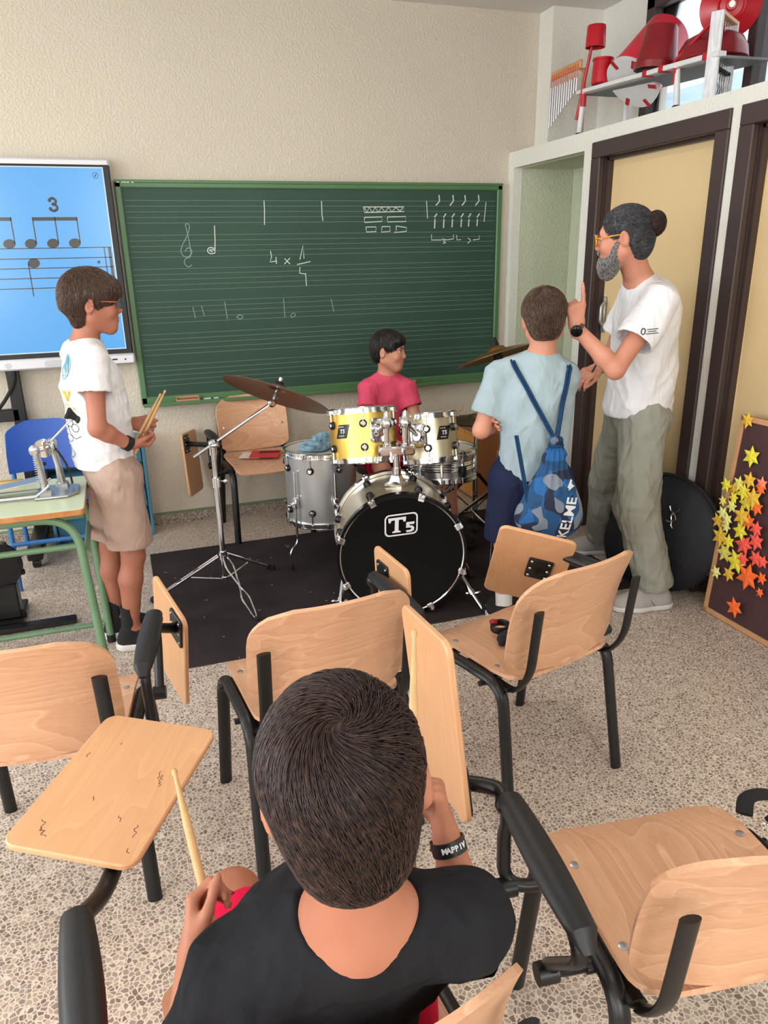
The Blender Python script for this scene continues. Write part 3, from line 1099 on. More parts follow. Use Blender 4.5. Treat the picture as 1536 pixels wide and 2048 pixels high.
MB().tube(bez([(-0.585, S + 0.01, 1.06), (-0.60, S + 0.0, 0.98), (-0.65, S + 0.0, 0.90), (-0.70, S + 0.0, 0.84)], 6), 0.010, 8).build('cable', M['black_rubber'], t)
# ------------------------------------------------------------------ school chairs with writing tablets
SEAT_Z = 0.452
def seat_fn(u, v):
    y = -0.205 + 0.425 * v
    hw, r = 0.208, 0.06
    dd = min(y + 0.205, 0.22 - y)
    if dd < r:
        hw = hw - r + math.sqrt(max(r * r - (r - dd) ** 2, 0))
    x = (2 * u - 1) * hw
    z = SEAT_Z + 0.010 * (x / 0.2) ** 2
    if y > 0.08:
        z -= 1.55 * (y - 0.08) ** 2
    z += 0.012 * max(0, (-0.10 - y) / 0.1) ** 2
    return (x, y, z)

def back_fn(u, v):
    z = 0.495 + 0.315 * v
    hw = 0.218 + 0.006 * v
    dt, db = 0.81 - z, z - 0.495
    if dt < 0.105:
        hw = hw - 0.105 + math.sqrt(max(0.105 ** 2 - (0.105 - dt) ** 2, 0))
    if db < 0.035:
        hw = hw - 0.035 + math.sqrt(max(0.035 ** 2 - (0.035 - db) ** 2, 0))
    x = (2 * u - 1) * hw
    y = -0.205 - 0.085 * v + 0.045 * (x / 0.22) ** 2 + 0.02 * math.sin(PI * v)
    z -= 0.025 * (1 - v) * (1 - (x / 0.22) ** 2)
    return (x, y, z)

TABLET = rrect(0.26, 0.39, 0.028)
def build_chair(label, x, y, rz, s, tablet, writing=False, arm_x=0, fw=0.0, face=None):
    """s: +1 arm on the sitter's right, -1 on the left; tablet: four world corners"""
    t = thing('tablet_chair', label, 'chair', (x, y, 0), rz, 'beech chairs with folding writing tablets')
    for sx in (-1, 1):
        X = sx * 0.222
        MB().tube(corner([(sx * 0.238, -0.235, 0.0), (X, -0.165, 0.435), (X, -0.02, 0.435)], 0.085), 0.0175, 12, flat=(0.82, 1.12), up=(1, 0, 0)).build('leg', M['black_metal'], t, local=True)
        MB().tube(corner([(sx * 0.238, 0.215, 0.0), (X, 0.165, 0.430), (X, -0.02, 0.435)], 0.085), 0.0175, 12, flat=(0.82, 1.12), up=(1, 0, 0)).build('leg', M['black_metal'], t, local=True)
    f = MB()
    for yy in (-0.10, 0.09):
        f.tube([(-0.235, yy, 0.425), (0.235, yy, 0.425)], 0.011, 10)
        for sx in (-1, 1):
            f.cyl((sx * 0.232, yy, 0.425), (sx * 0.252, yy, 0.425), 0.009, 10)
    f.build('frame', M['black_metal'], t, local=True)
    o = MB().sheet(lambda u, v: seat_fn(u, v), 16, 26, 0.011).build('seat', M['seat_wood'], t, 50, local=True)
    for sx in (-1, 1):
        for yy in (-0.10, 0.09):
            MB().lathe([(0.009, 0), (0.009, 0.0012), (0.006, 0.002), (0.0, 0.002)], (sx * 0.185, yy, SEAT_Z + 0.0085), (0, 0, 1), 12).build('bolt', M['steel'], o, local=True)
    o = MB().sheet(lambda u, v: back_fn(1 - u, v), 24, 18, 0.011).build('backrest', M['back_wood'], t, 50, local=True)
    for sx in (-1, 1):
        MB().lathe([(0.008, 0), (0.007, 0.003), (0.0, 0.004)], (sx * 0.185, -0.187, 0.63), (0, 1, 0.25), 12).build('bolt', M['steel'], o, local=True)
    for sx in (-1, 1):
        X = sx * 0.198
        MB().tube(corner([(X, 0.02, 0.428), (X, -0.19, 0.418), (X, -0.246, 0.50), (X, -0.268, 0.705)], 0.07), 0.018, 12, flat=(1.0, 0.42), up=(0, -1, 0.2)).build('back_bracket', M['black_metal'], t, local=True)
    ax = s * (arm_x if arm_x else 0.30)
    a = MB()
    a.tube(corner([(s * 0.225, -0.09, 0.425), (ax, -0.09, 0.425), (ax, -0.115, 0.61), (ax, 0.05, 0.622), (ax, 0.20, 0.622), (ax, 0.195, 0.55), (ax, 0.10, 0.425), (s * 0.225, 0.09, 0.425)], 0.05), 0.0135, 10)
    a.cyl((ax - 0.018 * s, -0.09, 0.425), (ax + 0.018 * s, -0.09, 0.425), 0.02, 14).cyl((ax - 0.018 * s, 0.10, 0.425), (ax + 0.018 * s, 0.10, 0.425), 0.02, 14)
    arm = a.build('arm_tube', M['black_metal'], t, local=True)
    yy = np.linspace(-0.135, 0.215, 15)
    w = [0.018 + 0.007 * math.sin(PI * min(1, max(0, (q + 0.135) / 0.35))) for q in yy]
    w[0] *= 0.5
    w[-1] *= 0.55
    zz = [0.634 - (0.02 if i in (0, 14) else 0) for i in range(15)]
    MB().tube([(ax, q, z) for q, z in zip(yy, zz)], w, 14, flat=(1.25, 0.78), up=(0, 0, 1)).build('armrest', M['black_plastic'], t, local=True)
    if fw:
        for o_ in (arm, [c_ for c_ in t.children if c_.name.startswith('armrest')][0]):
            for v_ in o_.data.vertices:
                v_.co.y += fw * min(1, max(0, (v_.co.z - 0.45) / 0.12))
    # writing tablet in world coordinates
    P = np.array(tablet, float)
    c = P.mean(0)
    ex, ey = nrm(P[1] - P[0] + P[2] - P[3]), P[3] - P[0] + P[2] - P[1]
    ey = nrm(ey - ex * (ey @ ex))
    R = np.stack([ex, ey, np.cross(ex, ey)], 1)
    tb = bpy.data.objects.new('writing_tablet', None)
    me = MB().plate(TABLET, 0.014, bev=0.003)
    ob = me.build('writing_tablet', M['tablet_wood'], None, 30)
    bpy.data.objects.remove(tb)
    mw = Matrix([list(R[i]) + [c[i]] for i in range(3)] + [[0, 0, 0, 1]])
    ob.parent = t
    ob.matrix_parent_inverse = Matrix.Identity(4)
    loc = MW[t.name].inverted() @ mw
    ob.matrix_basis = loc
    MW[ob.name] = mw
    # hinge plate and rod from the arm's front end to the tablet
    end = np.array(MW[t.name] @ Vector((ax, 0.205 + fw, 0.61)))
    side = 1 if (end - c) @ R[:, 2] > 0 else -1
    if face is not None:
        side = 1 if R[:, 2] @ np.array(face, float) > 0 else -1
    if writing:
        side = -1 if R[2, 2] > 0 else 1
    n = R[:, 2] * side
    q = end - c
    lx = float(np.clip(q @ R[:, 0], -0.075, 0.075))
    ly = float(np.clip(q @ R[:, 1], -0.13, 0.13))
    hp = c + R[:, 0] * lx + R[:, 1] * ly + n * 0.011
    h = MB()
    h.plate(rrect(0.085, 0.11, 0.008), 0.008, R=R, o=hp, bev=0.002)
    h.tube(bez([end, end * 0.5 + hp * 0.5 + n * 0.03, hp + n * 0.004], 6), 0.016, 10)
    h.ell(end, 0.022)
    hg = h.build('hinge_plate', M['black_metal'], ob)
    sw = MB()
    for i in (-1, 1):
        for j in (-1, 0, 1):
            sw.lathe([(0.0055, 0), (0.004, 0.003), (0, 0.0035)], hp + n * 0.004 + R[:, 0] * 0.03 * i + R[:, 1] * 0.04 * j, n, 10)
    sw.build('screws', M['steel'], ob)
    if writing:
        up = 1 if R[2, 2] > 0 else -1
        wr_ = MB()
        rng = random.Random(4)
        def scrib(u0, v0, ang, n_, sz):
            x_ = u0
            pts = []
            for k in range(n_):
                pts.append((x_ + rng.uniform(-.3, .3) * sz, v0 + rng.uniform(-1, 1) * sz))
                x_ += sz * 0.9
            ca, sa = math.cos(ang), math.sin(ang)
            P3 = []
            for (a_, b_) in pts:
                dx, dy = a_ - u0, b_ - v0
                xx, yy_ = u0 + ca * dx - sa * dy, v0 + sa * dx + ca * dy
                P3.append(c + R[:, 0] * xx + R[:, 1] * yy_ + R[:, 2] * up * 0.0072)
            wr_.tube(bez(P3, 3), 0.0007, 5, flat=(1, 0.3), up=tuple(R[:, 2] * up))
        for a_ in ((-0.10, -0.13, 1.2, 9, 0.004), (-0.085, 0.0, 1.3, 12, 0.0035), (-0.075, 0.02, 1.3, 10, 0.003), (0.10, 0.05, 1.5, 5, 0.004), (-0.055, -0.10, 0.9, 6, 0.003),
                   (0.06, -0.165, 0.9, 8, 0.0045), (0.065, -0.155, 0.9, 9, 0.005), (0.05, 0.10, 1.2, 4, 0.003), (-0.11, -0.165, 0.5, 4, 0.0045), (0.02, -0.06, 0.8, 5, 0.003)):
            scrib(*a_)
        wr_.build('pen_scribbles', basic('pen_ink', rgb(92, 62, 46), 0.8), ob)
    return t

rad = math.radians
CH = {}
CH['A'] = build_chair('empty beech chair in front of the bass drum, its back towards us', 0.405, 1.885, rad(5.5), 1,
                      [(0.742, 1.94, 0.705), (0.722, 2.20, 0.705), (0.735, 2.20, 0.315), (0.755, 1.94, 0.315)])
CH['B'] = build_chair('beech chair at the far left in front of the green desk, its tablet folded down', -0.302, 1.925, rad(-8), 1,
                      [(0.005, 2.367, 0.66), (0.082, 2.115, 0.573), (0.066, 2.215, 0.195), (-0.011, 2.467, 0.282)], False, 0.272)
CH['C'] = build_chair('beech chair holding a black wristband, tablet tilted up before its seat', 1.085, 1.86, rad(15), 1,
                      [(1.124, 2.078, 0.758), (1.342, 1.947, 0.707), (1.391, 2.155, 0.381), (1.172, 2.287, 0.432)], face=(0, -1, 0))
CH['D'] = build_chair('empty beech chair right beside the seated boy, padded black arm on its left', 0.893, 0.868, rad(-7), -1,
                      [(0.506, 1.359, 0.905), (0.499, 1.1, 0.935), (0.527, 1.054, 0.549), (0.534, 1.313, 0.518)], False, 0.322, -0.085)
CH['F'] = build_chair('beech chair the black-shirted boy sits on, scribbled tablet opened flat', 0.148, 0.818, rad(5), -1,
                      [(-0.098, 1.114, 0.600), (-0.323, 1.24, 0.617), (-0.128, 1.577, 0.630), (0.096, 1.451, 0.615)], True, 0.31, 0.03)
CH['W'] = build_chair('beech chair standing against the wall with a red folder on its seat', 0.745, 4.455, rad(184), 1,
                      [(0.28, 4.545, 0.632), (0.371, 4.757, 0.615), (0.388, 4.735, 0.225), (0.296, 4.522, 0.242)])
# ------------------------------------------------------------------ the drum kit on its mat
M['mat'] = basic('dark_carpet', rgb(60, 52, 54), 0.95, spec=0.1, noise=0.22, scale=5, bump=0.5, bscale=260)
o = MB().box((0.01, 2.85, 0.0), (2.36, 4.25, 0.007), bev=0.003).build('carpet_mat', M['mat'], None, 0)
o['label'], o['category'] = 'dark brown carpet mat lying under the drum kit', 'mat'
lint = MB()
rng = random.Random(3)
for i in range(26):
    x, y = rng.uniform(0.05, 0.9), rng.uniform(2.75, 4.1)
    a = rng.uniform(0, 6)
    l = rng.uniform(0.004, 0.012)
    lint.tube([(x, y, 0.0085), (x + l * math.cos(a), y + l * math.sin(a), 0.009), (x + l * math.cos(a + .8) * 1.5, y + l * math.sin(a + .8) * 1.5, 0.0085)], 0.0009, 4)
lo = lint.build('lint', basic('lint_white', rgb(190, 186, 178), 0.9), o)
lo['kind'] = 'stuff'

def shell_mat(name, c1, rough=0.32):
    m, nt, b, N, L = nodes(name)
    b.inputs['Base Color'].default_value = c1
    b.inputs['Metallic'].default_value = 0.75
    b.inputs['Roughness'].default_value = rough
    b.inputs['Anisotropic'].default_value = 0.6
    b.inputs['Coat Weight'].default_value = 0.25
    b.inputs['Coat Roughness'].default_value = 0.1
    return m
M['gold'] = shell_mat('gold_lacquer', (0.78, 0.50, 0.10, 1))
M['champagne'] = shell_mat('champagne_lacquer', (0.66, 0.58, 0.40, 1))
M['silver'] = shell_mat('silver_lacquer', (0.56, 0.57, 0.57, 1), 0.36)
M['drum_head'] = basic('drum_skin', rgb(214, 208, 198), 0.5)
M['tan_head'] = basic('bottom_skin', rgb(176, 158, 140), 0.4)
M['black_gloss'] = basic('black_gloss_skin', (0.004, 0.004, 0.005, 1), 0.14, spec=0.18)
M['badge'] = basic('badge_black', rgb(24, 22, 20), 0.3)
M['white_print'] = basic('white_print', rgb(226, 226, 228), 0.5)

def text_mesh(name, body, size, R, o, mat, parent, shear=0.0, bold=0.0, align='CENTER', ext=0.0006, xs=1.0):
    cu = bpy.data.curves.new(name, 'FONT')
    cu.body = body
    cu.size = size
    cu.shear = shear
    cu.offset = bold
    cu.extrude = ext
    cu.align_x = align
    cu.align_y = 'CENTER'
    tmp = bpy.data.objects.new(name + '_tmp', cu)
    C.objects.link(tmp)
    dg = bpy.context.evaluated_depsgraph_get()
    me = tmp.evaluated_get(dg).to_mesh()
    V = np.array([v.co[:] for v in me.vertices]) * V3(xs, 1, 1)
    F = [tuple(p.vertices) for p in me.polygons]
    tmp.evaluated_get(dg).to_mesh_clear()
    bpy.data.objects.remove(tmp)
    bpy.data.curves.remove(cu)
    return link_mesh(name, V @ np.asarray(R).T + np.asarray(o, float), F, mat, parent, 0)

def add_lug(parent, A, c, r, ang, z, dz):
    """round black lug with a chrome button and a tension rod running to the hoop at z+dz"""
    e = A @ V3(math.cos(ang), math.sin(ang), 0)
    p = c + e * r + A[:, 2] * z
    b = MB().lathe([(0.019, 0.0), (0.019, 0.010), (0.014, 0.016), (0.0, 0.016)], p, e, 18)
    l = b.build('lug', M['black_plastic'], parent)
    k = MB().lathe([(0.0125, 0.015), (0.0125, 0.018), (0.009, 0.021), (0.0, 0.021)], p, e, 16)
    q = p + e * 0.010
    k.cyl(q + A[:, 2] * np.sign(dz) * 0.014, q + A[:, 2] * dz, 0.0038, 8)
    k.cyl(q + A[:, 2] * (dz - np.sign(dz) * 0.012), q + A[:, 2] * (dz + np.sign(dz) * 0.006), 0.007, 10)
    k.build('tension_rod', M['chrome'], l)

def hoop(mb, A, c, r, z):
    mb.lathe([(r - 0.002, z - 0.014), (r + 0.013, z - 0.014), (r + 0.013, z - 0.008), (r + 0.005, z - 0.007), (r + 0.005, z + 0.010), (r + 0.010, z + 0.013), (r + 0.008, z + 0.016), (r - 0.001, z + 0.016), (r - 0.002, z - 0.014)], c, A[:, 2], 56, close=False)

def shell_drum(t, c, axis, r, h, mat, nl, a0, head_top, head_bot, mid=None):
    """drum with its base centre c; lugs near both hoops; A[:,2] is the axis"""
    A = axis_frame(axis)
    c = np.asarray(c, float)
    MB().lathe([(r, 0.010), (r, h - 0.010)], c, axis, 64, close=False).build('shell', mat, t)
    hb = MB()
    hoop(hb, A, c, r, h)
    hb.build('hoop', M['chrome'], t)
    hb = MB()
    hb.lathe([(r - 0.002, 0.014), (r + 0.013, 0.014), (r + 0.013, 0.008), (r + 0.005, 0.007), (r + 0.005, -0.010), (r + 0.010, -0.013), (r + 0.008, -0.016), (r - 0.001, -0.016), (r - 0.002, 0.014)], c, axis, 56, close=False)
    hb.build('hoop', M['chrome'], t)
    MB().lathe([(0.0, h + 0.004), (r - 0.006, h + 0.004), (r, h - 0.004), (r, h - 0.012)], c, axis, 56, close=False).build('head', head_top, t)
    MB().lathe([(0.0, -0.004), (r - 0.006, -0.004), (r, 0.004), (r, 0.012)], c, axis, 56, close=False).build('head', head_bot, t)
    for i in range(nl):
        a = a0 + 2 * PI * i / nl
        if mid:
            add_lug(t, A, c, r, a, h - mid, mid)
            add_lug(t, A, c, r, a, mid, -mid)
    return A

# bass drum
BA = V3(math.sin(rad(14)), math.cos(rad(14)), 0)
BC = V3(1.105, 2.970, 0.309)
BR, BH = 0.286, 0.42
t = thing('bass_drum', 'champagne bass drum with black front head and white badge', 'drum', (BC + BA * 0.2) * V3(1, 1, 0))
A = axis_frame(BA)
MB().lathe([(BR, 0.03), (BR, BH - 0.03)], BC, BA, 72, close=False).build('shell', M['champagne'], t)
for z0 in (0.0, BH - 0.035):
    MB().lathe([(BR + 0.002, z0), (BR + 0.016, z0), (BR + 0.016, z0 + 0.035), (BR + 0.002, z0 + 0.035), (BR + 0.002, z0)], BC, BA, 72, close=False).build('hoop', M['black_gloss'] if z0 == 0 else M['chrome'], t)
rim = MB().lathe([(BR - 0.006, 0.006), (BR + 0.003, 0.0), (BR + 0.0035, 0.012), (BR - 0.006, 0.012)], BC, BA, 72, close=False)
rim.build('front_rim', M['chrome'], t)
fh = MB().lathe([(0.0, 0.006), (BR - 0.012, 0.006), (BR + 0.001, 0.003), (BR + 0.001, 0.03)], BC, BA, 72, close=False).build('front_head', M['black_gloss'], t)
MB().lathe([(0.0, BH - 0.006), (BR - 0.012, BH - 0.006), (BR + 0.001, BH - 0.02)], BC, BA, 72, close=False).build('back_head', M['drum_head'], t)
EX = V3(BA[1], -BA[0], 0)
UP = V3(0, 0, 1)
for i in range(8):
    a = 2 * PI * (i + 0.5) / 8 + 0.08
    e = EX * math.cos(a) + UP * math.sin(a)
    tg = np.cross(BA, e)
    for z, s in ((0.0, 1), (BH, -1)):
        p = BC + BA * z + e * (BR + 0.018)
        c_ = MB()
        Rm = np.stack([tg, BA * s, e], 1)
        c_.box((-0.016, -0.006, -0.022), (0.016, 0.022, 0.006), Rm, p, 0.003)
        c_.box((-0.016, -0.006, -0.030), (0.016, 0.004, 0.0), Rm, p, 0.003)
        c_.cyl(p + BA * s * 0.02, p + BA * s * 0.11, 0.004, 8)
        c_.cyl(p - BA * s * 0.018, p + BA * s * 0.004, 0.007, 10)
        cl = c_.build('claw', M['chrome'], t)
        q = BC + BA * (z + s * 0.115) + e * BR
        MB().lathe([(0.019, 0.0), (0.019, 0.014), (0.013, 0.024), (0.0, 0.024)], q, e, 18).build('lug', M['black_plastic'], cl)
for s in (-1, 1):
    b = MB()
    p0 = BC + BA * 0.16 + EX * s * 0.262 + UP * -0.115
    foot = V3(0.835, 3.315, 0.012) if s < 0 else V3(1.512, 3.02, 0.012)
    if s < 0:
        foot = V3(0.80, 3.02, 0.012)
    if s > 0:
        foot = V3(1.475, 2.86, 0.012)
    mid_ = p0 + (foot - p0) * 0.62
    b.cyl(p0, mid_, 0.0135, 14).cyl(mid_ - (foot - p0) * 0.05, mid_ + (foot - p0) * 0.03, 0.018, 14).cyl(mid_, foot, 0.009, 12)
    b.cyl(mid_ + V3(0, 0, 0.0) - EX * 0.03 * s, mid_ + EX * 0.03 * s, 0.006, 8).ell(mid_ + EX * 0.034 * s, (0.012, 0.006, 0.008))
    b.ell(p0, (0.024, 0.024, 0.024))
    sp = b.build('spur', M['chrome'], t)
    MB().lathe([(0.006, 0), (0.013, 0.012), (0.012, 0.03), (0.0, 0.03)], foot - V3(0, 0, 0.004), (0, 0, 1), 12).build('rubber_tip', M['black_rubber'], sp)
# badge printed on the head
lc = BC - BA * 0.0015 + EX * (-0.004) + UP * 0.157
ang = rad(5)
LR = np.stack([EX * math.cos(ang) + UP * math.sin(ang), -EX * math.sin(ang) + UP * math.cos(ang), -BA], 1)
lg = MB()
ro, ri = rrect(0.152, 0.104, 0.022), rrect(0.138, 0.090, 0.017)
n = len(ro)
V = [lc + LR @ V3(p[0] + 0.10 * p[1], p[1], 0) for p in ro] + [lc + LR @ V3(p[0] + 0.10 * p[1], p[1], 0) for p in ri]
lg.add(V, [(k, (k + 1) % n, n + (k + 1) % n, n + k) for k in range(n)])
lgo = lg.build('badge_outline', M['white_print'], fh, 0)
tq = [(-0.060, 0.036), (-0.060, 0.014), (-0.053, 0.012), (-0.045, 0.024), (-0.030, 0.024), (-0.037, -0.026), (-0.048, -0.030), (-0.048, -0.036), (-0.010, -0.036), (-0.010, -0.030), (-0.019, -0.026), (-0.013, 0.024), (0.004, 0.024), (0.010, 0.012), (0.018, 0.014), (0.022, 0.036)]
MB().add([lc - BA * 0.0004 + LR @ V3(x + 0.004, y, 0) for x, y in tq], [tuple(range(len(tq)))]).build('letter', M['white_print'], fh, 0)
fq = [(0.018, 0.008), (0.056, 0.008), (0.053, -0.004), (0.031, -0.004), (0.030, -0.009), (0.044, -0.011), (0.052, -0.020), (0.049, -0.034), (0.036, -0.040), (0.014, -0.040), (0.013, -0.030), (0.032, -0.030), (0.038, -0.026), (0.037, -0.021), (0.031, -0.019), (0.014, -0.019)]
MB().add([lc - BA * 0.0006 + LR @ V3(x + 0.006, y, 0) for x, y in fq], [tuple(range(len(fq)))]).build('letter', M['white_print'], fh, 0)
# tom holder on top
hb0 = BC + BA * 0.20 + UP * BR
th = MB()
th.lathe([(0.062, 0.004), (0.060, 0.016), (0.036, 0.026), (0.026, 0.050), (0.020, 0.052), (0.0, 0.052)], hb0 - UP * 0.004, UP, 4)
TP = hb0 + UP * 0.155
th.cyl(hb0 + UP * 0.03, TP, 0.0165, 18).cyl(hb0 + UP * 0.055, hb0 + UP * 0.085, 0.021, 18)
th.box((-0.085, -0.028, -0.022), (0.085, 0.028, 0.022), np.stack([EX, BA, UP], 1), TP + UP * 0.012, 0.008)
for s in (-1, 1):
    th.tube([TP + EX * 0.03 * s - BA * 0.028, TP + EX * 0.03 * s - BA * 0.052, TP + EX * 0.03 * s - BA * 0.06 + UP * 0.03 * s], 0.006, 8)
posts = [TP + EX * s * 0.043 for s in (-1, 1)]
for p in posts:
    th.cyl(p, p + UP * 0.175, 0.0145, 18).cyl(p + UP * 0.025, p + UP * 0.045, 0.02, 18)
    th.lathe([(0.026, 0.12), (0.031, 0.13), (0.031, 0.15), (0.026, 0.158), (0.020, 0.166), (0.014, 0.174), (0.013, 0.19), (0.007, 0.197), (0.0, 0.2)], p, UP, 20)
th.build('tom_holder', M['chrome'], t)

# rack toms
def tom(label, c, axis, r, h, mat, a0, post, side, badge_ang, badge_xs):
    t = thing('rack_tom', label, 'drum', np.asarray(c), 0, 'rack toms on the bass drum')
    c = np.asarray(c, float)
    A = shell_drum(t, c, axis, r, h, mat, 6, a0, M['drum_head'], M['tan_head'], 0.062)
    # bracket and the short rod to the holder post
    tgt = post + UP * 0.14
    d = tgt - (c + A[:, 2] * h * 0.58)
    d = nrm(d - A[:, 2] * (d @ A[:, 2]))
    p = c + A[:, 2] * h * 0.58 + d * r
    tg = np.cross(A[:, 2], d)
    b = MB().plate(rrect(0.085, 0.115, 0.024), 0.012, R=np.stack([tg, A[:, 2], d], 1), o=p + d * 0.004, bev=0.004)
    for i in (-1, 1):
        for j in (-1, 1):
            b.ell(p + d * 0.011 + tg * 0.03 * i + A[:, 2] * 0.045 * j, 0.006, None, 10, 6)
    b.lathe([(0.036, 0.006), (0.028, 0.022), (0.022, 0.03), (0.0, 0.03)], p, d, 20)
    b.cyl(p + d * 0.01, tgt, 0.0125, 14)
    b.build('mount_bracket', M['chrome'], t)
    e = A @ V3(math.cos(badge_ang), math.sin(badge_ang), 0)
    tg = np.cross(A[:, 2], e)
    bo = MB()
    W, Hh = 0.062, 0.064
    rows = []
    for j, vv in enumerate((-1, 1)):
        for k in range(7):
            uu = -W / 2 + W * k / 6 + 0.010 * vv
            th_ = uu / r
            rows.append(c + (e * math.cos(th_) + tg * math.sin(th_)) * (r + 0.0015) + A[:, 2] * (h * 0.60 + vv * Hh / 2))
    bo.add(rows, [(k, k + 1, 7 + k + 1, 7 + k) for k in range(6)])
    bd_ = bo.build('badge', M['badge'], t, 0)
    for (tx, sz, dz) in (('T5', 0.026, 0.0), ('mmm', 0.010, 0.022), ('mmmm', 0.007, -0.020)):
        if tx != 'T5':
            lm = MB()
            for k in range(3):
                q = c + e * (r + 0.0022) + tg * (-0.016 + 0.011 * k) + A[:, 2] * (h * 0.60 + dz)
                lm.box((-0.004, -0.0005, -0.0018), (0.004, 0.0005, 0.0018), np.stack([tg, e, A[:, 2]], 1), q)
            lm.build('badge_mark', M['white_print'], bd_, 0)
        else:
            text_mesh('badge_letters', tx, sz, np.stack([tg, A[:, 2], e], 1), c + e * (r + 0.0025) + A[:, 2] * (h * 0.60 + dz), M['white_print'], bd_, 0.2, 0.0008, xs=1.0)
    vent = c + (A @ V3(math.cos(badge_ang + 0.9), math.sin(badge_ang + 0.9), 0)) * r + A[:, 2] * h * 0.42
    MB().lathe([(0.009, 0), (0.007, 0.003), (0.004, 0.0005), (0, 0.0005)], vent, A @ V3(math.cos(badge_ang + 0.9), math.sin(badge_ang + 0.9), 0), 14).build('air_vent', M['steel'], t)
    return t

def ang_of(A, d):
    return math.atan2(d @ A[:, 1], d @ A[:, 0])
AX1 = nrm((0.03, 0.235, 0.97))
AX2 = nrm((0.0, 0.235, 0.97))
to_cam = lambda c: nrm(V3(0, 0, 0.9) - np.asarray(c))
c1, c2 = V3(1.068, 3.385, 0.672), V3(1.392, 3.31, 0.655)
r1, r2 = 0.163, 0.138
a1 = ang_of(axis_frame(AX1), to_cam(c1))
a2 = ang_of(axis_frame(AX2), to_cam(c2))
tom('bright gold rack tom, the larger one left of the holder', c1, AX1, r1, 0.235, M['gold'], a1 + 0.03, posts[0], 1, a1 - 0.62, 1)
tom('pale champagne rack tom, the smaller one right of the holder', c2, AX2, r2, 0.215, M['champagne'], a2 - 0.06, posts[1], -1, a2 + 0.55, 1)

# floor tom
c3 = V3(0.962, 3.865, 0.245)
t = thing('floor_tom', 'large silver floor tom standing on three chrome legs', 'drum', (0.962, 3.865, 0))
a3 = ang_of(axis_frame(UP), to_cam(c3))
shell_drum(t, c3, (0, 0, 1), 0.195, 0.385, M['silver'], 8, a3 - 0.28, M['drum_head'], M['tan_head'], 0.075)
for dx, dy, kick in ((-0.83, -0.56, 1), (0.10, -0.99, 1), (0.55, 0.83, 1)):
    e = nrm((dx, dy, 0))
    p = c3 + e * 0.215
    f = c3 + e * 0.275
    b = MB().tube(corner([p + UP * 0.30, p - UP * 0.02, p - UP * 0.10, f * V3(1, 1, 0) + UP * 0.12, f * V3(1, 1, 0) + UP * 0.012], 0.03), 0.0062, 10)
    b.box((-0.016, -0.018, -0.03), (0.016, 0.014, 0.03), np.stack([np.cross(UP, e), e, UP], 1), p + UP * 0.13, 0.005)
    b.cyl(p + UP * 0.13, p + UP * 0.13 + e * 0.035, 0.006, 8).ell(p + UP * 0.13 + e * 0.042, (0.016, 0.016, 0.007))
    lg = b.build('leg', M['chrome'], t)
    MB().lathe([(0.011, 0), (0.012, 0.03), (0.007, 0.034), (0, 0.034)], f * V3(1, 1, 0) + UP * 0.007, UP, 12).build('rubber_foot', M['black_rubber'], lg)
# folded blue cloth on it
g = SDF((0.78, 3.66, 0.62), (1.12, 3.98, 0.78), 0.004)
g.ell((0.935, 3.83, 0.652), (0.105, 0.068, 0.020), rotz(0.2), 0.01)
g.ell((0.91, 3.79, 0.672), (0.066, 0.050, 0.024), rotz(0.9), 0.012)
g.ell((0.99, 3.82, 0.685), (0.052, 0.034, 0.040), rotz(0.3) @ roty(0.7), 0.01)
g.cap((0.93, 3.80, 0.70), (1.02, 3.83, 0.72), 0.018, 0.007, 0.012)
g.cap((0.85, 3.77, 0.680), (0.96, 3.77, 0.66), 0.016, 0.010, 0.008)
g.cut((0, 0, 0.637), (0, 0, -1))
V, F = g.mesh()
V = smoothed(V, F, 1)
V = wrinkle(V, F, 0.010, 80, 5, mask=lambda v: np.clip((v[:, 2] - 0.638) / 0.012, 0, 1))
o = link_mesh('cleaning_cloth', V, F, basic('pale_blue_cloth', rgb(140, 178, 196), 0.9, noise=0.1, scale=30, bump=0.3, bscale=300), None, 180)
o['label'], o['category'] = 'crumpled pale blue cloth lying on the floor tom', 'cloth'

# snare drum on its stand
c4 = V3(1.545, 3.525, 0.505)
AS = nrm((0.0, 0.05, 1))
t = thing('snare_drum', 'chrome snare drum behind the champagne rack tom', 'drum', c4)
A4 = shell_drum(t, c4, AS, 0.172, 0.14, M['steel'], 0, 0, M['drum_head'], M['tan_head'])
rg = MB()
for z in (0.052, 0.062, 0.078, 0.088):
    rg.lathe([(0.172, z - 0.004), (0.1755, z), (0.172, z + 0.004)], c4, AS, 56, close=False)
rg.build('shell_beads', M['chrome'], t)
for i in range(10):
    a = 2 * PI * i / 10 + 0.2
    e = A4 @ V3(math.cos(a), math.sin(a), 0)
    b = MB().box((-0.008, 0.0, -0.045), (0.008, 0.016, 0.045), np.stack([np.cross(AS, e), e, AS], 1), c4 + e * 0.172 + AS * 0.07, 0.004)
    b.cyl(c4 + e * 0.183 - AS * 0.012, c4 + e * 0.183 + AS * 0.155, 0.004, 8)
    b.build('lug', M['chrome'], t)
e = nrm((0.2, -0.97, 0))
MB().box((-0.014, 0, -0.03), (0.014, 0.026, 0.03), np.stack([np.cross(AS, e), e, AS], 1), c4 + e * 0.174 + AS * 0.06, 0.004).build('strainer', M['black_plastic'], t)

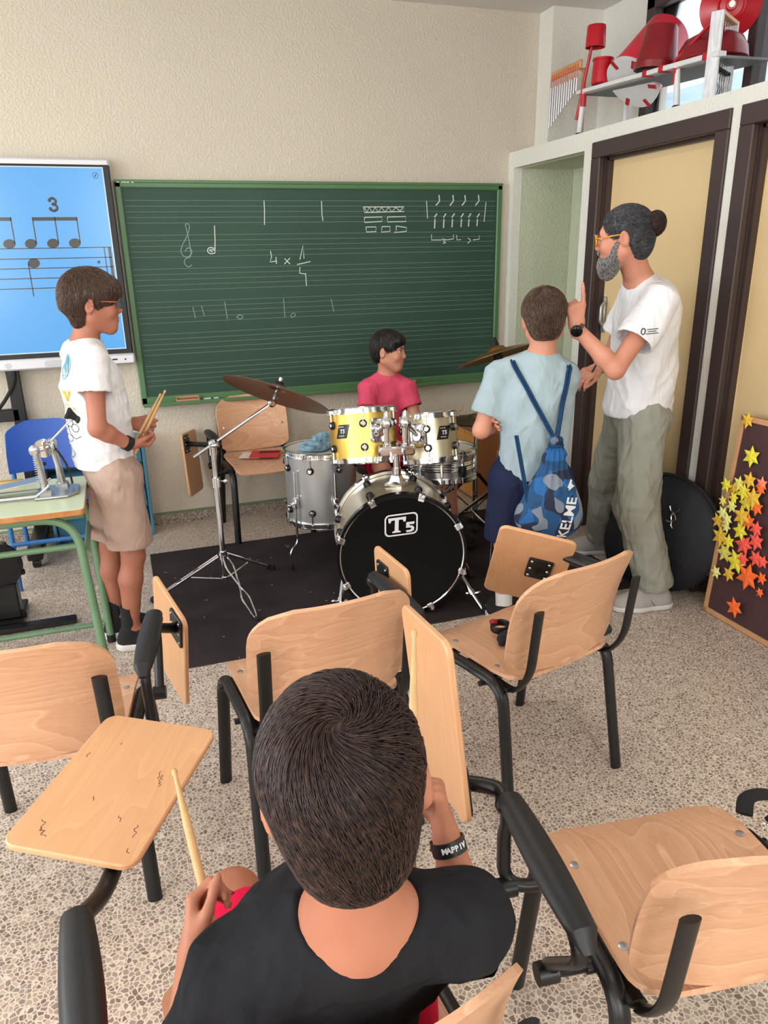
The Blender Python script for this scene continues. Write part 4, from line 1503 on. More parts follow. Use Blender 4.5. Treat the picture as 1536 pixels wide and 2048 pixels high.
def tripod(t, c, zc, r, angs, zlow, rt=0.0125, feet=True, mat='chrome'):
    """folding double-braced tripod: collar at height zc on the pole at c, feet on radius r"""
    c = np.asarray(c, float)
    for a, rr in zip(angs, r):
        d = V3(math.cos(a), math.sin(a), 0)
        side = V3(-d[1], d[0], 0)
        top = c + d * 0.025 + UP * zc
        ft = c + d * rr + UP * 0.02
        b = MB()
        for s in (-1, 1):
            b.tube([top + side * 0.011 * s, top + (ft - top) * 0.6 + side * 0.011 * s, ft + side * 0.006 * s], 0.0068, 8, flat=(0.5, 1.2), up=(0, 0, 1))
        for q in (0.35, 0.62):
            m = top + (ft - top) * q
            b.box((-0.013, -0.016, -0.008), (0.013, 0.016, 0.008), np.stack([side, nrm(ft - top), np.cross(side, nrm(ft - top))], 1), m, 0.002)
        m = top + (ft - top) * 0.5
        b.tube([m, c + d * 0.02 + UP * zlow], 0.0045, 6)
        l = b.build('leg', M[mat], t)
        MB().tube([top + (ft - top) * 0.9, ft + (ft - top) * 0.02], [0.013, 0.017], 10).ell(ft + UP * -0.002 + d * 0.004, (0.02, 0.02, 0.018)).build('rubber_foot', M['black_rubber'], l)

t = thing('snare_stand', 'low chrome tripod stand carrying the snare drum', 'stand', (1.545, 3.525, 0))
b = MB().cyl((1.545, 3.525, 0.07), (1.545, 3.525, 0.40), 0.0125, 14).cyl((1.545, 3.525, 0.36), (1.545, 3.525, 0.42), 0.02, 14)
b.build('pole', M['chrome'], t)
bk = MB()
for a in (0.4, 2.5, 4.6):
    d = V3(math.cos(a), math.sin(a), 0)
    p = V3(1.545, 3.525, 0.40)
    bk.tube(corner([p, p + d * 0.05 + UP * 0.02, p + d * 0.17 + UP * 0.07, p + d * 0.192 + UP * 0.085, p + d * 0.196 + UP * 0.125], 0.02), 0.007, 8)
bk.build('basket', M['chrome'], t)
tripod(t, (1.545, 3.525, 0), 0.22, (0.27, 0.27, 0.27), (0.5, 2.6, 4.9), 0.08)

# crash cymbal on its boom stand (left)
def cymbal_mesh(r, bell=0.055, lift=0.025, bow=0.03):
    prof = [(0.006, lift + bow)]
    for k in range(1, 6):
        q = k / 5
        prof.append((bell * q, bow + lift * math.sqrt(max(0, 1 - q ** 2)) + 0.0))
    for k in range(1, 11):
        q = k / 10
        prof.append((bell + (r - bell) * q, bow * (1 - q ** 1.6)))
    under = [(x, z - 0.0016) for x, z in prof[::-1]]
    return prof + under
M['bronze'] = None
def bronze(name, col):
    m, nt, b, N, L = nodes(name)
    b.inputs['Metallic'].default_value = 0.85
    b.inputs['Roughness'].default_value = 0.38
    tc = N.new('ShaderNodeTexCoord')
    sx = N.new('ShaderNodeVectorMath')
    sx.operation = 'LENGTH'
    L.new(tc.outputs['Object'], sx.inputs[0])
    w = N.new('ShaderNodeTexNoise')
    w.noise_dimensions = '1D'
    w.inputs['Scale'].default_value = 160
    L.new(sx.outputs['Value'], w.inputs['W'])
    r = N.new('ShaderNodeValToRGB')
    r.color_ramp.elements[0].position, r.color_ramp.elements[1].position = 0.3, 0.7
    r.color_ramp.elements[0].color = tuple(c * 0.72 for c in col[:3]) + (1,)
    r.color_ramp.elements[1].color = tuple(c * 1.15 for c in col[:3]) + (1,)
    L.new(w.outputs['Fac'], r.inputs[0])
    L.new(r.outputs[0], b.inputs['Base Color'])
    return m
M['bronze'] = bronze('aged_bronze', rgb(138, 110, 92))
M['brass'] = bronze('dark_brass', rgb(146, 108, 58))
def place_cymbal(name, parent, c, n, r, mat, **kw):
    """lathe around its own origin so the lathe grooves stay concentric"""
    mb = MB().lathe(cymbal_mesh(r, **kw), (0, 0, 0), (0, 0, 1), 72, close=False)
    o = mb.build(name, mat, None, 50)
    Am = axis_frame(n)
    mw = Matrix([list(Am[i]) + [c[i]] for i in range(3)] + [[0, 0, 0, 1]])
    o.parent = parent
    o.matrix_basis = MW[parent.name].inverted() @ mw
    MW[o.name] = mw
    return o
P0 = V3(0.362, 3.60, 0)
t = thing('cymbal_stand', 'chrome boom stand with a tilted bronze cymbal left of the drums', 'cymbal stand', P0)
b = MB().cyl(P0 + UP * 0.05, P0 + UP * 0.58, 0.0145, 18).cyl(P0 + UP * 0.55, P0 + UP * 0.74, 0.0115, 16)
b.cyl(P0 + UP * 0.555, P0 + UP * 0.605, 0.0205, 18).cyl(P0 + UP * 0.17, P0 + UP * 0.215, 0.021, 18).cyl(P0 + UP * 0.045, P0 + UP * 0.075, 0.019, 16)
b.cyl(P0 + UP * 0.585, P0 + UP * 0.585 + V3(0.04, -0.02, 0), 0.005, 8).ell(P0 + UP * 0.585 + V3(0.045, -0.022, 0), (0.012, 0.005, 0.012))
b.cyl(P0 + UP * 0.72, P0 + UP * 0.79, 0.019, 18)
b.build('pole', M['chrome'], t)
tl = P0 + V3(0.006, -0.005, 0.775)
bd = nrm(V3(0.66, 3.60, 0.945) - tl)
b = MB().cyl(tl - bd * 0.115, V3(0.66, 3.60, 0.945), 0.0078, 12).ell(tl, (0.026, 0.022, 0.022))
b.cyl(tl + V3(0, -0.03, 0), tl + V3(0, 0.03, 0), 0.012, 12).ell(tl + V3(0.0, -0.045, 0.0), (0.018, 0.006, 0.010))
e1 = V3(0.668, 3.60, 0.948)
b.ell(e1, (0.022, 0.018, 0.022)).cyl(e1 + V3(0, -0.02, 0), e1 + V3(0, 0.02, 0), 0.012, 12)
cn = nrm((0.40, 0.235, 0.89))
cc = V3(0.690, 3.60, 0.985)
b.cyl(e1, cc + cn * 0.09, 0.0065, 10).lathe([(0.006, 0), (0.014, 0.01), (0.010, 0.03), (0.006, 0.032)], cc - cn * 0.02, cn, 14)
b.cyl(cc + cn * 0.075, cc + cn * 0.088, 0.011, 10)
b.build('boom_arm', M['chrome'], t)
place_cymbal('cymbal', t, cc, cn, 0.27, M['bronze'])
MB().lathe([(0.005, 0.050), (0.02, 0.050), (0.02, 0.068), (0.005, 0.068)], cc, cn, 16).build('felt', M['black_rubber'], t)
tripod(t, P0, 0.19, (0.36, 0.31), (math.atan2(-0.03, -0.37), math.atan2(0.165, 0.275)), 0.065)
# third leg seen end-on: two crossing bent wires
wz = MB()
fd = nrm((0.075, -0.38, 0))
sd_ = V3(-fd[1], fd[0], 0)
for s in (-1, 1):
    pts = []
    for k, (q, w) in enumerate(((0.03, 0.012), (0.10, 0.02), (0.20, 0.004), (0.24, -0.004), (0.30, -0.020), (0.40, -0.010), (0.43, 0.0))):
        pts.append(P0 + fd * q + sd_ * w * s + UP * (0.19 * (1 - q / 0.43) + 0.012))
    wz.tube(corner(pts, 0.02), 0.0042, 7)
wl = wz.build('leg', M['chrome'], t)
MB().ell(P0 + fd * 0.43 + UP * 0.014, (0.012, 0.014, 0.012)).build('rubber_foot', M['black_rubber'], wl)

# ride cymbal stand on the right
P1 = V3(1.94, 3.62, 0)
t = thing('cymbal_stand', 'chrome straight stand with brass cymbal behind the boy with the bag', 'cymbal stand', P1)
rc = V3(1.905, 3.62, 1.098)
rn = nrm((-0.17, 0.30, 0.94))
b = MB().cyl(P1 + UP * 0.05, P1 + UP * 0.55, 0.0145, 16).cyl(P1 + UP * 0.5, V3(1.925, 3.62, 1.0), 0.011, 14)
b.cyl(P1 + UP * 0.53, P1 + UP * 0.57, 0.02, 16).ell((1.925, 3.62, 1.0), (0.024, 0.02, 0.024)).cyl((1.925, 3.62, 1.0), rc + rn * 0.10, 0.0065, 10)
b.ell((1.925, 3.60, 0.985), (0.02, 0.012, 0.02)).ell((1.90, 3.60, 1.01), (0.015, 0.01, 0.012))
b.build('pole', M['chrome'], t)
place_cymbal('cymbal', t, rc, rn, 0.228, M['brass'])
MB().lathe([(0.006, 0.0), (0.022, 0.0), (0.024, 0.02), (0.02, 0.045), (0.022, 0.06), (0.018, 0.085), (0.014, 0.10), (0.0, 0.102)], rc - rn * 0.0, rn, 18).lathe([(0.006, -0.05), (0.024, -0.05), (0.024, 0.0), (0.006, 0.0)], rc, rn, 18).build('felt', M['black_rubber'], t)
tripod(t, P1, 0.36, (0.45, 0.42, 0.42), (4.15, 2.0, 0.2), 0.08)

# hi-hat
P2 = V3(2.03, 4.12, 0)
t = thing('hi_hat', 'dark hi-hat cymbal pair low beside the wooden box drum', 'cymbal stand', P2)
b = MB().cyl(P2 + UP * 0.05, P2 + UP * 0.62, 0.0125, 14).cyl(P2 + UP * 0.6, P2 + UP * 0.78, 0.004, 8)
b.build('pole', M['chrome'], t)
place_cymbal('cymbal', t, P2 + UP * 0.648, (0, 0, 1), 0.178, M['bronze'], bell=0.05, lift=0.02, bow=0.02)
place_cymbal('cymbal', t, P2 + UP * 0.640, (0, 0, -1), 0.178, M['bronze'], bell=0.05, lift=0.02, bow=0.02)
tripod(t, P2, 0.30, (0.27, 0.27, 0.27), (4.3, 2.3, 0.2), 0.07, mat='black_metal')
b = MB().box((-0.045, -0.24, 0.012), (0.045, 0.02, 0.02), rotz(0.35) @ rotx(0.0), P2 + V3(-0.05, -0.05, 0.03), 0.004)
b.build('pedal', M['black_metal'], t)

# kick pedal of the bass drum and the throne
kp = BC + BA * (BH + 0.02)
t = thing('kick_pedal', 'black kick pedal at the rear of the bass drum', 'drum pedal', kp * V3(1, 1, 0))
Rk = np.stack([EX, BA, UP], 1)
b = MB().box((-0.06, 0.0, 0.008), (0.06, 0.30, 0.018), Rk, kp * V3(1, 1, 0), 0.004).box((-0.042, 0.04, 0.03), (0.042, 0.28, 0.036), Rk @ rotx(0.0), kp * V3(1, 1, 0), 0.003)
for s in (-1, 1):
    b.box((s * 0.05 - 0.008, 0.02, 0.018), (s * 0.05 + 0.008, 0.045, 0.21), Rk, kp * V3(1, 1, 0), 0.003)
b.cyl(kp * V3(1, 1, 0) + Rk @ V3(-0.05, 0.032, 0.20), kp * V3(1, 1, 0) + Rk @ V3(0.05, 0.032, 0.20), 0.008, 10)
b.build('frame', M['black_metal'], t)
MB().cyl(kp * V3(1, 1, 0) + Rk @ V3(0, 0.034, 0.2), kp * V3(1, 1, 0) + Rk @ V3(0, 0.03, 0.32), 0.004, 8).ell(kp * V3(1, 1, 0) + Rk @ V3(0, 0.022, 0.33), (0.02, 0.02, 0.025)).build('beater', M['steel'], t)
TH = V3(1.43, 4.20, 0)
t = thing('drum_throne', 'round black stool under the boy in the pink shirt', 'stool', TH)
MB().lathe([(0.0, 0.36), (0.13, 0.36), (0.155, 0.375), (0.158, 0.41), (0.145, 0.428), (0.0, 0.432)], TH, UP, 32).build('seat', M['black_plastic'], t)
MB().cyl(TH + UP * 0.06, TH + UP * 0.37, 0.014, 14).build('pole', M['chrome'], t)
tripod(t, TH, 0.22, (0.25, 0.25, 0.25), (0.6, 2.7, 4.8), 0.08)

# box drum by the niche
t = thing('box_drum', 'orange wooden box drum standing in the corner by the niche', 'drum', (2.35, 4.60, 0))
M['cajon_front'] = basic('orange_plywood', rgb(214, 148, 72), 0.45, noise=0.10, scale=6, stretch=(1, 1, 0.2))
M['cajon_side'] = basic('brown_plywood', rgb(150, 92, 48), 0.5, noise=0.10, scale=6, stretch=(1, 1, 0.2))
MB().box((2.203, 4.452, 0.012), (2.50, 4.75, 0.47), bev=0.004).build('body', M['cajon_side'], t)
MB().box((2.196, 4.455, 0.014), (2.203, 4.748, 0.468), bev=0.002).build('front_plate', M['cajon_front'], t)
sc = MB()
for k in range(6):
    for (y, z) in ((4.468, 0.035 + 0.083 * k), (4.735, 0.035 + 0.083 * k), (4.48 + 0.05 * k, 0.03), (4.48 + 0.05 * k, 0.455)):
        sc.ell((2.1955, y, z), (0.002, 0.004, 0.004), None, 8, 5)
so = sc.build('screws', M['black_metal'], t)
for x, y in ((2.225, 4.475), (2.475, 4.475), (2.225, 4.725), (2.475, 4.725)):
    MB().cyl((x, y, 0), (x, y, 0.013), 0.014, 12).build('foot', M['black_rubber'], t)
# ------------------------------------------------------------------ green desk and what stands on it
t = thing('school_desk', 'pale green topped school desk with green tube legs at the left edge', 'desk', (-0.56, 3.12, 0))
M['laminate'] = basic('green_laminate', rgb(198, 208, 172), 0.3, noise=0.04, scale=4)
M['green_metal'] = basic('green_tube', rgb(104, 138, 104), 0.35, noise=0.08, scale=10)
M['desk_edge'] = basic('desk_edge', rgb(186, 124, 70), 0.5, noise=0.2, scale=30)
tp = MB()
tp.plate([(x - 0.555, y + 3.118) for x, y in rrect(0.70, 0.50, 0.02)], 0.022, o=(0, 0, 0.727), bev=0.0025)
tp.build('table_top', M['desk_edge'], t, 30)
MB().plate([(x - 0.555, y + 3.118) for x, y in rrect(0.696, 0.496, 0.019)], 0.003, o=(0, 0, 0.7393), bev=0.001).build('laminate_surface', M['laminate'], t, 30)
for (y0, yf) in ((2.93, 2.80), (3.31, 3.225)):
    for s in (0, 1):
        x0, xf = ((-0.250, -0.205) if yf < 3 else (-0.222, -0.205)) if s else (-0.875, -0.915)
        xm = -0.555
        MB().tube(corner([(xm, y0, 0.695), (x0, y0, 0.695), (xf, yf, 0.018)], 0.13, 8), 0.0165, 12).build('leg', M['green_metal'], t)
        MB().cyl((xf, yf, 0.0), (xf, yf, 0.035), 0.0185, 14).build('rubber_foot', M['black_rubber'], t)
for a_, b_ in (((-0.87, 2.92, 0.58), (-0.24, 2.92, 0.58)), ((-0.87, 3.305, 0.58), (-0.24, 3.305, 0.58)), ((-0.225, 2.90, 0.55), (-0.225, 3.30, 0.55)),
               ((-0.885, 2.90, 0.55), (-0.885, 3.30, 0.55)), ((-0.90, 3.235, 0.09), (-0.222, 3.235, 0.09))):
    MB().tube([a_, b_], 0.012, 10).build('crossbar', M['green_metal'], t)

PX, PY = -0.315, 3.13
ZD = 0.741
t = thing('kick_pedal', 'chrome drum kick pedal lying on the green desk', 'drum pedal', (PX, PY, ZD))
M['cast'] = basic('cast_metal', (0.42, 0.43, 0.44, 1), 0.32, metal=0.9)
b = MB().plate([(-0.075, -0.09), (0.045, -0.09), (0.085, -0.045), (0.085, 0.06), (0.04, 0.09), (-0.075, 0.09)], 0.012, o=(PX, PY, ZD + 0.006), bev=0.003)
b.build('base_plate', M['cast'], t)
up_ = MB()
for (dx, dy) in ((-0.035, -0.045), (0.02, 0.06)):
    up_.tube([(PX + dx, PY + dy, ZD + 0.008), (PX + dx - 0.004, PY + dy, ZD + 0.10), (PX + dx - 0.012, PY + dy, ZD + 0.185)], [0.017, 0.0135, 0.015], 12)
    up_.ell((PX + dx - 0.014, PY + dy, ZD + 0.19), (0.022, 0.014, 0.024))
    up_.box((PX + dx - 0.025, PY + dy - 0.018, ZD), (PX + dx + 0.025, PY + dy + 0.018, ZD + 0.03), bev=0.006)
up_.build('post', M['cast'], t)
ax0, ax1 = V3(PX - 0.05, PY - 0.06, ZD + 0.185), V3(PX + 0.01, PY + 0.075, ZD + 0.185)
a = MB().cyl(ax0, ax1, 0.009, 12)
am = (ax0 + ax1) / 2
a.lathe([(0.0, -0.011), (0.036, -0.011), (0.036, -0.005), (0.030, 0), (0.036, 0.005), (0.036, 0.011), (0.0, 0.011)], am, ax1 - ax0, 22)
a.box((-0.016, -0.016, -0.016), (0.02, 0.016, 0.02), None, am + V3(0.012, 0, 0.012), 0.004)
a.build('cam', M['chrome'], t)
bh = V3(-0.205, 3.13, 1.045)
be = MB().cyl(am, bh, 0.0042, 10)
bo = be.build('beater_shaft', M['chrome'], t)
dv = nrm(V3(0.55, 0.0, -0.30))
MB().lathe([(0.0, -0.032), (0.022, -0.032), (0.025, -0.024), (0.017, -0.01), (0.017, 0.008), (0.026, 0.018), (0.026, 0.024), (0.0, 0.024)], bh, dv, 20).build('beater_head', M['black_rubber'], t)
MB().lathe([(0.0, 0.024), (0.026, 0.024), (0.025, 0.036), (0.014, 0.040), (0.0, 0.041)], bh, dv, 20).build('felt_face', basic('pink_felt', rgb(196, 158, 140), 0.95), t)
ch_ = MB()
for k in range(16):
    q = k / 15
    p = am + V3(0.036, 0.01, 0.0) * (1 - q) + (V3(PX + 0.06, PY + 0.03, ZD + 0.03) - am) * q + V3(0.012 * math.sin(PI * q), 0, 0)
    ch_.box((-0.004, -0.007, -0.005), (0.004, 0.007, 0.005), None, p, 0.001)
ch_.build('chain', M['black_metal'], t)
sp_ = MB().tube([(PX - 0.052 + 0.008 * math.cos(k * 0.9), PY - 0.055 + 0.008 * math.sin(k * 0.9), ZD + 0.05 + 0.0013 * k) for k in range(90)], 0.0014, 5)
sp_.build('spring', M['chrome'], t)
MB().sheet(lambda u, v: (PX - 0.05 - 0.34 * u, PY - 0.045 + 0.09 * v * (1 - 0.15 * u), ZD + 0.062 - 0.045 * u), 10, 4, 0.006).build('footboard', M['steel'], t)
rd_ = MB()
for dy in (-0.07, -0.052, 0.05):
    rd_.tube(corner([(PX - 0.02, PY + dy, ZD + 0.05), (PX - 0.07, PY + dy, ZD + 0.012), (PX - 0.42, PY + dy * 0.8, ZD + 0.008)], 0.01), 0.004, 8)
rd_.build('radius_rod', M['chrome'], t)
o = MB().plate([(x - 0.60, y + 3.315) for x, y in rrect(0.30, 0.05, 0.012)], 0.022, o=(0, 0, ZD + 0.012), bev=0.006).build('pencil_case', basic('mustard_cloth', rgb(206, 172, 96), 0.8), None, 50)
o['label'], o['category'] = 'flat mustard yellow case lying on the green desk behind the pedal', 'case'

# practice pad of an electronic kit under the desk
t = thing('kick_pad', 'round black electronic kick pad on its stand under the green desk', 'drum pad', (-0.66, 3.60, 0))
kc = V3(-0.675, 3.60, 0.29)
kn = nrm((0.30, -1, 0.05))
Ak = axis_frame(kn)
MB().lathe([(0.0, -0.03), (0.10, -0.03), (0.112, -0.02), (0.112, 0.018), (0.104, 0.028), (0.098, 0.028), (0.094, 0.018), (0.0, 0.018)], kc, kn, 40).build('pad', M['black_plastic'], t)
for i in range(8):
    a_ = 2 * PI * i / 8 + 0.35
    e = Ak @ V3(math.cos(a_), math.sin(a_), 0)
    MB().cyl(kc + e * 0.113 - kn * 0.02, kc + e * 0.113 + kn * 0.034, 0.009, 10).box((-0.012, -0.012, -0.01), (0.012, 0.012, 0.012), Ak, kc + e * 0.112 + kn * 0.01, 0.003).build('clamp', M['black_metal'], t)
MB().box((-0.78, 3.57, 0.03), (-0.605, 3.66, 0.20), bev=0.006).box((-0.76, 3.58, 0.02), (-0.585, 3.60, 0.06), bev=0.003).build('upright', M['black_metal'], t)
MB().box((-1.1, 3.46, 0.004), (-0.36, 3.52, 0.03), bev=0.006).box((-0.75, 3.50, 0.004), (-0.60, 3.80, 0.03), bev=0.006).build('base', M['black_metal'], t)

# blue plastic chair and the blue crate behind the boy
M['blue_plastic'] = basic('royal_blue_plastic', rgb(20, 78, 172), 0.4, bump=0.02, bscale=200)
M['blue_metal'] = basic('blue_tube', rgb(48, 112, 176), 0.4)
t = thing('plastic_chair', 'royal blue plastic chair behind the green desk under the screen', 'chair', (-0.47, 4.30, 0))
def bfn(u, v):
    hw = 0.205 * (1 - 0.10 * max(0, v - 0.4)) * (1 if v < 0.82 else math.sqrt(max(0.02, 1 - ((v - 0.82) / 0.18) ** 2 * 0.75)))
    x = (2 * u - 1) * hw
    return (-0.46 + x, 4.43 + 0.05 * v - 0.045 * (x / 0.2) ** 2, 0.53 + 0.275 * v - 0.02 * (x / 0.2) ** 2 * v)
bk = MB().sheet(bfn, 18, 18, -0.008).build('backrest', M['blue_plastic'], t, 60)
dt = MB()
for i in range(3):
    for j in range(3):
        p = V3(*bfn(0.2 + 0.3 * i, 0.25 + 0.28 * j))
        dt.lathe([(0.016, 0), (0.012, 0.003), (0.0, 0.004)], p + V3(0, -0.001, 0), (0, -1, 0), 14)
dt.build('raised_dots', M['blue_plastic'], bk, 50)
MB().sheet(lambda u, v: (-0.66 + 0.40 * u, 4.02 + 0.40 * v, 0.44 - 0.02 * math.sin(PI * v) + 0.015 * (2 * u - 1) ** 2), 10, 10, 0.008).build('seat', M['blue_plastic'], t, 60)
for x in (-0.655, -0.265):
    MB().tube(corner([(x, 4.52, 0.0), (x, 4.46, 0.40), (x, 4.48, 0.62)], 0.1), 0.0125, 10).build('leg', M['blue_metal'], t)
    MB().tube(corner([(x, 3.98, 0.0), (x, 4.03, 0.42), (x, 4.46, 0.43)], 0.05), 0.0125, 10).build('leg', M['blue_metal'], t)
for y in (4.49, 4.0):
    MB().tube([(-0.655, y, 0.25), (-0.265, y, 0.25)], 0.012, 10).build('crossbar', M['blue_metal'], t)
b = MB().box((-0.565, 4.425, 0.42), (-0.475, 4.435, 0.57), bev=0.003).build('bracket', M['black_metal'], t)
MB().lathe([(0.008, 0), (0.006, 0.004), (0, 0.005)], (-0.52, 4.425, 0.49), (0, -1, 0), 12).build('bolt', M['steel'], b)

t = thing('plastic_crate', 'blue plastic crate with stepped pockets leaning on the wall behind the boy in glasses', 'crate', (-0.20, 4.66, 0))
M['crate'] = basic('teal_blue_plastic', rgb(72, 124, 148), 0.35)
Rc = rotx(-0.03)
cr = MB().box((-0.30, 0.10, 0), (0.28, 0.115, 0.63), Rc, (-0.22, 4.60, 0.002), 0.003)
for x in (-0.30, 0.262):
    cr.box((x, 0.0, 0), (x + 0.02, 0.115, 0.63), Rc, (-0.22, 4.60, 0.002), 0.004)
cr.box((-0.30, 0.0, 0), (0.28, 0.115, 0.014), Rc, (-0.22, 4.60, 0.002), 0.003).box((-0.30, 0.0, 0.616), (0.28, 0.115, 0.63), Rc, (-0.22, 4.60, 0.002), 0.003)
cr.build('shell', M['crate'], t, 30)
pk = MB()
for k in range(4):
    z0 = 0.05 + 0.14 * k
    for (x0, x1) in ((-0.275, -0.02), (0.0, 0.255)):
        V = [(x0, 0.03, z0), (x1, 0.03, z0), (x1, 0.015, z0 + 0.08), (x0, 0.015, z0 + 0.08), (x1, 0.098, z0 + 0.115), (x0, 0.098, z0 + 0.115), (x0, 0.098, z0), (x1, 0.098, z0)]
        V = [np.array(Rc) @ V3(*v) + V3(-0.22, 4.60, 0.002) for v in V]
        pk.add(V, [(0, 1, 2, 3), (3, 2, 4, 5), (0, 3, 5, 6), (1, 7, 4, 2), (0, 6, 7, 1)])
pk.build('pockets', M['crate'], t, 20)

# red folder, sheet and pencil on the wall chair
zf = 0.466
def flat_quad(name, pts, th, mat, label, cat, z=zf):
    P = np.array([(x, y) for x, y in pts])
    c_ = P.mean(0)
    if np.cross(P[1] - P[0], P[2] - P[1]) < 0:
        P = P[::-1]
    o = MB().plate(P, th, o=(0, 0, z + th / 2), bev=0.001).build(name, mat, None, 0)
    o['label'], o['category'] = label, cat
    return o
M['red_folder'] = basic('red_card', rgb(196, 28, 48), 0.4)
flat_quad('paper_sheet', [(0.60, 4.48), (0.72, 4.43), (0.77, 4.56), (0.65, 4.61)], 0.002, basic('white_paper', rgb(226, 222, 214), 0.7), 'white paper sheet with printing sticking out from under the red folder', 'paper')
flat_quad('folder', [(0.66, 4.45), (0.83, 4.39), (0.88, 4.54), (0.71, 4.60)], 0.008, M['red_folder'], 'red folder lying on the seat of the chair by the wall', 'folder', zf + 0.003)
o = MB().cyl((0.74, 4.53, zf + 0.0155), (0.86, 4.50, zf + 0.0155), 0.0042, 8).build('pencil', basic('dark_pencil', rgb(52, 40, 44), 0.5), None)
o['label'], o['category'] = 'dark pencil resting on the red folder', 'pencil'

# black wristband and pouch on the seat in front of the bass drum
zs = 0.463
M['black_cloth'] = basic('black_cloth', rgb(26, 25, 27), 0.9, bump=0.2, bscale=300)
g = SDF((0.96, 1.79, 0.44), (1.12, 1.93, 0.53), 0.003)
g.ell((1.045, 1.845, zs + 0.012), (0.052, 0.032, 0.014), rotz(0.4), 0.01)
g.cap((1.01, 1.83, zs + 0.012), (1.0, 1.815, zs + 0.008), 0.014, 0.01, 0.01)
g.cut((0, 0, zs + 0.001), (0, 0, -1))
V, F = g.mesh()
o = link_mesh('pouch', wrinkle(smoothed(V, F, 1), F, 0.003, 120, 3), F, M['black_cloth'], None, 180)
o['label'], o['category'] = 'small black cloth pouch on the seat beside the wristband', 'pouch'
t = thing('wristband', 'black wristband with a red clasp lying on a chair seat', 'wristband', (1.035, 1.90, zs))
MB().tube([(1.035 + 0.030 * math.cos(a_), 1.893 + 0.022 * math.sin(a_), zs + 0.022 + 0.004 * math.sin(a_)) for a_ in np.linspace(0, 2 * PI, 30)[:-1]], 0.011, 10, closed=True, flat=(0.35, 1.1), up=(0, 0, 1)).build('strap', M['black_plastic'], t)
MB().ell((1.018, 1.907, zs + 0.036), (0.014, 0.012, 0.008)).build('clasp', basic('red_gloss', rgb(150, 16, 26), 0.15), t)
# red cap on the floor
o = MB().lathe([(0.0, 0.0), (0.038, 0.0), (0.040, 0.006), (0.040, 0.022), (0.034, 0.026), (0.034, 0.034), (0.028, 0.037), (0.0, 0.037)], (1.395, 2.34, 0.0), UP, 28).build('floor_marker', basic('orange_red_plastic', rgb(255, 70, 52), 0.3), None)
o['label'], o['category'] = 'small orange red plastic marker disc on the floor under a chair', 'marker'
# strap on the near right chair
t = thing('bag_strap', 'black strap with a metal ring on the seat at the right edge', 'strap', (1.17, 0.955, zs))
MB().tube(bez([(1.125, 0.965, zs + 0.012), (1.15, 0.985, zs + 0.03), (1.19, 0.975, zs + 0.036), (1.23, 0.95, zs + 0.02), (1.27, 0.96, zs + 0.012)], 6), 0.017, 10, flat=(1, 0.5), up=(0, 0, 1)).tube(bez([(1.16, 0.93, zs + 0.01), (1.20, 0.935, zs + 0.014), (1.26, 0.92, zs + 0.01)], 6), 0.014, 8, flat=(1, 0.5), up=(0, 0, 1)).build('webbing', M['black_cloth'], t)
MB().tube([(1.145 + 0.010 * math.cos(a_), 0.925 + 0.010 * math.sin(a_), zs + 0.006) for a_ in np.linspace(0, 2 * PI, 16)[:-1]], 0.0028, 6, closed=True).build('ring', M['chrome'], t)

# ------------------------------------------------------------------ notice board with paper stars
P0b, upb, yb = V3(2.462, 0, 0.002), nrm((0.066, 0, 0.93)), V3(0, -1, 0)
nb = np.cross(yb, upb)
nb = nb if nb[0] < 0 else -nb
Rb = np.stack([yb, upb, np.cross(yb, upb)], 1)
t = thing('notice_board', 'dark maroon notice board full of folded paper stars leaning on the door', 'notice board', (2.46, 2.0, 0))
M['maroon'] = basic('maroon_card', rgb(72, 44, 46), 0.8, noise=0.06, scale=20)
M['pine'] = basic('pine_strip', rgb(196, 146, 104), 0.55, noise=0.1, scale=12, stretch=(1, 1, 1))
y0b, y1b, hb = -2.52, -1.45, 0.93
def onb(y, z, d=0.0):
    return P0b + yb * y + upb * z + nb * d
MB().add([onb(y0b, 0.0, -0.004), onb(y1b, 0.0, -0.004), onb(y1b, hb, -0.004), onb(y0b, hb, -0.004), onb(y0b, 0, 0.004), onb(y1b, 0, 0.004), onb(y1b, hb, 0.004), onb(y0b, hb, 0.004)],
         [(0, 1, 2, 3), (4, 5, 6, 7), (0, 1, 5, 4), (2, 3, 7, 6), (0, 4, 7, 3), (1, 2, 6, 5)]).build('panel', M['maroon'], t, 0)
fb = MB()
Rf = np.stack([yb, upb, nb], 1)
for (a0, a1, b0, b1) in ((y0b, y0b + 0.022, 0, hb), (y1b - 0.022, y1b, 0, hb), (y0b, y1b, 0, 0.024), (y0b, y1b, hb - 0.024, hb)):
    fb.box((a0, b0, -0.005), (a1, b1, 0.012), Rf, P0b, 0.002)
fb.build('frame', M['pine'], t, 20)
SCOL = [rgb(226, 182, 58), rgb(232, 218, 62), rgb(226, 216, 106), rgb(232, 232, 140), rgb(244, 92, 78), rgb(248, 110, 44), rgb(246, 140, 108)]
for i, c_ in enumerate(SCOL):
    M['star%d' % i] = basic('star_paper_%d' % i, c_, 0.7, noise=0.05, scale=60)
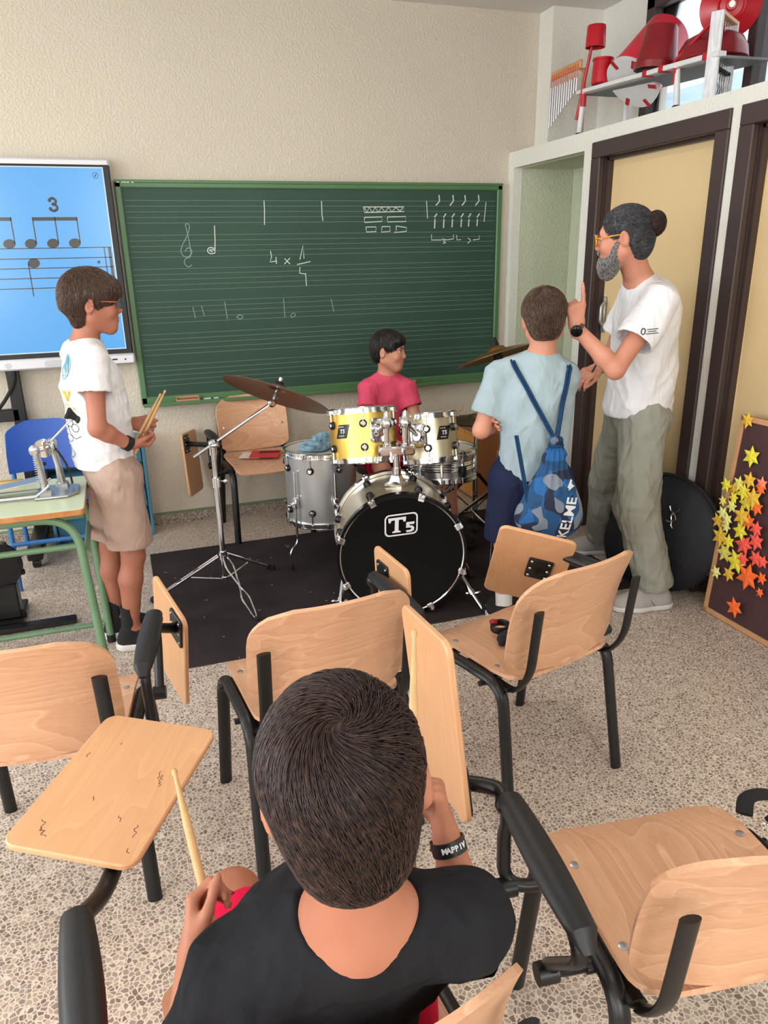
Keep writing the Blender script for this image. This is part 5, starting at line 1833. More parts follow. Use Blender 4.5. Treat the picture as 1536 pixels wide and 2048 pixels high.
STARS = [(-2.477, 0.912, 0.034, 0), (-2.411, 0.768, 0.043, 1), (-2.51, 0.616, 0.031, 1), (-2.436, 0.643, 0.032, 2), (-2.379, 0.672, 0.035, 0), (-2.475, 0.609, 0.027, 0), (-2.461, 0.571, 0.027, 1), (-2.41, 0.612, 0.038, 1), (-2.347, 0.602, 0.044, 0), (-2.5, 0.545, 0.023, 2), (-2.391, 0.566, 0.038, 1), (-2.462, 0.53, 0.029, 3), (-2.5, 0.488, 0.031, 3), (-2.461, 0.47, 0.029, 3), (-2.38, 0.511, 0.045, 0), (-2.531, 0.442, 0.034, 0), (-2.47, 0.431, 0.027, 3), (-2.383, 0.44, 0.039, 1), (-2.481, 0.382, 0.044, 0), (-2.423, 0.378, 0.033, 1), (-2.456, 0.314, 0.043, 2), (-2.355, 0.387, 0.046, 4), (-2.29, 0.425, 0.039, 4), (-2.366, 0.305, 0.052, 1), (-2.326, 0.332, 0.03, 4), (-2.284, 0.348, 0.036, 4), (-2.476, 0.21, 0.03, 3), (-2.396, 0.233, 0.033, 0), (-2.29, 0.263, 0.057, 5), (-2.318, 0.105, 0.043, 5), (-2.335, 0.667, 0.031, 6), (-2.328, 0.644, 0.025, 5), (-2.324, 0.566, 0.034, 5), (-2.344, 0.497, 0.034, 5), (-2.292, 0.482, 0.033, 4), (-2.246, 0.348, 0.029, 4), (-2.227, 0.28, 0.027, 5), (-2.215, 0.22, 0.02, 5)]
rng = random.Random(11)
for i, (sy, sz, r, ci) in enumerate(STARS):
    a0 = rng.uniform(0, 1.05)
    h0 = 0.016 + 0.006 * (i % 5)
    rr = r * 1.12
    V = [onb(sy, sz, h0 + 0.007)]
    for k in range(12):
        a = a0 + PI * k / 6
        q = rr if k % 2 == 0 else rr * 0.52
        V.append(onb(sy + q * math.cos(a), sz + q * math.sin(a), h0 + (0.001 if k % 2 == 0 else -0.001)))
    V2 = [v - nb * 0.0012 for v in V]
    F = [(0, 1 + k, 1 + (k + 1) % 12) for k in range(12)] + [(13, 14 + (k + 1) % 12, 14 + k) for k in range(12)] + [(1 + k, 14 + k, 14 + (k + 1) % 12, 1 + (k + 1) % 12) for k in range(12)]
    link_mesh('paper_star', V + V2, F, M['star%d' % ci], t, 0)

# round black instrument bag between the doors
gc = V3(2.432, 2.815, 0.296)
gn = nrm((-0.95, -0.25, 0.16))
t = thing('instrument_bag', 'big round navy black instrument bag leaning by the door behind the man', 'bag', (2.43, 2.80, 0))
M['bag_black'] = basic('navy_black_nylon', rgb(15, 17, 24), 0.7, noise=0.2, scale=6, bump=0.1, bscale=90)
g = SDF((2.18, 2.35, 0.0), (2.55, 3.25, 0.80), 0.008)
yd = nrm(np.cross(gn, UP))
zd = np.cross(yd, gn)
Rg = np.stack([gn, yd, zd], 1)
g.ell(gc, (0.10, 0.315, 0.290), Rg, 0.02)
g.ell(gc + V3(-0.03, 0.10, -0.10), (0.12, 0.24, 0.20), Rg, 0.05)
g.cut((0, 0, 0.006), (0, 0, -1), 0.02).cut((2.536, 0, 0), (1, 0, 0), 0.02)
V, F = g.mesh()
V = wrinkle(smoothed(V, F, 2), F, 0.006, 14, 8)
link_mesh('body', V, F, M['bag_black'], t, 180)
zp = MB().tube([gc + gn * 0.02 + yd * 0.312 * math.cos(a_) + zd * 0.288 * math.sin(a_) for a_ in np.linspace(-0.4, 3.6, 40)], 0.008, 8)
zp.build('zip_piping', M['black_rubber'], t)
em = MB()
e0 = gc + gn * 0.100 + yd * -0.095 + zd * 0.10
for pts in ([(0.03, 0.055), (0.02, 0.035), (0.0, 0.03), (-0.018, 0.04), (-0.022, 0.055)], [(0.0, 0.03), (0.012, 0.01), (0.004, -0.012), (-0.012, -0.004), (-0.006, 0.016), (0.012, 0.028)], [(0.004, -0.012), (0.018, -0.02), (0.034, -0.016)], [(0.004, -0.014), (0.004, -0.034), (-0.006, -0.046)]):
    em.tube(bez([e0 + yd * a_ + zd * b_ for a_, b_ in pts], 5), 0.0035, 6)
em.build('emblem', M['steel'], t)

# ------------------------------------------------------------------ home-made instruments on the closet top
ZL = 2.233
M['red_paint'] = basic('red_paint', rgb(186, 22, 36), 0.28, noise=0.08, scale=9)
M['dark_red'] = basic('dark_red_paint', rgb(132, 24, 32), 0.3, noise=0.12, scale=9)
M['red_tape'] = basic('red_tape', rgb(178, 24, 40), 0.35)
M['white_tape'] = basic('white_paint', rgb(222, 222, 220), 0.5, noise=0.05, scale=12)
M['bar_wood'] = basic('varnished_bar', rgb(200, 148, 96), 0.45, noise=0.1, scale=20)
# plank rack
t = thing('instrument_rack', 'white plank rack on posts bound with red tape above the doors', 'rack', (2.75, 3.75, ZL))
pl = MB()
Lr = V3(2.655, 4.20, 2.475)
Rr = V3(2.655, 3.08, 2.425)
dl = nrm(Rr - Lr)
Rp = np.stack([dl, V3(1, 0, 0), np.cross(dl, V3(1, 0, 0))], 1)
ln = np.linalg.norm(Rr - Lr)
MB().box((0, 0, -0.011), (ln, 0.05, 0.011), Rp, Lr, 0.003).build('front_plank', M['white_tape'], t)
MB().box((0.02, 0.05, -0.016), (ln, 0.30, -0.004), Rp, Lr, 0.003).build('tray', basic('grey_board', rgb(120, 122, 124), 0.6), t)
for (x, y, x2, y2) in ((2.67, 4.165, 2.67, 4.14), (2.67, 3.338, 2.67, 3.36)):
    zt = 2.47 if y > 4 else 2.436
    b = MB().cyl((x, y, ZL + 0.03), (x2, y2, zt), 0.0145, 14)
    p = b.build('post', M['white_tape'], t)
    MB().lathe([(0.0, 0), (0.034, 0), (0.030, 0.012), (0.018, 0.03), (0.0, 0.04)], (x, y, ZL), UP, 18).build('rubber_foot', M['black_rubber'], p)
    MB().cyl((x2, y2, zt - 0.075), (x2, y2, zt - 0.012), 0.0165, 14).build('tape_wrap', M['red_tape'], p)
for (x, y) in ((2.93, 4.1), (2.93, 3.35)):
    MB().cyl((x, y, ZL), (x, y, 2.43), 0.0145, 14).build('post', M['white_tape'], t)
for q in (0.55, 0.66, 0.93):
    p = Lr + dl * ln * q
    MB().box((-0.014, -0.006, -0.016), (0.014, 0.058, 0.016), Rp, p, 0.002).build('tape_wrap', M['red_tape'], t)

def cup(name, label, cat, c, ax, r0, r1, h, mat, inner=True, group=None):
    """hollow tapered cup: r0 at c, r1 at c+ax*h (the open end)"""
    mb = MB().lathe([(0.0, 0.0), (r0 - 0.004, 0.0), (r0, 0.005), (r1, h - 0.012), (r1 + 0.005, h - 0.010), (r1 + 0.005, h), (r1 - 0.003, h), (r0 - 0.004, 0.012), (0.0, 0.012)], c, ax, 36, close=False)
    o = mb.build(name, mat, None, 40)
    o['label'], o['category'] = label, cat
    if group:
        o['group'] = group
    return o
t = thing('cup_on_stick', 'red plastic cup fixed upside down on a red taped stick', 'shaker', (2.66, 4.17, ZL))
MB().cyl((2.655, 4.178, ZL + 0.10), (2.668, 4.085, 2.69), 0.009, 10).build('stick', M['red_tape'], t)
MB().lathe([(0.0, 0.104), (0.048, 0.104), (0.050, 0.098), (0.054, 0.0), (0.050, 0.0), (0.046, 0.094), (0.0, 0.096)], (2.672, 4.06, 2.668), (0.02, 0, 1), 28, close=False).build('cup', M['red_paint'], t)
cup('red_cup', 'glossy red cup standing at the left end of the white plank rack', 'cup', (2.70, 4.02, 2.484), (0.02, 0, 1), 0.056, 0.052, 0.125, M['red_paint'])
# big bucket drum lying on its side
t = thing('bucket_drum', 'large red bucket lying tilted with a white head', 'drum', (2.80, 3.62, ZL))
ba_ = nrm((0.42, 0.02, 0.86))
b0 = V3(2.76, 3.83, 2.455)
bn = nrm((0.58, 0.06, 0.64))
MB().lathe([(0.142, 0.0), (0.149, 0.0), (0.149, 0.035), (0.143, 0.04), (0.122, 0.33), (0.108, 0.345), (0.0, 0.345)], b0, bn, 44, close=False).build('bucket', basic('red_bucket', rgb(226, 40, 64), 0.35), t)
MB().lathe([(0.0, -0.004), (0.137, -0.004), (0.152, -0.002), (0.152, 0.018), (0.149, 0.02)], b0, bn, 44, close=False).build('head', basic('white_lid', rgb(214, 212, 210), 0.5, noise=0.04, scale=8), t)
Ab = axis_frame(bn)
for a_ in (0.2, 1.35, 2.3, 3.5, 4.5, 5.5):
    e = Ab @ V3(math.cos(a_), math.sin(a_), 0)
    tg = np.cross(bn, e)
    MB().box((-0.011, -0.04, -0.0075), (0.011, 0.008, -0.0045), np.stack([tg, e, bn], 1), b0 + e * 0.147).build('tape_piece', M['red_tape'], t, 0)
MB().ell(b0 - bn * 0.005 + Ab @ V3(0.012, 0.02, 0), (0.022, 0.018, 0.002), Ab, 14, 8).build('stain', basic('orange_stain', rgb(204, 126, 62), 0.6), t)
t = thing('flowerpot', 'dark red flowerpot standing upside down on the plank rack', 'pot', (2.70, 3.60, 2.45))
MB().lathe([(0.101, 0.0), (0.105, 0.0), (0.105, 0.03), (0.098, 0.034), (0.076, 0.185), (0.070, 0.192), (0.0, 0.192)], (2.715, 3.585, 2.462), nrm((0.08, -0.05, 1)), 40, close=False).build('pot', M['dark_red'], t)
MB().lathe([(0.0, 0.10), (0.078, 0.06), (0.099, 0.002), (0.102, 0.0)], (2.715, 3.585, 2.462), nrm((0.08, -0.05, 1)), 40, close=False).build('inside', basic('grey_inside', rgb(120, 112, 108), 0.7), t)
o = MB().lathe([(0.155, 0.0), (0.16, 0.004), (0.152, 0.05), (0.128, 0.09), (0.09, 0.108), (0.0, 0.114)], (2.815, 3.30, 2.447), UP, 44).build('bowl', M['dark_red'], None, 50)
o['label'], o['category'] = 'dark red metal bowl turned upside down right of the flowerpot', 'bowl'
o = MB().cyl((2.66, 3.37, 2.455), (2.70, 3.16, 2.585), 0.008, 10).build('drumstick', M['red_tape'], None)
o['label'], o['category'] = 'red taped stick leaning across the rack in front of the dark red bowl', 'drumstick'
# bar chimes
t = thing('bar_chimes', 'wooden bar of hanging metal chimes on a post in the corner', 'chimes', (2.70, 4.18, ZL))
cl_, cr_ = V3(2.66, 4.475, 2.607), V3(2.66, 4.165, 2.615)
dc = nrm(cr_ - cl_)
Rc2 = np.stack([dc, V3(1, 0, 0), V3(0, 0, 1)], 1)
MB().box((0, -0.008, -0.022), (np.linalg.norm(cr_ - cl_), 0.008, 0.022), Rc2, cl_, 0.004).build('bar', M['bar_wood'], t)
MB().box((2.69, 4.185, ZL), (2.712, 4.207, 2.60), bev=0.003).build('post', M['bar_wood'], t)
MB().cyl((2.668, 4.195, 2.595), (2.70, 4.196, 2.59), 0.008, 8).build('peg', M['bar_wood'], t)
for k in range(12):
    q = (k + 0.6) / 12.4
    p = cl_ + (cr_ - cl_) * q
    L_ = 0.215 - 0.0135 * k
    s_ = 0.05 + 0.004 * (k % 2)
    tb = MB().cyl(p + V3(-0.012, 0, -0.012 - s_), p + V3(-0.012, 0.004, -0.012 - s_ - L_), 0.0058, 10).build('chime', M['steel'], t)
    MB().cyl(p + V3(-0.012, 0, 0.004), p + V3(-0.012, 0, -0.012 - s_), 0.0022, 6).build('cord', basic('orange_cord', rgb(226, 96, 72), 0.8) if k == 0 else bpy.data.materials['orange_cord'], tb)
# distressed white frame with bottles
t = thing('wooden_frame', 'distressed white wooden frame standing over a row of bottles', 'frame', (2.75, 3.1, ZL))
M['distressed'] = basic('distressed_white', rgb(214, 214, 216), 0.7, noise=0.22, scale=14, stretch=(6, 6, 1))
fa, fdv = V3(2.66, 3.115, ZL), nrm((0.84, 0.54, 0))
fs = V3(-fdv[1], fdv[0], 0)
Rf2 = np.stack([fdv, fs, UP], 1)
HL = 0.362
MB().box((0, -0.027, 0), (0.018, 0.027, HL), Rf2, fa, 0.002).build('upright', M['distressed'], t)
MB().box((0.235, -0.027, 0), (0.253, 0.027, HL), Rf2, fa, 0.002).build('upright', M['distressed'], t)
MB().box((0.018, -0.027, HL - 0.016), (0.235, 0.027, HL), Rf2, fa, 0.002).build('top_board', M['bar_wood'], t)
sr = MB()
for k in range(6):
    p = fa + fdv * (0.035 + 0.034 * k)
    sr.cyl(p + UP * 0.15, p + UP * (HL - 0.016), 0.0016, 5)
sr.build('strings', M['white_tape'], t)
M['bottle_glass'] = thin_glass('bottle_glass')
fillc = [rgb(226, 226, 226), rgb(176, 170, 214), rgb(60, 64, 92), rgb(240, 214, 20), rgb(206, 96, 44), rgb(200, 200, 196)]
fill_names = ['white', 'lilac', 'dark blue', 'yellow', 'orange', 'pale grey']
for k in range(6):
    p = fa + fdv * (0.035 + 0.034 * k) + fs * -0.012
    b = thing('glass_bottle', 'small clear bottle with a black rim and %s contents under the white frame' % fill_names[k], 'bottle', p, 0, 'bottles under the white frame')
    MB().lathe([(0.0, 0.0), (0.0135, 0.0), (0.0145, 0.006), (0.0145, 0.07), (0.010, 0.095), (0.0135, 0.118), (0.012, 0.14)], p, UP, 18, close=False).build('body', M['bottle_glass'], b)
    MB().lathe([(0.0, 0.002), (0.0125, 0.002), (0.0125, 0.05), (0.0, 0.05)], p, UP, 16, close=False).build('contents', basic('contents_%d' % k, fillc[k], 0.4), b)
    MB().lathe([(0.011, 0.138), (0.0145, 0.138), (0.0145, 0.150), (0.011, 0.150), (0.011, 0.138)], p, UP, 16, close=False).build('rim', M['black_rubber'], b)
# big red disc
t = thing('red_disc', 'large glossy red disc leaning on the white frame under the ceiling', 'disc', (2.78, 3.05, 2.62))
dn = nrm((-0.55, -0.75, -0.12))
dc_ = V3(2.95, 3.37, 2.70)
MB().lathe([(0.0, 0.045), (0.022, 0.043), (0.026, 0.03), (0.05, 0.026), (0.058, 0.032), (0.066, 0.025), (0.128, 0.006), (0.138, 0.0), (0.128, 0.0), (0.0, 0.018)], dc_, dn, 60, close=False).build('disc', M['red_paint'], t)
MB().cyl(dc_ + dn * 0.04, dc_ + dn * 0.058, 0.014, 14).build('knob', M['chrome'], t)
# ------------------------------------------------------------------ people
def skin_mat(name, col):
    m, nt, b, N, L = nodes(name)
    b.inputs['Roughness'].default_value = 0.5
    b.inputs['Specular IOR Level'].default_value = 0.35
    b.inputs['Subsurface Weight'].default_value = 0.06
    b.inputs['Subsurface Radius'].default_value = (0.02, 0.008, 0.004)
    b.inputs['Subsurface Scale'].default_value = 0.5
    tc = N.new('ShaderNodeTexCoord')
    t = N.new('ShaderNodeTexNoise')
    t.inputs['Scale'].default_value = 9
    t.inputs['Detail'].default_value = 6
    L.new(tc.outputs['Object'], t.inputs['Vector'])
    r = N.new('ShaderNodeValToRGB')
    r.color_ramp.elements[0].position, r.color_ramp.elements[1].position = 0.3, 0.72
    r.color_ramp.elements[0].color = (col[0] * 0.90, col[1] * 0.82, col[2] * 0.80, 1)
    r.color_ramp.elements[1].color = (min(1, col[0] * 1.06), col[1] * 1.07, col[2] * 1.06, 1)
    L.new(t.outputs['Fac'], r.inputs[0])
    L.new(r.outputs[0], b.inputs['Base Color'])
    return m

def hair_mat(name, dark, light, rough=0.42):
    m, nt, b, N, L = nodes(name)
    b.inputs['Roughness'].default_value = rough
    b.inputs['Specular IOR Level'].default_value = 0.45
    tc = N.new('ShaderNodeTexCoord')
    t = N.new('ShaderNodeTexNoise')
    t.inputs['Scale'].default_value = 130
    t.inputs['Detail'].default_value = 3
    L.new(tc.outputs['Object'], t.inputs['Vector'])
    r = N.new('ShaderNodeValToRGB')
    r.color_ramp.elements[0].position, r.color_ramp.elements[1].position = 0.3, 0.7
    r.color_ramp.elements[0].color, r.color_ramp.elements[1].color = dark, light
    L.new(t.outputs['Fac'], r.inputs[0])
    L.new(r.outputs[0], b.inputs['Base Color'])
    return m

def cloth(name, col, noise=0.05, bump=0.12, rough=0.9, sheen=0.0, folds=0.55, fscale=11):
    """woven cloth: soft folds and a fine weave, both as bump"""
    m = basic(name, col, rough, spec=0.15, noise=noise, scale=18, bump=bump, bscale=420, sheen=sheen)
    nt = m.node_tree
    N, L = nt.nodes, nt.links
    b = N['Principled BSDF']
    fine = b.inputs['Normal'].links[0].from_node
    tc = N.new('ShaderNodeTexCoord')
    mp = N.new('ShaderNodeMapping')
    mp.inputs['Rotation'].default_value = (0.3, 0.5, 0.2)
    mp.inputs['Scale'].default_value = (1.3, 1.3, 0.62)
    L.new(tc.outputs['Object'], mp.inputs['Vector'])
    t = N.new('ShaderNodeTexNoise')
    t.noise_type = 'RIDGED_MULTIFRACTAL'
    t.inputs['Scale'].default_value = fscale
    t.inputs['Detail'].default_value = 1.5
    t.inputs['Distortion'].default_value = 1.3
    L.new(mp.outputs[0], t.inputs['Vector'])
    bp = N.new('ShaderNodeBump')
    bp.inputs['Strength'].default_value = folds
    bp.inputs['Distance'].default_value = 0.012
    L.new(t.outputs['Fac'], bp.inputs['Height'])
    L.new(bp.outputs[0], fine.inputs['Normal'])
    return m

M['skin'] = skin_mat('child_skin', rgb(176, 117, 91))
M['skin_fair'] = skin_mat('fair_child_skin', rgb(206, 146, 120))
M['skin_tan'] = skin_mat('tanned_skin', rgb(176, 116, 94))
M['skin_man'] = skin_mat('adult_skin', rgb(204, 142, 118))
M['lips'] = basic('lips', rgb(186, 106, 98), 0.45)
M['eye_white'] = basic('eye_white', rgb(226, 222, 216), 0.2)
M['iris'] = basic('dark_iris', rgb(36, 26, 22), 0.12)
M['hair_brown'] = hair_mat('brown_hair', rgb(30, 20, 18), rgb(76, 54, 46), 0.45)
M['hair_light'] = hair_mat('mid_brown_hair', rgb(56, 40, 34), rgb(108, 82, 66))
M['hair_dark'] = hair_mat('dark_hair', rgb(24, 20, 20), rgb(54, 44, 42))
M['hair_grey'] = hair_mat('greying_hair', rgb(28, 28, 30), rgb(86, 86, 88))
M['beard'] = hair_mat('grey_beard', rgb(88, 84, 82), rgb(178, 174, 170))

def head_sdf(g, c, R, s=1.0, man=False, ear=0.0):
    """skull, jaw, nose, sockets, lips and ears; local axes: x right, y forward, z up"""
    W = lambda x, y, z: c + R @ (s * V3(x, y, z))
    E = lambda p, r, k=0.02, op='add', Q=None: g.ell(W(*p), s * np.array(r), R if Q is None else R @ Q, k * s, op)
    K = lambda a, b, ra, rb, k=0.015: g.cap(W(*a), W(*b), ra * s, rb * s, k * s)
    E((0, -0.012, 0.032), (0.074, 0.094, 0.084))
    E((0, 0.030, -0.015), (0.062, 0.060, 0.075), 0.03)
    E((0, 0.058, -0.088), (0.026, 0.024, 0.020), 0.03)
    for q in (-1, 1):
        K((q * 0.054, -0.006, -0.045), (q * 0.020, 0.058, -0.088), 0.022, 0.017, 0.03)
        E((q * 0.034, 0.066, -0.022), (0.022, 0.018, 0.020), 0.025)
    E((0, 0.072, -0.055), (0.026, 0.016, 0.022), 0.02)
    K((-0.036, 0.074, 0.030), (0.036, 0.074, 0.030), 0.011, 0.011, 0.02)
    for q in (-1, 1):
        E((q * 0.031, 0.094, 0.010), (0.016, 0.012, 0.010), 0.010, 'sub')
    K((0, 0.084, 0.018), (0, 0.101, -0.022), 0.007, 0.0105, 0.012)
    for q in (-1, 1):
        E((q * 0.009, 0.094, -0.026), (0.008, 0.009, 0.007), 0.006)
    E((0, 0.0865, -0.050), (0.022, 0.0065, 0.005), 0.006)
    E((0, 0.0845, -0.0605), (0.019, 0.007, 0.006), 0.006)
    for q in (-1, 1):
        Q = rotz(q * -0.45) @ rotx(-0.15)
        E((q * (0.080 + ear), -0.012 - 0.3 * ear, 0.000), (0.009 + 0.5 * ear, 0.020, 0.031), 0.008 + ear, 'add', Q)
        E((q * (0.088 + ear), -0.008, 0.003), (0.006, 0.011, 0.018), 0.004, 'sub', Q)

def face_parts(c, R, s, parent, brow_mat, lids=True):
    W = lambda x, y, z: c + R @ (s * V3(x, y, z))
    for q in (-1, 1):
        e = MB().ell(W(q * 0.031, 0.0745, 0.010), np.array((0.0135, 0.0125, 0.0085)) * s, R, 16, 10).build('eye', M['eye_white'], parent, 180)
        MB().ell(W(q * 0.031, 0.0845, 0.010), np.array((0.006, 0.0035, 0.0065)) * s, R, 14, 8).build('iris', M['iris'], e, 180)
        MB().tube([W(q * x, y, z) for x, y, z in ((0.016, 0.0905, 0.026), (0.027, 0.090, 0.031), (0.038, 0.0835, 0.031), (0.048, 0.072, 0.026))], np.array((0.003, 0.0036, 0.003, 0.0018)) * s, 7).build('eyebrow', brow_mat, parent, 180)
        MB().tube([W(q * x, y, z) for x, y, z in ((0.018, 0.0845, 0.0125), (0.026, 0.0868, 0.0175), (0.036, 0.0850, 0.0178), (0.045, 0.0765, 0.0125))], np.array((0.0012, 0.0018, 0.0018, 0.001)) * s, 6).build('eyelashes', M['hair_dark'], parent, 180)
    l = MB()
    l.tube([W(x, y, z) for x, y, z in ((-0.023, 0.080, -0.0545), (-0.010, 0.0915, -0.0505), (0, 0.0925, -0.0515), (0.010, 0.0915, -0.0505), (0.023, 0.080, -0.0545))], np.array((0.001, 0.0033, 0.0033, 0.0033, 0.001)) * s, 8)
    l.tube([W(x, y, z) for x, y, z in ((-0.021, 0.0795, -0.056), (-0.009, 0.0895, -0.0605), (0, 0.0905, -0.0615), (0.009, 0.0895, -0.0605), (0.021, 0.0795, -0.056))], np.array((0.001, 0.0036, 0.004, 0.0036, 0.001)) * s, 8)
    l.build('lips', M['lips'], parent, 180)

FL = ((0.040, 0.024, 0.019), (0.045, 0.027, 0.020), (0.041, 0.025, 0.019), (0.032, 0.019, 0.017))
def hand_sdf(g, w, f, n, t, s=1.0, curl=((40, 60, 40),) * 4, thumb=((0.5, 0.6, 0.5), (0.8, 0.1, 0.5)), spread=0.06):
    """w wrist, f towards the fingers, n out of the palm, t towards the thumb"""
    f = nrm(f)
    n = nrm(n - f * (n @ f))
    t0 = nrm(np.cross(n, f))
    t = t0 if t0 @ np.asarray(t, float) > 0 else -t0
    k = 0.005 * s
    tips = []
    for i in range(4):
        off = (0.030, 0.0105, -0.0095, -0.028)[i]
        ln = (0.082, 0.085, 0.081, 0.074)[i]
        kn = w + s * (f * ln + t * off)
        g.cap(w + s * (f * 0.012 + t * off * 0.5), kn, 0.0145 * s, 0.0105 * s, 0.012 * s)
        d = nrm(f + t * spread * (1.5 - i))
        a = 0.0
        p = kn
        for j in range(3):
            a += math.radians(curl[i][j])
            dd = d * math.cos(a) + n * math.sin(a)
            q = p + dd * FL[i][j] * s
            r0, r1 = ((0.0095, 0.0083), (0.0083, 0.0076), (0.0076, 0.0064))[j]
            fac = s * (0.88 if i == 3 else 1)
            g.cap(p, q, r0 * fac, r1 * fac, k * (1 if j else 1.6))
            p = q
        tips.append(p)
    p = w + s * (f * 0.022 + t * 0.020 + n * 0.006)
    loc = lambda v: nrm(f * v[0] + t * v[1] + n * v[2])
    q = p + loc(thumb[0]) * 0.046 * s
    g.cap(p, q, 0.0155 * s, 0.0110 * s, 0.012 * s)
    r = q + loc(thumb[1]) * 0.032 * s
    g.cap(q, r, 0.0105 * s, 0.0092 * s, k)
    e = r + loc(thumb[2] if len(thumb) > 2 else thumb[1]) * 0.024 * s
    g.cap(r, e, 0.0092 * s, 0.0072 * s, k)
    g.cap(w - f * 0.02 * s, w + f * 0.02 * s, 0.0235 * s, 0.026 * s, 0.012 * s, 'add', 0.72, n)
    return tips

def bounds(pts, m):
    P = np.array(pts)
    return P.min(0) - m, P.max(0) + m

GRIP = ((62, 78, 48), (66, 80, 50), (68, 82, 50), (66, 80, 50))
def build_body(parent, J, hc, hR, hs, w, mat, h, hands, fwd, legs=True, man=False, torso_r=(0.105, 0.108), extra=None, ear=0.0):
    """J: joints by name; hands: list of keyword dicts for hand_sdf"""
    pts = [hc + 0.14 * hs * V3(1, 1, 1), hc - 0.14 * hs * V3(1, 1, 1)] + [v for kx, v in J.items()]
    lo, hi = bounds(pts, 0.14)
    if not legs:
        lo[2] = min(J['pelvis'][2] - 0.12, lo[2])
    g = SDF(lo, hi, h)
    g.cap(J['pelvis'], J['chest'], torso_r[0] * w, torso_r[1] * w, 0.03, 'add', 0.68, fwd)
    g.cap(J['chest'], J['neck'] - (J['neck'] - J['chest']) * 0.25, torso_r[1] * w * 0.95, 0.06 * w, 0.05, 'add', 0.72, fwd)
    for q in 'LR':
        g.cap(J['neck'] * 0.75 + J['chest'] * 0.25, J['sh' + q], 0.052 * w, 0.046 * w, 0.04)
        g.cap(J['sh' + q], J['el' + q], 0.045 * w, 0.036 * w, 0.02)
        m = J['el' + q] + (J['wr' + q] - J['el' + q]) * 0.3
        g.cap(J['el' + q], m, 0.035 * w, 0.036 * w, 0.02)
        g.cap(m, J['wr' + q], 0.036 * w, 0.0235 * w, 0.015)
        if legs:
            g.cap(J['hip' + q], J['kn' + q], 0.078 * w, 0.052 * w, 0.03)
            m = J['kn' + q] + (J['an' + q] - J['kn' + q]) * 0.32
            back = nrm(np.cross(np.cross(J['kn' + q] - J['an' + q], fwd), J['kn' + q] - J['an' + q]))
            g.cap(J['kn' + q], m - back * 0.010, 0.050 * w, 0.053 * w, 0.02)
            g.cap(m - back * 0.010, J['an' + q], 0.053 * w, 0.033 * w, 0.02)
            g.cap(J['an' + q], J['an' + q] + (J['toe' + q] - J['an' + q]) * 0.6, 0.033 * w, 0.018 * w, 0.02)
    g.cap(J['neck'] - (J['neck'] - J['chest']) * 0.1, hc + hR @ (hs * V3(0, -0.020, -0.045)), 0.056 * w, 0.052 * w, 0.03)
    head_sdf(g, hc, hR, hs, man, ear)
    for kw in hands:
        hand_sdf(g, **kw)
    if extra:
        extra(g)
    V, F = g.mesh()
    V = smoothed(V, F, 1, 0.4)
    return link_mesh('body', V, F, mat, parent, 180)

def build_hair(parent, hc, hR, hs, mat, h, shape, n, flow, nstep, step, rad, lift, seed, mask=None, jitter=0.2, cap_mat=None):
    lo, hi = bounds([hc + 0.17 * hs * V3(1, 1, 1), hc - 0.17 * hs * V3(1, 1, 1)], 0.0)
    g = SDF(lo, hi, h)
    W = lambda x, y, z: hc + hR @ (hs * V3(x, y, z))
    shape(g, W, hR, hs)
    V, F = g.mesh()
    V = smoothed(V, F, 2, 0.5)
    Vw = wrinkle(V, F, 0.0022 * hs, 190, seed, (1, 1, 0.45))
    tolocal = lambda P: (P - hc) @ hR / hs
    mk = (lambda P: np.ones(len(P))) if mask is None else (lambda P: mask(tolocal(P)).astype(float))
    roots = pick_roots(V, F, n, seed, mk)
    fl = lambda q, nn: hR @ flow((q - hc) @ hR / hs, nn @ hR)
    SV, SF = strands(V, F, roots, fl, nstep, step * hs, rad, lift * hs, seed, jitter)
    VV = np.concatenate([Vw, SV])
    FF = np.concatenate([F, SF + len(Vw)])
    return link_mesh('hair', VV, FF, mat, parent, 180)

def crop(z0=-0.045, back=-0.085, front=0.075):
    """short boyish crop: a shell over the skull cut along the hairline"""
    def shape(g, W, R, s):
        g.ell(W(0, -0.014, 0.036), s * V3(0.084, 0.106, 0.094), R, 0.0)
        g.ell(W(0, -0.060, -0.020), s * V3(0.070, 0.055, 0.075), R, 0.03 * s)
        # free the face, the ears and the nape
        g.ell(W(0, 0.118, -0.055), s * V3(0.085, 0.085, 0.105), R, 0.012 * s, 'sub')
        for q in (-1, 1):
            g.ell(W(q * 0.088, 0.000, -0.020), s * V3(0.030, 0.028, 0.040), R, 0.01 * s, 'sub')
            g.ell(W(q * 0.080, 0.045, -0.075), s * V3(0.045, 0.06, 0.06), R, 0.01 * s, 'sub')
        g.ell(W(0, -0.02, -0.115), s * V3(0.12, 0.12, 0.045), R, 0.01 * s, 'sub')
    return shape

def whorl(center, swirl=0.8, fall=0.6, forward=0.0):
    """flow from a crown whorl outwards and down, in head coordinates"""
    c = nrm(center)
    def flow(q, n):
        v = q - V3(0, -0.012, 0.03)
        d = v - c * (v @ c)
        r = np.linalg.norm(d) + 1e-6
        out = d / r
        tw = np.cross(c, out)
        sw = swirl * math.exp(-r / 0.06)
        return out + tw * sw + V3(0, forward, -fall * min(1, r / 0.08))
    return flow

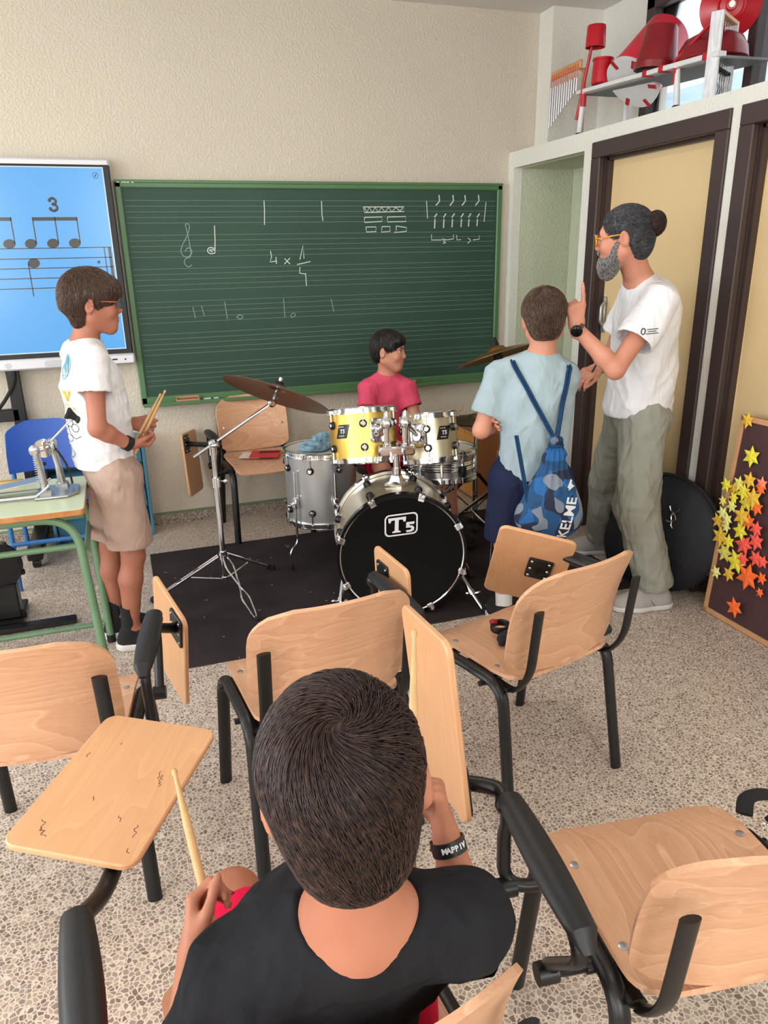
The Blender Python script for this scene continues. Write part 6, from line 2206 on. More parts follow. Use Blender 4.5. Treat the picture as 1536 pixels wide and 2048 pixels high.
def shirt(parent, J, fwd, w, mat, h, hem, hem_n, sleeve=(0.55, 0.60), r=(0.125, 0.130), sr=(0.060, 0.062), neck_r=(0.066, 0.06), neck_up=0.012, wr=(0.006, 26, 1), ext=None, collar=True, flat=0.80, name='tshirt', shape=None):
    """T-shirt: hem point and outward normal of the hem plane; sleeve = fraction of the upper arm it covers"""
    side = nrm(np.cross(fwd, UP))
    pts = [J['neck'] + V3(0, 0, 0.05), J['pelvis'] - V3(0, 0, 0.12), J['shL'], J['shR'], J['elL'], J['elR'], hem]
    lo, hi = bounds(pts, 0.17)
    g = SDF(lo, hi, h)
    ax = J['chest'] - J['pelvis']
    bot = J['pelvis'] - nrm(ax) * 0.06 + (hem - J['pelvis']) * V3(0, 0, 1) - UP * 0.13
    g.cap(bot, J['chest'], r[0] * w, r[1] * w, 0.03, 'add', flat, fwd)
    g.cap(J['chest'], J['neck'] - (J['neck'] - J['chest']) * 0.22, r[1] * w * 0.97, 0.064 * w, 0.05, 'add', 0.76, fwd)
    if shape:
        shape(g)
    for q in 'LR':
        g.cap(J['neck'] * 0.72 + J['chest'] * 0.28, J['sh' + q], 0.062 * w, 0.056 * w, 0.04)
    g.cut(hem, hem_n)
    for q, sl in zip('LR', sleeve if isinstance(sleeve, tuple) else (sleeve, sleeve)):
        e = J['sh' + q] + (J['el' + q] - J['sh' + q]) * sl
        g.fru(J['sh' + q] - (J['el' + q] - J['sh' + q]) * 0.02, e, sr[0] * w, sr[1] * w, 0.03)
        d_ = nrm(J['el' + q] - J['sh' + q])
        g.fru(e - d_ * 0.045, e + d_ * 0.03, sr[1] * w - 0.014, sr[1] * w - 0.009, 0.0, 'sub', 0.001)
    # neck opening
    nk = J['neck'] + nrm(J['neck'] - J['chest']) * neck_up
    fw = nrm(fwd - UP * 0)
    g.ell(nk + V3(0, 0, 0.035), (neck_r[0] * w, neck_r[1] * w, 0.058), np.stack([side, fw, UP], 1), 0.006, 'sub')
    if ext:
        ext(g)
    V, F = g.mesh()
    V = smoothed(V, F, 2, 0.5)
    def calm(v):
        """no folds at the collar, the hem and the sleeve ends, so their edges stay clean"""
        m = np.clip((J['neck'][2] + 0.02 - v[:, 2]) / 0.16, 0.1, 1) * np.clip(((hem - v) @ nrm(hem_n)) / 0.05 + 0.12, 0.12, 1)
        for q, sl in zip('LR', sleeve):
            e = J['sh' + q] + (J['el' + q] - J['sh' + q]) * sl
            d_ = nrm(J['el' + q] - J['sh' + q])
            ax_ = (v - e) @ d_
            rad_ = np.linalg.norm((v - e) - ax_[:, None] * d_, axis=1)
            near = rad_ < sr[1] * w * 1.4
            m = np.where(near, m * np.clip(np.abs(ax_) / 0.05 + 0.1, 0.1, 1), m)
        return m
    V = wrinkle(V, F, wr[0], wr[1], wr[2], (1, 1, 0.6), calm)
    return link_mesh(name, V, F, mat, parent, 180)

def leg_cloth(name, parent, J, mat, h, frac, r, wr, fwd, waist_up=0.10, pr=(0.125, 0.095), flat=1.0, ext=None, lower=None):
    """shorts or trousers: frac = how far down thigh+shin (1 = knee, 2 = ankle); r = radii at hip, knee, ankle"""
    pts = [J['pelvis'] + V3(0, 0, waist_up + 0.05)] + [J[a + q] for a in ('hip', 'kn', 'an') for q in 'LR']
    lo, hi = bounds(pts, 0.16)
    g = SDF(lo, hi, h)
    ends = []
    g.cap(J['pelvis'] - V3(0, 0, 0.01), J['pelvis'] + V3(0, 0, waist_up), pr[0], pr[0] * 0.96, 0.02, 'add', pr[1] / pr[0], fwd)
    for q in 'LR':
        H, K_, A_ = J['hip' + q], J['kn' + q], J['an' + q]
        if frac <= 1.0:
            e = H + (K_ - H) * frac
            g.fru(H, e, r[0], r[1], 0.05)
            ends.append((e, nrm(K_ - H), r[1]))
        elif frac <= 1.3 and lower is None:
            e = K_ + (A_ - K_) * (frac - 1)
            g.fru(H, K_, r[0], r[1], 0.05)
            g.fru(H + (K_ - H) * 0.85, e, r[1], r[1] * 1.03, 0.04)
        else:
            e = K_ + (A_ - K_) * (frac - 1)
            g.fru(H, K_, r[0], r[1], 0.05)
            g.fru(K_, e, r[1] * 0.985, r[2], 0.012)
            g.ell(K_, (r[1] * 0.97,) * 3, None, 0.015)
            ends.append((e, nrm(A_ - K_), r[2]))
        g.ell(H, (r[0] * 1.02,) * 3, None, 0.04)
    for e, d_, rr in ends:
        g.fru(e - d_ * 0.04, e + d_ * 0.03, rr - 0.014, rr - 0.010, 0.0, 'sub', 0.001)
    if ext:
        ext(g)
    V, F = g.mesh()
    V = smoothed(V, F, 2, 0.5)
    V = wrinkle(V, F, wr[0], wr[1], wr[2], (1, 1, 0.55))
    return link_mesh(name, V, F, mat, parent, 180)

def shoe(parent, an, toe, length, w, mats, h=0.004, sock=None, stripes=None, sole_h=0.026, floor=0.0, lace_mat=None):
    """sneaker with its sole on the floor; mats: upper, sole"""
    d = nrm((toe - an) * V3(1, 1, 0))
    s_ = np.cross(UP, d)
    base = V3(an[0], an[1], floor) - d * 0.30 * length * 0.95
    R = np.stack([s_, d, UP], 1)
    W = lambda x, y, z: base + R @ V3(x, y * length, z)
    lo, hi = bounds([W(-w, -0.1, 0), W(w, 1.1, 0.15), W(w, -0.1, 0.15), W(-w, 1.1, 0)], 0.03)
    g = SDF(lo, hi, h)
    g.cap(W(0, 0.16, 0.040), W(0, 0.60, 0.036), w * 0.46, w * 0.52, 0.02)
    g.cap(W(0, 0.60, 0.036), W(0, 0.86, 0.030), w * 0.52, w * 0.44, 0.03)
    g.cap(W(0, 0.20, 0.075), W(0, 0.24, 0.095), w * 0.40, w * 0.40, 0.02)
    g.cap(W(0, 0.30, 0.085), W(0, 0.66, 0.046), w * 0.34, w * 0.30, 0.02)
    g.cut(W(0, 0, sole_h * 0.6), -UP).cut(W(0, 0, 0.102), UP + d * -0.25)
    V, F = g.mesh()
    sh = link_mesh('shoe', smoothed(V, F, 1), F, mats[0], parent, 180)
    g = SDF(lo - V3(0, 0, 0.01), hi, h)
    g.cap(W(0, 0.14, 0.02), W(0, 0.62, 0.02), w * 0.50, w * 0.57, 0.02)
    g.cap(W(0, 0.62, 0.02), W(0, 0.86, 0.02), w * 0.57, w * 0.48, 0.03)
    g.cut(W(0, 0, 0.001), -UP).cut(W(0, 0, sole_h), UP)
    V, F = g.mesh()
    link_mesh('sole', smoothed(V, F, 1, 0.3), F, mats[1], sh, 60)
    lc = MB()
    for k in range(5):
        y = 0.40 + 0.075 * k
        z = 0.103 - 0.095 * (y - 0.30) + w * 0.05
        for q in (-1, 1):
            lc.tube([W(q * w * 0.25, y, z - 0.012), W(0, y + 0.03, z + 0.002), W(-q * w * 0.25, y + 0.06, z - 0.014)], 0.0032, 6)
    lc.build('laces', lace_mat or mats[0], sh, 180)
    if stripes:
        st_ = MB()
        for k in range(3):
            for q in (-1, 1):
                y = 0.36 + 0.07 * k
                st_.tube([W(q * w * 0.485, y, 0.030), W(q * w * 0.47, y + 0.05, 0.05), W(q * w * 0.36, y + 0.10, 0.072)], 0.0045, 6, flat=(1.2, 0.6))
        st_.build('stripes', stripes, sh, 180)
    if sock:
        MB().cyl(W(0, 0.24, 0.07), V3(an[0], an[1], floor) + UP * sock[1], w * 0.40, 18, w * 0.43).build('sock', sock[0], parent, 60)
    return sh

M['stick_wood'] = basic('hickory', rgb(204, 162, 112), 0.42, noise=0.08, scale=30, stretch=(1, 1, 1))
def drumstick(butt, tip, label, group=None, r=0.0072):
    butt, tip = np.asarray(butt, float), np.asarray(tip, float)
    L_ = np.linalg.norm(tip - butt)
    prof = [(0.0, 0.0), (r * 0.8, 0.002), (r, 0.008), (r, L_ * 0.68), (r * 0.5, L_ - 0.022), (r * 0.46, L_ - 0.016), (r * 0.72, L_ - 0.010), (r * 0.70, L_ - 0.004), (r * 0.4, L_ - 0.0005), (0.0, L_)]
    o = MB().lathe(prof, butt, tip - butt, 18, close=False).build('drumstick', M['stick_wood'], None, 60)
    o['label'], o['category'] = label, 'drumstick'
    if group:
        o['group'] = group
    return o

def hand_mid(w, f, n, s):
    return w + nrm(f) * 0.078 * s + nrm(n) * 0.022 * s
# ---------------- the boy in black on the near chair, seen from behind
hF = nrm((0.24, 0.95, -0.17))
hU = nrm((-0.10, 0.16, 0.98))
HR = frame(hF, hU)
HC = V3(0.172, 0.645, 1.055)
fwd = nrm((0.22, 0.97, 0))
J = dict(neck=V3(0.168, 0.600, 0.918), chest=V3(0.165, 0.685, 0.790), pelvis=V3(0.150, 0.775, 0.545),
         shL=V3(0.040, 0.665, 0.815), shR=V3(0.296, 0.600, 0.868), elL=V3(-0.030, 0.700, 0.650), elR=V3(0.372, 0.735, 0.690),
         wrL=V3(-0.014, 0.838, 0.672), wrR=V3(0.360, 0.798, 0.800),
         hipL=V3(0.085, 0.780, 0.530), hipR=V3(0.230, 0.765, 0.530), knL=V3(0.068, 1.075, 0.520), knR=V3(0.320, 1.060, 0.520),
         anL=V3(0.055, 1.10, 0.09), anR=V3(0.34, 1.09, 0.09), toeL=V3(0.05, 1.24, 0.02), toeR=V3(0.37, 1.23, 0.02))
boy = thing('person', 'boy in a black tshirt on a chair, seen from behind, holding drumsticks', 'person', (0.15, 0.78, 0))
fL = nrm((0.16, 0.72, 0.45))
fR = nrm((0.02, 0.42, 0.85))
nL, nR = V3(0.95, -0.15, 0.0), V3(-0.92, 0.35, 0.0)
hands = [dict(w=J['wrL'], f=fL, n=nL, t=UP, s=0.84, curl=((48, 74, 40), (56, 78, 44), (50, 70, 40), (40, 56, 34)), thumb=((0.75, 0.35, 0.45), (0.95, 0.2, 0.3), (0.95, 0.0, 0.3)), spread=0.08),
         dict(w=J['wrR'], f=fR, n=nR, t=V3(0, 0.9, -0.4), s=0.84, curl=GRIP, thumb=((0.6, 0.3, 0.6), (0.9, -0.1, 0.4)))]
body = build_body(boy, J, HC, HR, 0.97, 0.90, M['skin'], 0.0042, hands, fwd, torso_r=(0.108, 0.115), ear=0.006)
def hshape(g, W, R, s):
    g.ell(W(0, -0.013, 0.043), s * V3(0.0865, 0.109, 0.089), R, 0.0)
    g.ell(W(0, -0.058, -0.018), s * V3(0.062, 0.054, 0.068), R, 0.03 * s)
    g.ell(W(0, 0.125, -0.055), s * V3(0.085, 0.085, 0.10), R, 0.012 * s, 'sub')
    for q in (-1, 1):
        g.ell(W(q * 0.100, -0.008, -0.022), s * V3(0.034, 0.036, 0.046), R, 0.01 * s, 'sub')
        g.ell(W(q * 0.080, 0.045, -0.080), s * V3(0.045, 0.06, 0.06), R, 0.01 * s, 'sub')
        g.ell(W(q * 0.085, -0.055, -0.118), s * V3(0.05, 0.07, 0.06), R, 0.02 * s, 'sub')
    g.ell(W(0, -0.02, -0.110), s * V3(0.12, 0.12, 0.045), R, 0.01 * s, 'sub')
build_hair(boy, HC, HR, 0.975, M['hair_brown'], 0.0035, hshape, 15000, whorl((0.10, -0.62, 0.78), 1.7, 0.5), 9, 0.0085, 0.00055, 0.0085, 21, jitter=0.16)
M['black_jersey'] = cloth('black_jersey', rgb(30, 30, 33), 0.15, 0.1, folds=1.0, fscale=13)
sh_ = shirt(boy, J, fwd, 0.92, M['black_jersey'], 0.005, J['pelvis'] - V3(0, 0, 0.07), V3(0, 0, -1), (0.86, 0.80), (0.128, 0.140), (0.058, 0.062), (0.086, 0.090), 0.0, (0.010, 34, 9), flat=0.70)
# collar rib around the neck opening
side = nrm(np.cross(fwd, UP))
cr = []
for a in np.linspace(0, 2 * PI, 60)[:-1]:
    p = J['neck'] + side * 0.082 * math.cos(a) + fwd * 0.082 * math.sin(a)
    cr.append(p + UP * (0.014 + 0.012 * math.sin(a)))
COLLAR = cr
M['red_cotton'] = cloth('red_cotton', rgb(214, 24, 66), 0.06, 0.2)
def sext(g):
    g.cut((0, 0, 0.458), (0, 0, -1), 0.01)
so = leg_cloth('shorts', boy, J, M['red_cotton'], 0.006, 0.80, (0.088, 0.078, 0.07), (0.004, 36, 4), fwd, 0.06, (0.125, 0.10), ext=sext)
# small printed cars on the shorts
bv = BVHTree.FromPolygons([so.matrix_local @ v.co for v in so.data.vertices], [tuple(p.vertices) for p in so.data.polygons])
inv = np.array(MW[boy.name].inverted())
pr_ = MB()
rng = random.Random(5)
for k in range(70):
    x, y = rng.uniform(-0.02, 0.42), rng.uniform(0.74, 1.02)
    o3 = inv[:3, :3] @ V3(x, y, 0.9) + inv[:3, 3]
    hit = bv.ray_cast(Vector(o3), Vector((0, 0, -1)))
    if hit[0] is None:
        continue
    p = np.array(hit[0]) - inv[:3, 3]
    a = rng.uniform(-0.5, 0.5)
    dx, dy = V3(math.cos(a), math.sin(a), 0), V3(-math.sin(a), math.cos(a), 0)
    if k % 1 == 0 and all(np.linalg.norm(p[:2] - q[:2]) > 0.03 for q in getattr(pr_, 'used', [])):
        pr_.used = getattr(pr_, 'used', []) + [p]
        pr_.tube([p - dx * 0.006 + UP * 0.001, p + dy * 0.004 + UP * 0.0012, p + dx * 0.006 + UP * 0.001], 0.0009, 5)
        pr_.tube([p - dx * 0.005 - dy * 0.002 + UP * 0.001, p + dx * 0.005 - dy * 0.002 + UP * 0.001], 0.0013, 5)
po = pr_.build('printed_motifs', basic('dark_print', rgb(60, 14, 30), 0.8), so, 180)
M['sneaker_white'] = basic('white_leather', rgb(214, 212, 210), 0.55)
for q in 'LR':
    shoe(boy, J['an' + q], J['toe' + q], 0.235, 0.085, (M['black_cloth'], M['sneaker_white']))
# wristband with white letters on the right wrist
fa_ = nrm(J['wrR'] - J['elR'])
wc = J['wrR'] - fa_ * 0.012
Aw = axis_frame(fa_)
wb_ = MB().lathe([(0.0235, -0.010), (0.0262, -0.010), (0.0262, 0.010), (0.0235, 0.010), (0.0235, -0.010)], wc, fa_, 32, close=False).build('wristband', M['black_plastic'], boy, 60)
toc = nrm(V3(0, 0, 1.6) - wc)
a0 = math.atan2(toc @ Aw[:, 1], toc @ Aw[:, 0])
for i, chh in enumerate('MAPRIV'):
    a = a0 + 0.30 - 0.24 * (i - 2.5) * -1
    e = Aw[:, 0] * math.cos(a) + Aw[:, 1] * math.sin(a)
    tg = -Aw[:, 0] * math.sin(a) + Aw[:, 1] * math.cos(a)
    text_mesh('letter', chh, 0.011, np.stack([tg, fa_ * 1.0, e], 1) if np.cross(tg, fa_) @ e > 0 else np.stack([-tg, fa_, e], 1), wc + e * 0.0268, M['white_print'], wb_, 0, 0.0004)
MB().tube(bez([wc + Aw[:, 0] * 0.02 + Aw[:, 1] * -0.02, wc + V3(0.0, -0.02, -0.03), wc + V3(-0.01, -0.02, -0.055)], 5), 0.003, 6, flat=(1, 0.4)).build('band_tail', M['black_cloth'], wb_, 180)
hl = hand_mid(J['wrL'], fL, nL, 0.84)
tip = V3(-0.0055, 1.125, 0.782)
dL = nrm(tip - hl)
drumstick(hl - dL * 0.10, tip, 'drumstick in the left hand of the boy in the black tshirt', 'drumsticks held by the boy in black')
hr = hand_mid(J['wrR'], fR, nR, 0.84)
sb0, st0 = V3(0.298, 0.782, 0.722), V3(0.385, 0.985, 1.045)
drumstick(sb0, st0, 'drumstick in the right hand of the boy in the black tshirt, before a tablet', 'drumsticks held by the boy in black')
# ---------------- shared bits
def on_surface(obj, pts, direction, lift=0.0012):
    """drop points (world) onto a mesh along a direction"""
    mw = np.array(MW[obj.name])
    V = np.array([v.co[:] for v in obj.data.vertices]) @ mw[:3, :3].T + mw[:3, 3]
    key = obj.name
    if key not in BV:
        BV[key] = BVHTree.FromPolygons([Vector(v) for v in V], [tuple(p.vertices) for p in obj.data.polygons])
    out = []
    d = Vector(nrm(direction))
    for p in pts:
        h = BV[key].ray_cast(Vector(p) - d * 1.0, d)
        if h[0] is None:
            n = BV[key].find_nearest(Vector(p))
            out.append((np.array(n[0]) + np.array(n[1]) * lift, np.array(n[1])))
        else:
            n = np.array(h[1])
            n = n if n @ np.array(d) < 0 else -n
            out.append((np.array(h[0]) + n * lift, n))
    return out
BV = {}
def print_lines(name, obj, lines, direction, mat, w=0.002, n=5):
    mb = MB()
    for L_ in lines:
        P = on_surface(obj, bez(L_, n) if len(L_) > 2 else L_, direction)
        q = [p for p, _ in P]
        mb.tube(q, w, 6, flat=(1, 0.35), up=tuple(P[len(P) // 2][1]))
    return mb.build(name, mat, obj, 180)
def print_patch(mb, obj, pts, direction):
    P = on_surface(obj, pts, direction)
    mb.add([p for p, _ in P], [tuple(range(len(P)))])

def glasses(parent, c, R, s, fmat, tmat=None, r=0.021, sq=1.0):
    W = lambda x, y, z: c + R @ (s * V3(x, y, z))
    fr_ = MB()
    for q in (-1, 1):
        fr_.tube([W(q * 0.032 + r * 1.05 * math.cos(a), 0.1035 - 0.007 * abs(math.cos(a)) * (1 if q * math.cos(a) > 0 else 0), 0.006 + r * sq * math.sin(a)) for a in np.linspace(0, 2 * PI, 28)[:-1]], 0.0036 * s, 8, closed=True)
    fr_.tube([W(-0.011, 0.104, 0.010), W(0, 0.107, 0.012), W(0.011, 0.104, 0.010)], 0.0024 * s, 8)
    o = fr_.build('glasses', fmat, parent, 180)
    tm = MB()
    for q in (-1, 1):
        tm.tube([W(q * 0.055, 0.098, 0.012), W(q * 0.074, 0.085, 0.013), W(q * 0.079, 0.02, 0.016), W(q * 0.080, -0.012, 0.018), W(q * 0.079, -0.028, 0.002)], 0.0027 * s, 7)
    tm.build('temples', tmat or fmat, o, 180)
    return o

def fringe_shape(hang=0.022, wide=0.090, nape=-0.06):
    """thick mop: covers the forehead down to the brows and the upper half of the ears"""
    def shape(g, W, R, s):
        g.ell(W(0, -0.008, 0.040), s * V3(wide, 0.113, 0.100), R, 0.0)
        g.ell(W(0, -0.058, nape * 0.5), s * V3(wide * 0.84, 0.060, 0.085), R, 0.03 * s)
        g.ell(W(0, 0.070, 0.055), s * V3(wide * 0.80, 0.042, 0.045), R, 0.02 * s)
        g.ell(W(0, 0.135, -0.085 + hang), s * V3(0.105, 0.100, 0.092), R, 0.008 * s, 'sub')
        for q in (-1, 1):
            g.ell(W(q * 0.096, -0.006, -0.022), s * V3(0.034, 0.032, 0.042), R, 0.008 * s, 'sub')
            g.ell(W(q * 0.084, 0.052, -0.070), s * V3(0.045, 0.05, 0.075), R, 0.01 * s, 'sub')
        g.ell(W(0, -0.02, -0.128), s * V3(0.12, 0.12, 0.05), R, 0.01 * s, 'sub')
        g.ell(W(0, -0.115, -0.085), s * V3(0.12, 0.035, 0.06), R, 0.02 * s, 'sub')
    return shape

# ---------------- boy with glasses standing at the left
f1 = nrm((0.95, 0.31, 0))
HC1, HR1 = V3(-0.082, 3.20, 1.457), frame((1, 0.03, -0.03), UP)
J1 = dict(neck=V3(-0.130, 3.20, 1.325), chest=V3(-0.130, 3.20, 1.170), pelvis=V3(-0.118, 3.20, 0.84),
          shR=V3(-0.105, 3.068, 1.272), shL=V3(-0.175, 3.325, 1.272), elR=V3(-0.122, 3.005, 1.012), elL=V3(-0.13, 3.39, 1.03),
          wrR=V3(-0.012, 3.065, 0.925), wrL=V3(0.005, 3.26, 0.972),
          hipR=V3(-0.080, 3.135, 0.80), hipL=V3(-0.105, 3.265, 0.80), knR=V3(-0.060, 3.135, 0.43), knL=V3(-0.150, 3.275, 0.43),
          anR=V3(-0.108, 3.13, 0.095), anL=V3(-0.165, 3.275, 0.095), toeR=V3(0.03, 3.115, 0.02), toeL=V3(-0.03, 3.30, 0.02))
b1 = thing('person', 'boy in glasses and a white tshirt standing beside the green desk, holding drumsticks', 'person', (-0.14, 3.2, 0))
fR1, fL1 = nrm((0.75, 0.62, -0.22)), nrm((0.72, -0.66, -0.08))
bd1 = build_body(b1, J1, HC1, HR1, 1.0, 0.92, M['skin_tan'], 0.0052,
                 [dict(w=J1['wrR'], f=fR1, n=V3(0.1, 0.3, 0.9), t=V3(0.3, 0.3, 0.6), s=0.88, curl=((40, 60, 40),) * 4, thumb=((0.7, 0.4, 0.4), (0.9, -0.1, 0.3))),
                  dict(w=J1['wrL'], f=fL1, n=V3(0.5, 0.45, -0.3), t=V3(0.1, 0.1, 0.9), s=0.88, curl=GRIP, thumb=((0.6, 0.5, 0.5), (0.9, -0.1, 0.3)))], f1)
face_parts(HC1, HR1, 1.0, bd1, M['hair_dark'])
fl_f = lambda q, n: nrm(V3(q[0] * 0.6, q[1] + 0.10 if q[2] > 0.03 and q[1] > -0.06 else -0.02, -0.25 if q[1] < 0.06 and q[2] > 0.06 else -0.9))
build_hair(b1, HC1, HR1, 1.0, M['hair_light'], 0.0048, fringe_shape(0.026, 0.086, -0.03), 4200, fl_f, 7, 0.0085, 0.0009, 0.005, 31, jitter=0.13)
M['teal_frame'] = basic('teal_frame', rgb(54, 96, 108), 0.3)
M['orange_temple'] = basic('speckled_temple', rgb(150, 88, 66), 0.35, noise=0.4, scale=90)
glasses(bd1, HC1, HR1, 1.0, M['teal_frame'], M['orange_temple'], 0.020, 0.85)
M['white_jersey'] = cloth('white_jersey', rgb(232, 232, 234), 0.02, 0.15)
s1 = shirt(b1, J1, f1, 0.95, M['white_jersey'], 0.006, V3(-0.13, 3.2, 0.822), V3(0.0, 0, -1), (0.50, 0.50), (0.132, 0.130), (0.062, 0.072), (0.068, 0.066), 0.004, (0.009, 40, 3), flat=0.86,
           shape=lambda g: g.cap(V3(-0.112, 3.2, 0.80), V3(-0.110, 3.2, 1.12), 0.112, 0.106, 0.05))
# printed motifs down the back
prt = lambda u, z: V3(-0.235, 3.20, z) + (u + 0.012) * V3(0.60, -0.80, 0)
dirp = V3(0.80, 0.60, 0)
teal = [[prt(0.05 + 0.022 * math.cos(a), 1.235 + 0.045 * math.sin(a)) for a in np.linspace(0, 2 * PI, 14)]] + [[prt(0.05 + 0.02 * k, 1.20), prt(0.05 + 0.004 * k, 1.275)] for k in (-1, -0.3, 0.4, 1)]
print_lines('teal_shell_print', s1, teal, dirp, basic('teal_print', rgb(108, 172, 190), 0.9), 0.0028)
yel = [[prt(0.05 + 0.028 * math.cos(a), 1.145), prt(0.05 + 0.004 * math.cos(a), 1.105)] for a in (0.2, 0.9, 1.57, 2.2, 2.9)] + [[prt(0.02 - 0.01 * k, 1.09 - 0.022 * k), prt(0.085 - 0.01 * k, 1.075 - 0.022 * k)] for k in range(3)]
print_lines('yellow_coral_print', s1, yel, dirp, basic('yellow_print', rgb(226, 188, 90), 0.9), 0.005)
blk = [[prt(0.03 + 0.020 * math.cos(a) + 0.036 * math.cos(b), 0.985 + 0.016 * math.sin(a) + 0.032 * math.sin(b)) for a in np.linspace(0, 2 * PI, 8)] for b in (0.4, 1.5, 2.6, 4.4)] + [[prt(0.09, 0.965), prt(0.05, 0.955), prt(0.02, 1.0)]]
print_lines('plant_print', s1, blk, dirp, basic('ink_print', rgb(42, 46, 62), 0.9), 0.0013)
blu = [[prt(0.0, 0.93), prt(-0.03, 0.90), prt(-0.05, 0.875), prt(-0.01, 0.868), prt(0.03, 0.89), prt(0.0, 0.93)], [prt(-0.02, 0.92), prt(-0.04, 0.885)]]
print_lines('blue_shell_print', s1, blu, dirp, basic('blue_print', rgb(128, 180, 206), 0.9), 0.0032)
M['beige_cloth'] = cloth('beige_fleece', rgb(180, 154, 140), 0.05, 0.2)
so1 = leg_cloth('shorts', b1, J1, M['beige_cloth'], 0.006, 0.86, (0.088, 0.096, 0.09), (0.006, 34, 6), f1, 0.10, (0.112, 0.100))
for q in 'RL':
    s_ = shoe(b1, J1['an' + q], J1['toe' + q], 0.235, 0.088, (M['black_cloth'], M['sneaker_white']), sock=(M['black_cloth'], 0.20), stripes=basic('lime_trim', rgb(196, 220, 76), 0.5) if q == 'R' else bpy.data.materials['lime_trim'], sole_h=0.034, lace_mat=M['black_cloth'])
fa_ = nrm(J1['wrR'] - J1['elR'])
MB().lathe([(0.024, -0.012), (0.030, -0.012), (0.030, 0.012), (0.024, 0.012), (0.024, -0.012)], J1['wrR'] - fa_ * 0.012, fa_, 28, close=False).build('wristband', M['black_plastic'], b1, 60)
for k, (bt, tp_, lab) in enumerate(((V3(0.0, 3.155, 0.862), V3(0.152, 3.150, 1.117), 'drumstick held by the boy in glasses, the one reaching higher and further right'), (V3(-0.018, 3.165, 0.868), V3(0.133, 3.165, 1.102), 'drumstick held by the boy in glasses, the one with the lower tip at left'))):
    drumstick(bt, tp_, lab, 'drumsticks held by the boy in glasses')

# ---------------- drummer in the pink shirt
f2 = nrm((-0.12, -1, 0))
HC2, HR2 = V3(1.452, 4.09, 1.098), frame((0.78, -0.62, -0.04), UP)
J2 = dict(neck=V3(1.452, 4.115, 0.968), chest=V3(1.45, 4.135, 0.835), pelvis=V3(1.44, 4.18, 0.51),
          shR=V3(1.330, 4.115, 0.905), shL=V3(1.556, 4.08, 0.893), elR=V3(1.285, 4.02, 0.69), elL=V3(1.592, 3.99, 0.68),
          wrR=V3(1.37, 3.84, 0.64), wrL=V3(1.56, 3.82, 0.665),
          hipR=V3(1.36, 4.12, 0.485), hipL=V3(1.51, 4.11, 0.485), knR=V3(1.285, 3.74, 0.50), knL=V3(1.695, 3.80, 0.485),
          anR=V3(1.33, 3.78, 0.10), anL=V3(1.715, 3.74, 0.10), toeR=V3(1.31, 3.62, 0.03), toeL=V3(1.77, 3.60, 0.03))
b2 = thing('person', 'boy in a pink tshirt seated behind the drum kit', 'person', (1.44, 4.15, 0))
bd2 = build_body(b2, J2, HC2, HR2, 0.96, 0.88, M['skin_fair'], 0.0055,
                 [dict(w=J2['wrR'], f=V3(0.2, -0.9, -0.1), n=V3(0, 0, -1), t=V3(1, 0, 0.2), s=0.85, curl=GRIP, thumb=((0.7, 0.5, 0.3), (0.9, -0.2, 0.3))),
                  dict(w=J2['wrL'], f=V3(0.2, -0.9, 0.1), n=V3(0, 0, -1), t=V3(-1, 0, 0.2), s=0.85, curl=GRIP, thumb=((0.7, 0.5, 0.3), (0.9, -0.2, 0.3)))], f2)
face_parts(HC2, HR2, 0.96, bd2, M['hair_dark'])
def boy_crop(g, W, R, s):
    g.ell(W(0, -0.010, 0.037), s * V3(0.079, 0.106, 0.096), R, 0.0)
    g.ell(W(0, -0.055, -0.010), s * V3(0.064, 0.050, 0.066), R, 0.03 * s)
    g.ell(W(0.01, 0.066, 0.070), s * V3(0.060, 0.034, 0.034), R, 0.02 * s)
    g.ell(W(0, 0.125, -0.030), s * V3(0.105, 0.086, 0.086), R, 0.008 * s, 'sub')
    for q in (-1, 1):
        g.ell(W(q * 0.096, -0.006, -0.020), s * V3(0.036, 0.036, 0.046), R, 0.008 * s, 'sub')
        g.ell(W(q * 0.080, 0.045, -0.075), s * V3(0.045, 0.06, 0.07), R, 0.01 * s, 'sub')
    g.ell(W(0, -0.02, -0.112), s * V3(0.12, 0.12, 0.05), R, 0.01 * s, 'sub')
build_hair(b2, HC2, HR2, 0.96, M['hair_dark'], 0.0045, boy_crop, 2600, fl_f, 6, 0.008, 0.0009, 0.004, 41, jitter=0.13)
M['pink_jersey'] = cloth('pink_jersey', rgb(222, 84, 112), 0.06, 0.2)
shirt(b2, J2, f2, 0.90, M['pink_jersey'], 0.006, J2['pelvis'] - V3(0, 0, 0.02), V3(0, 0, -1), (0.52, 0.52), (0.130, 0.128), (0.062, 0.068), (0.062, 0.060), 0.0, (0.008, 42, 13))
leg_cloth('shorts', b2, J2, M['red_cotton'], 0.007, 0.80, (0.085, 0.080, 0.07), (0.004, 34, 14), f2, 0.05, (0.118, 0.10))
for q in 'RL':
    shoe(b2, J2['an' + q], J2['toe' + q], 0.23, 0.085, (M['black_cloth'], M['black_rubber']), floor=0.03, sock=(M['black_cloth'], 0.15))
hl2 = hand_mid(J2['wrL'], V3(0.2, -0.9, 0.1), V3(0, 0, -1), 0.85)
drumstick(hl2 + V3(-0.07, -0.03, -0.03), hl2 + V3(0.24, 0.10, 0.135), 'drumstick in the hand of the boy in the pink tshirt')

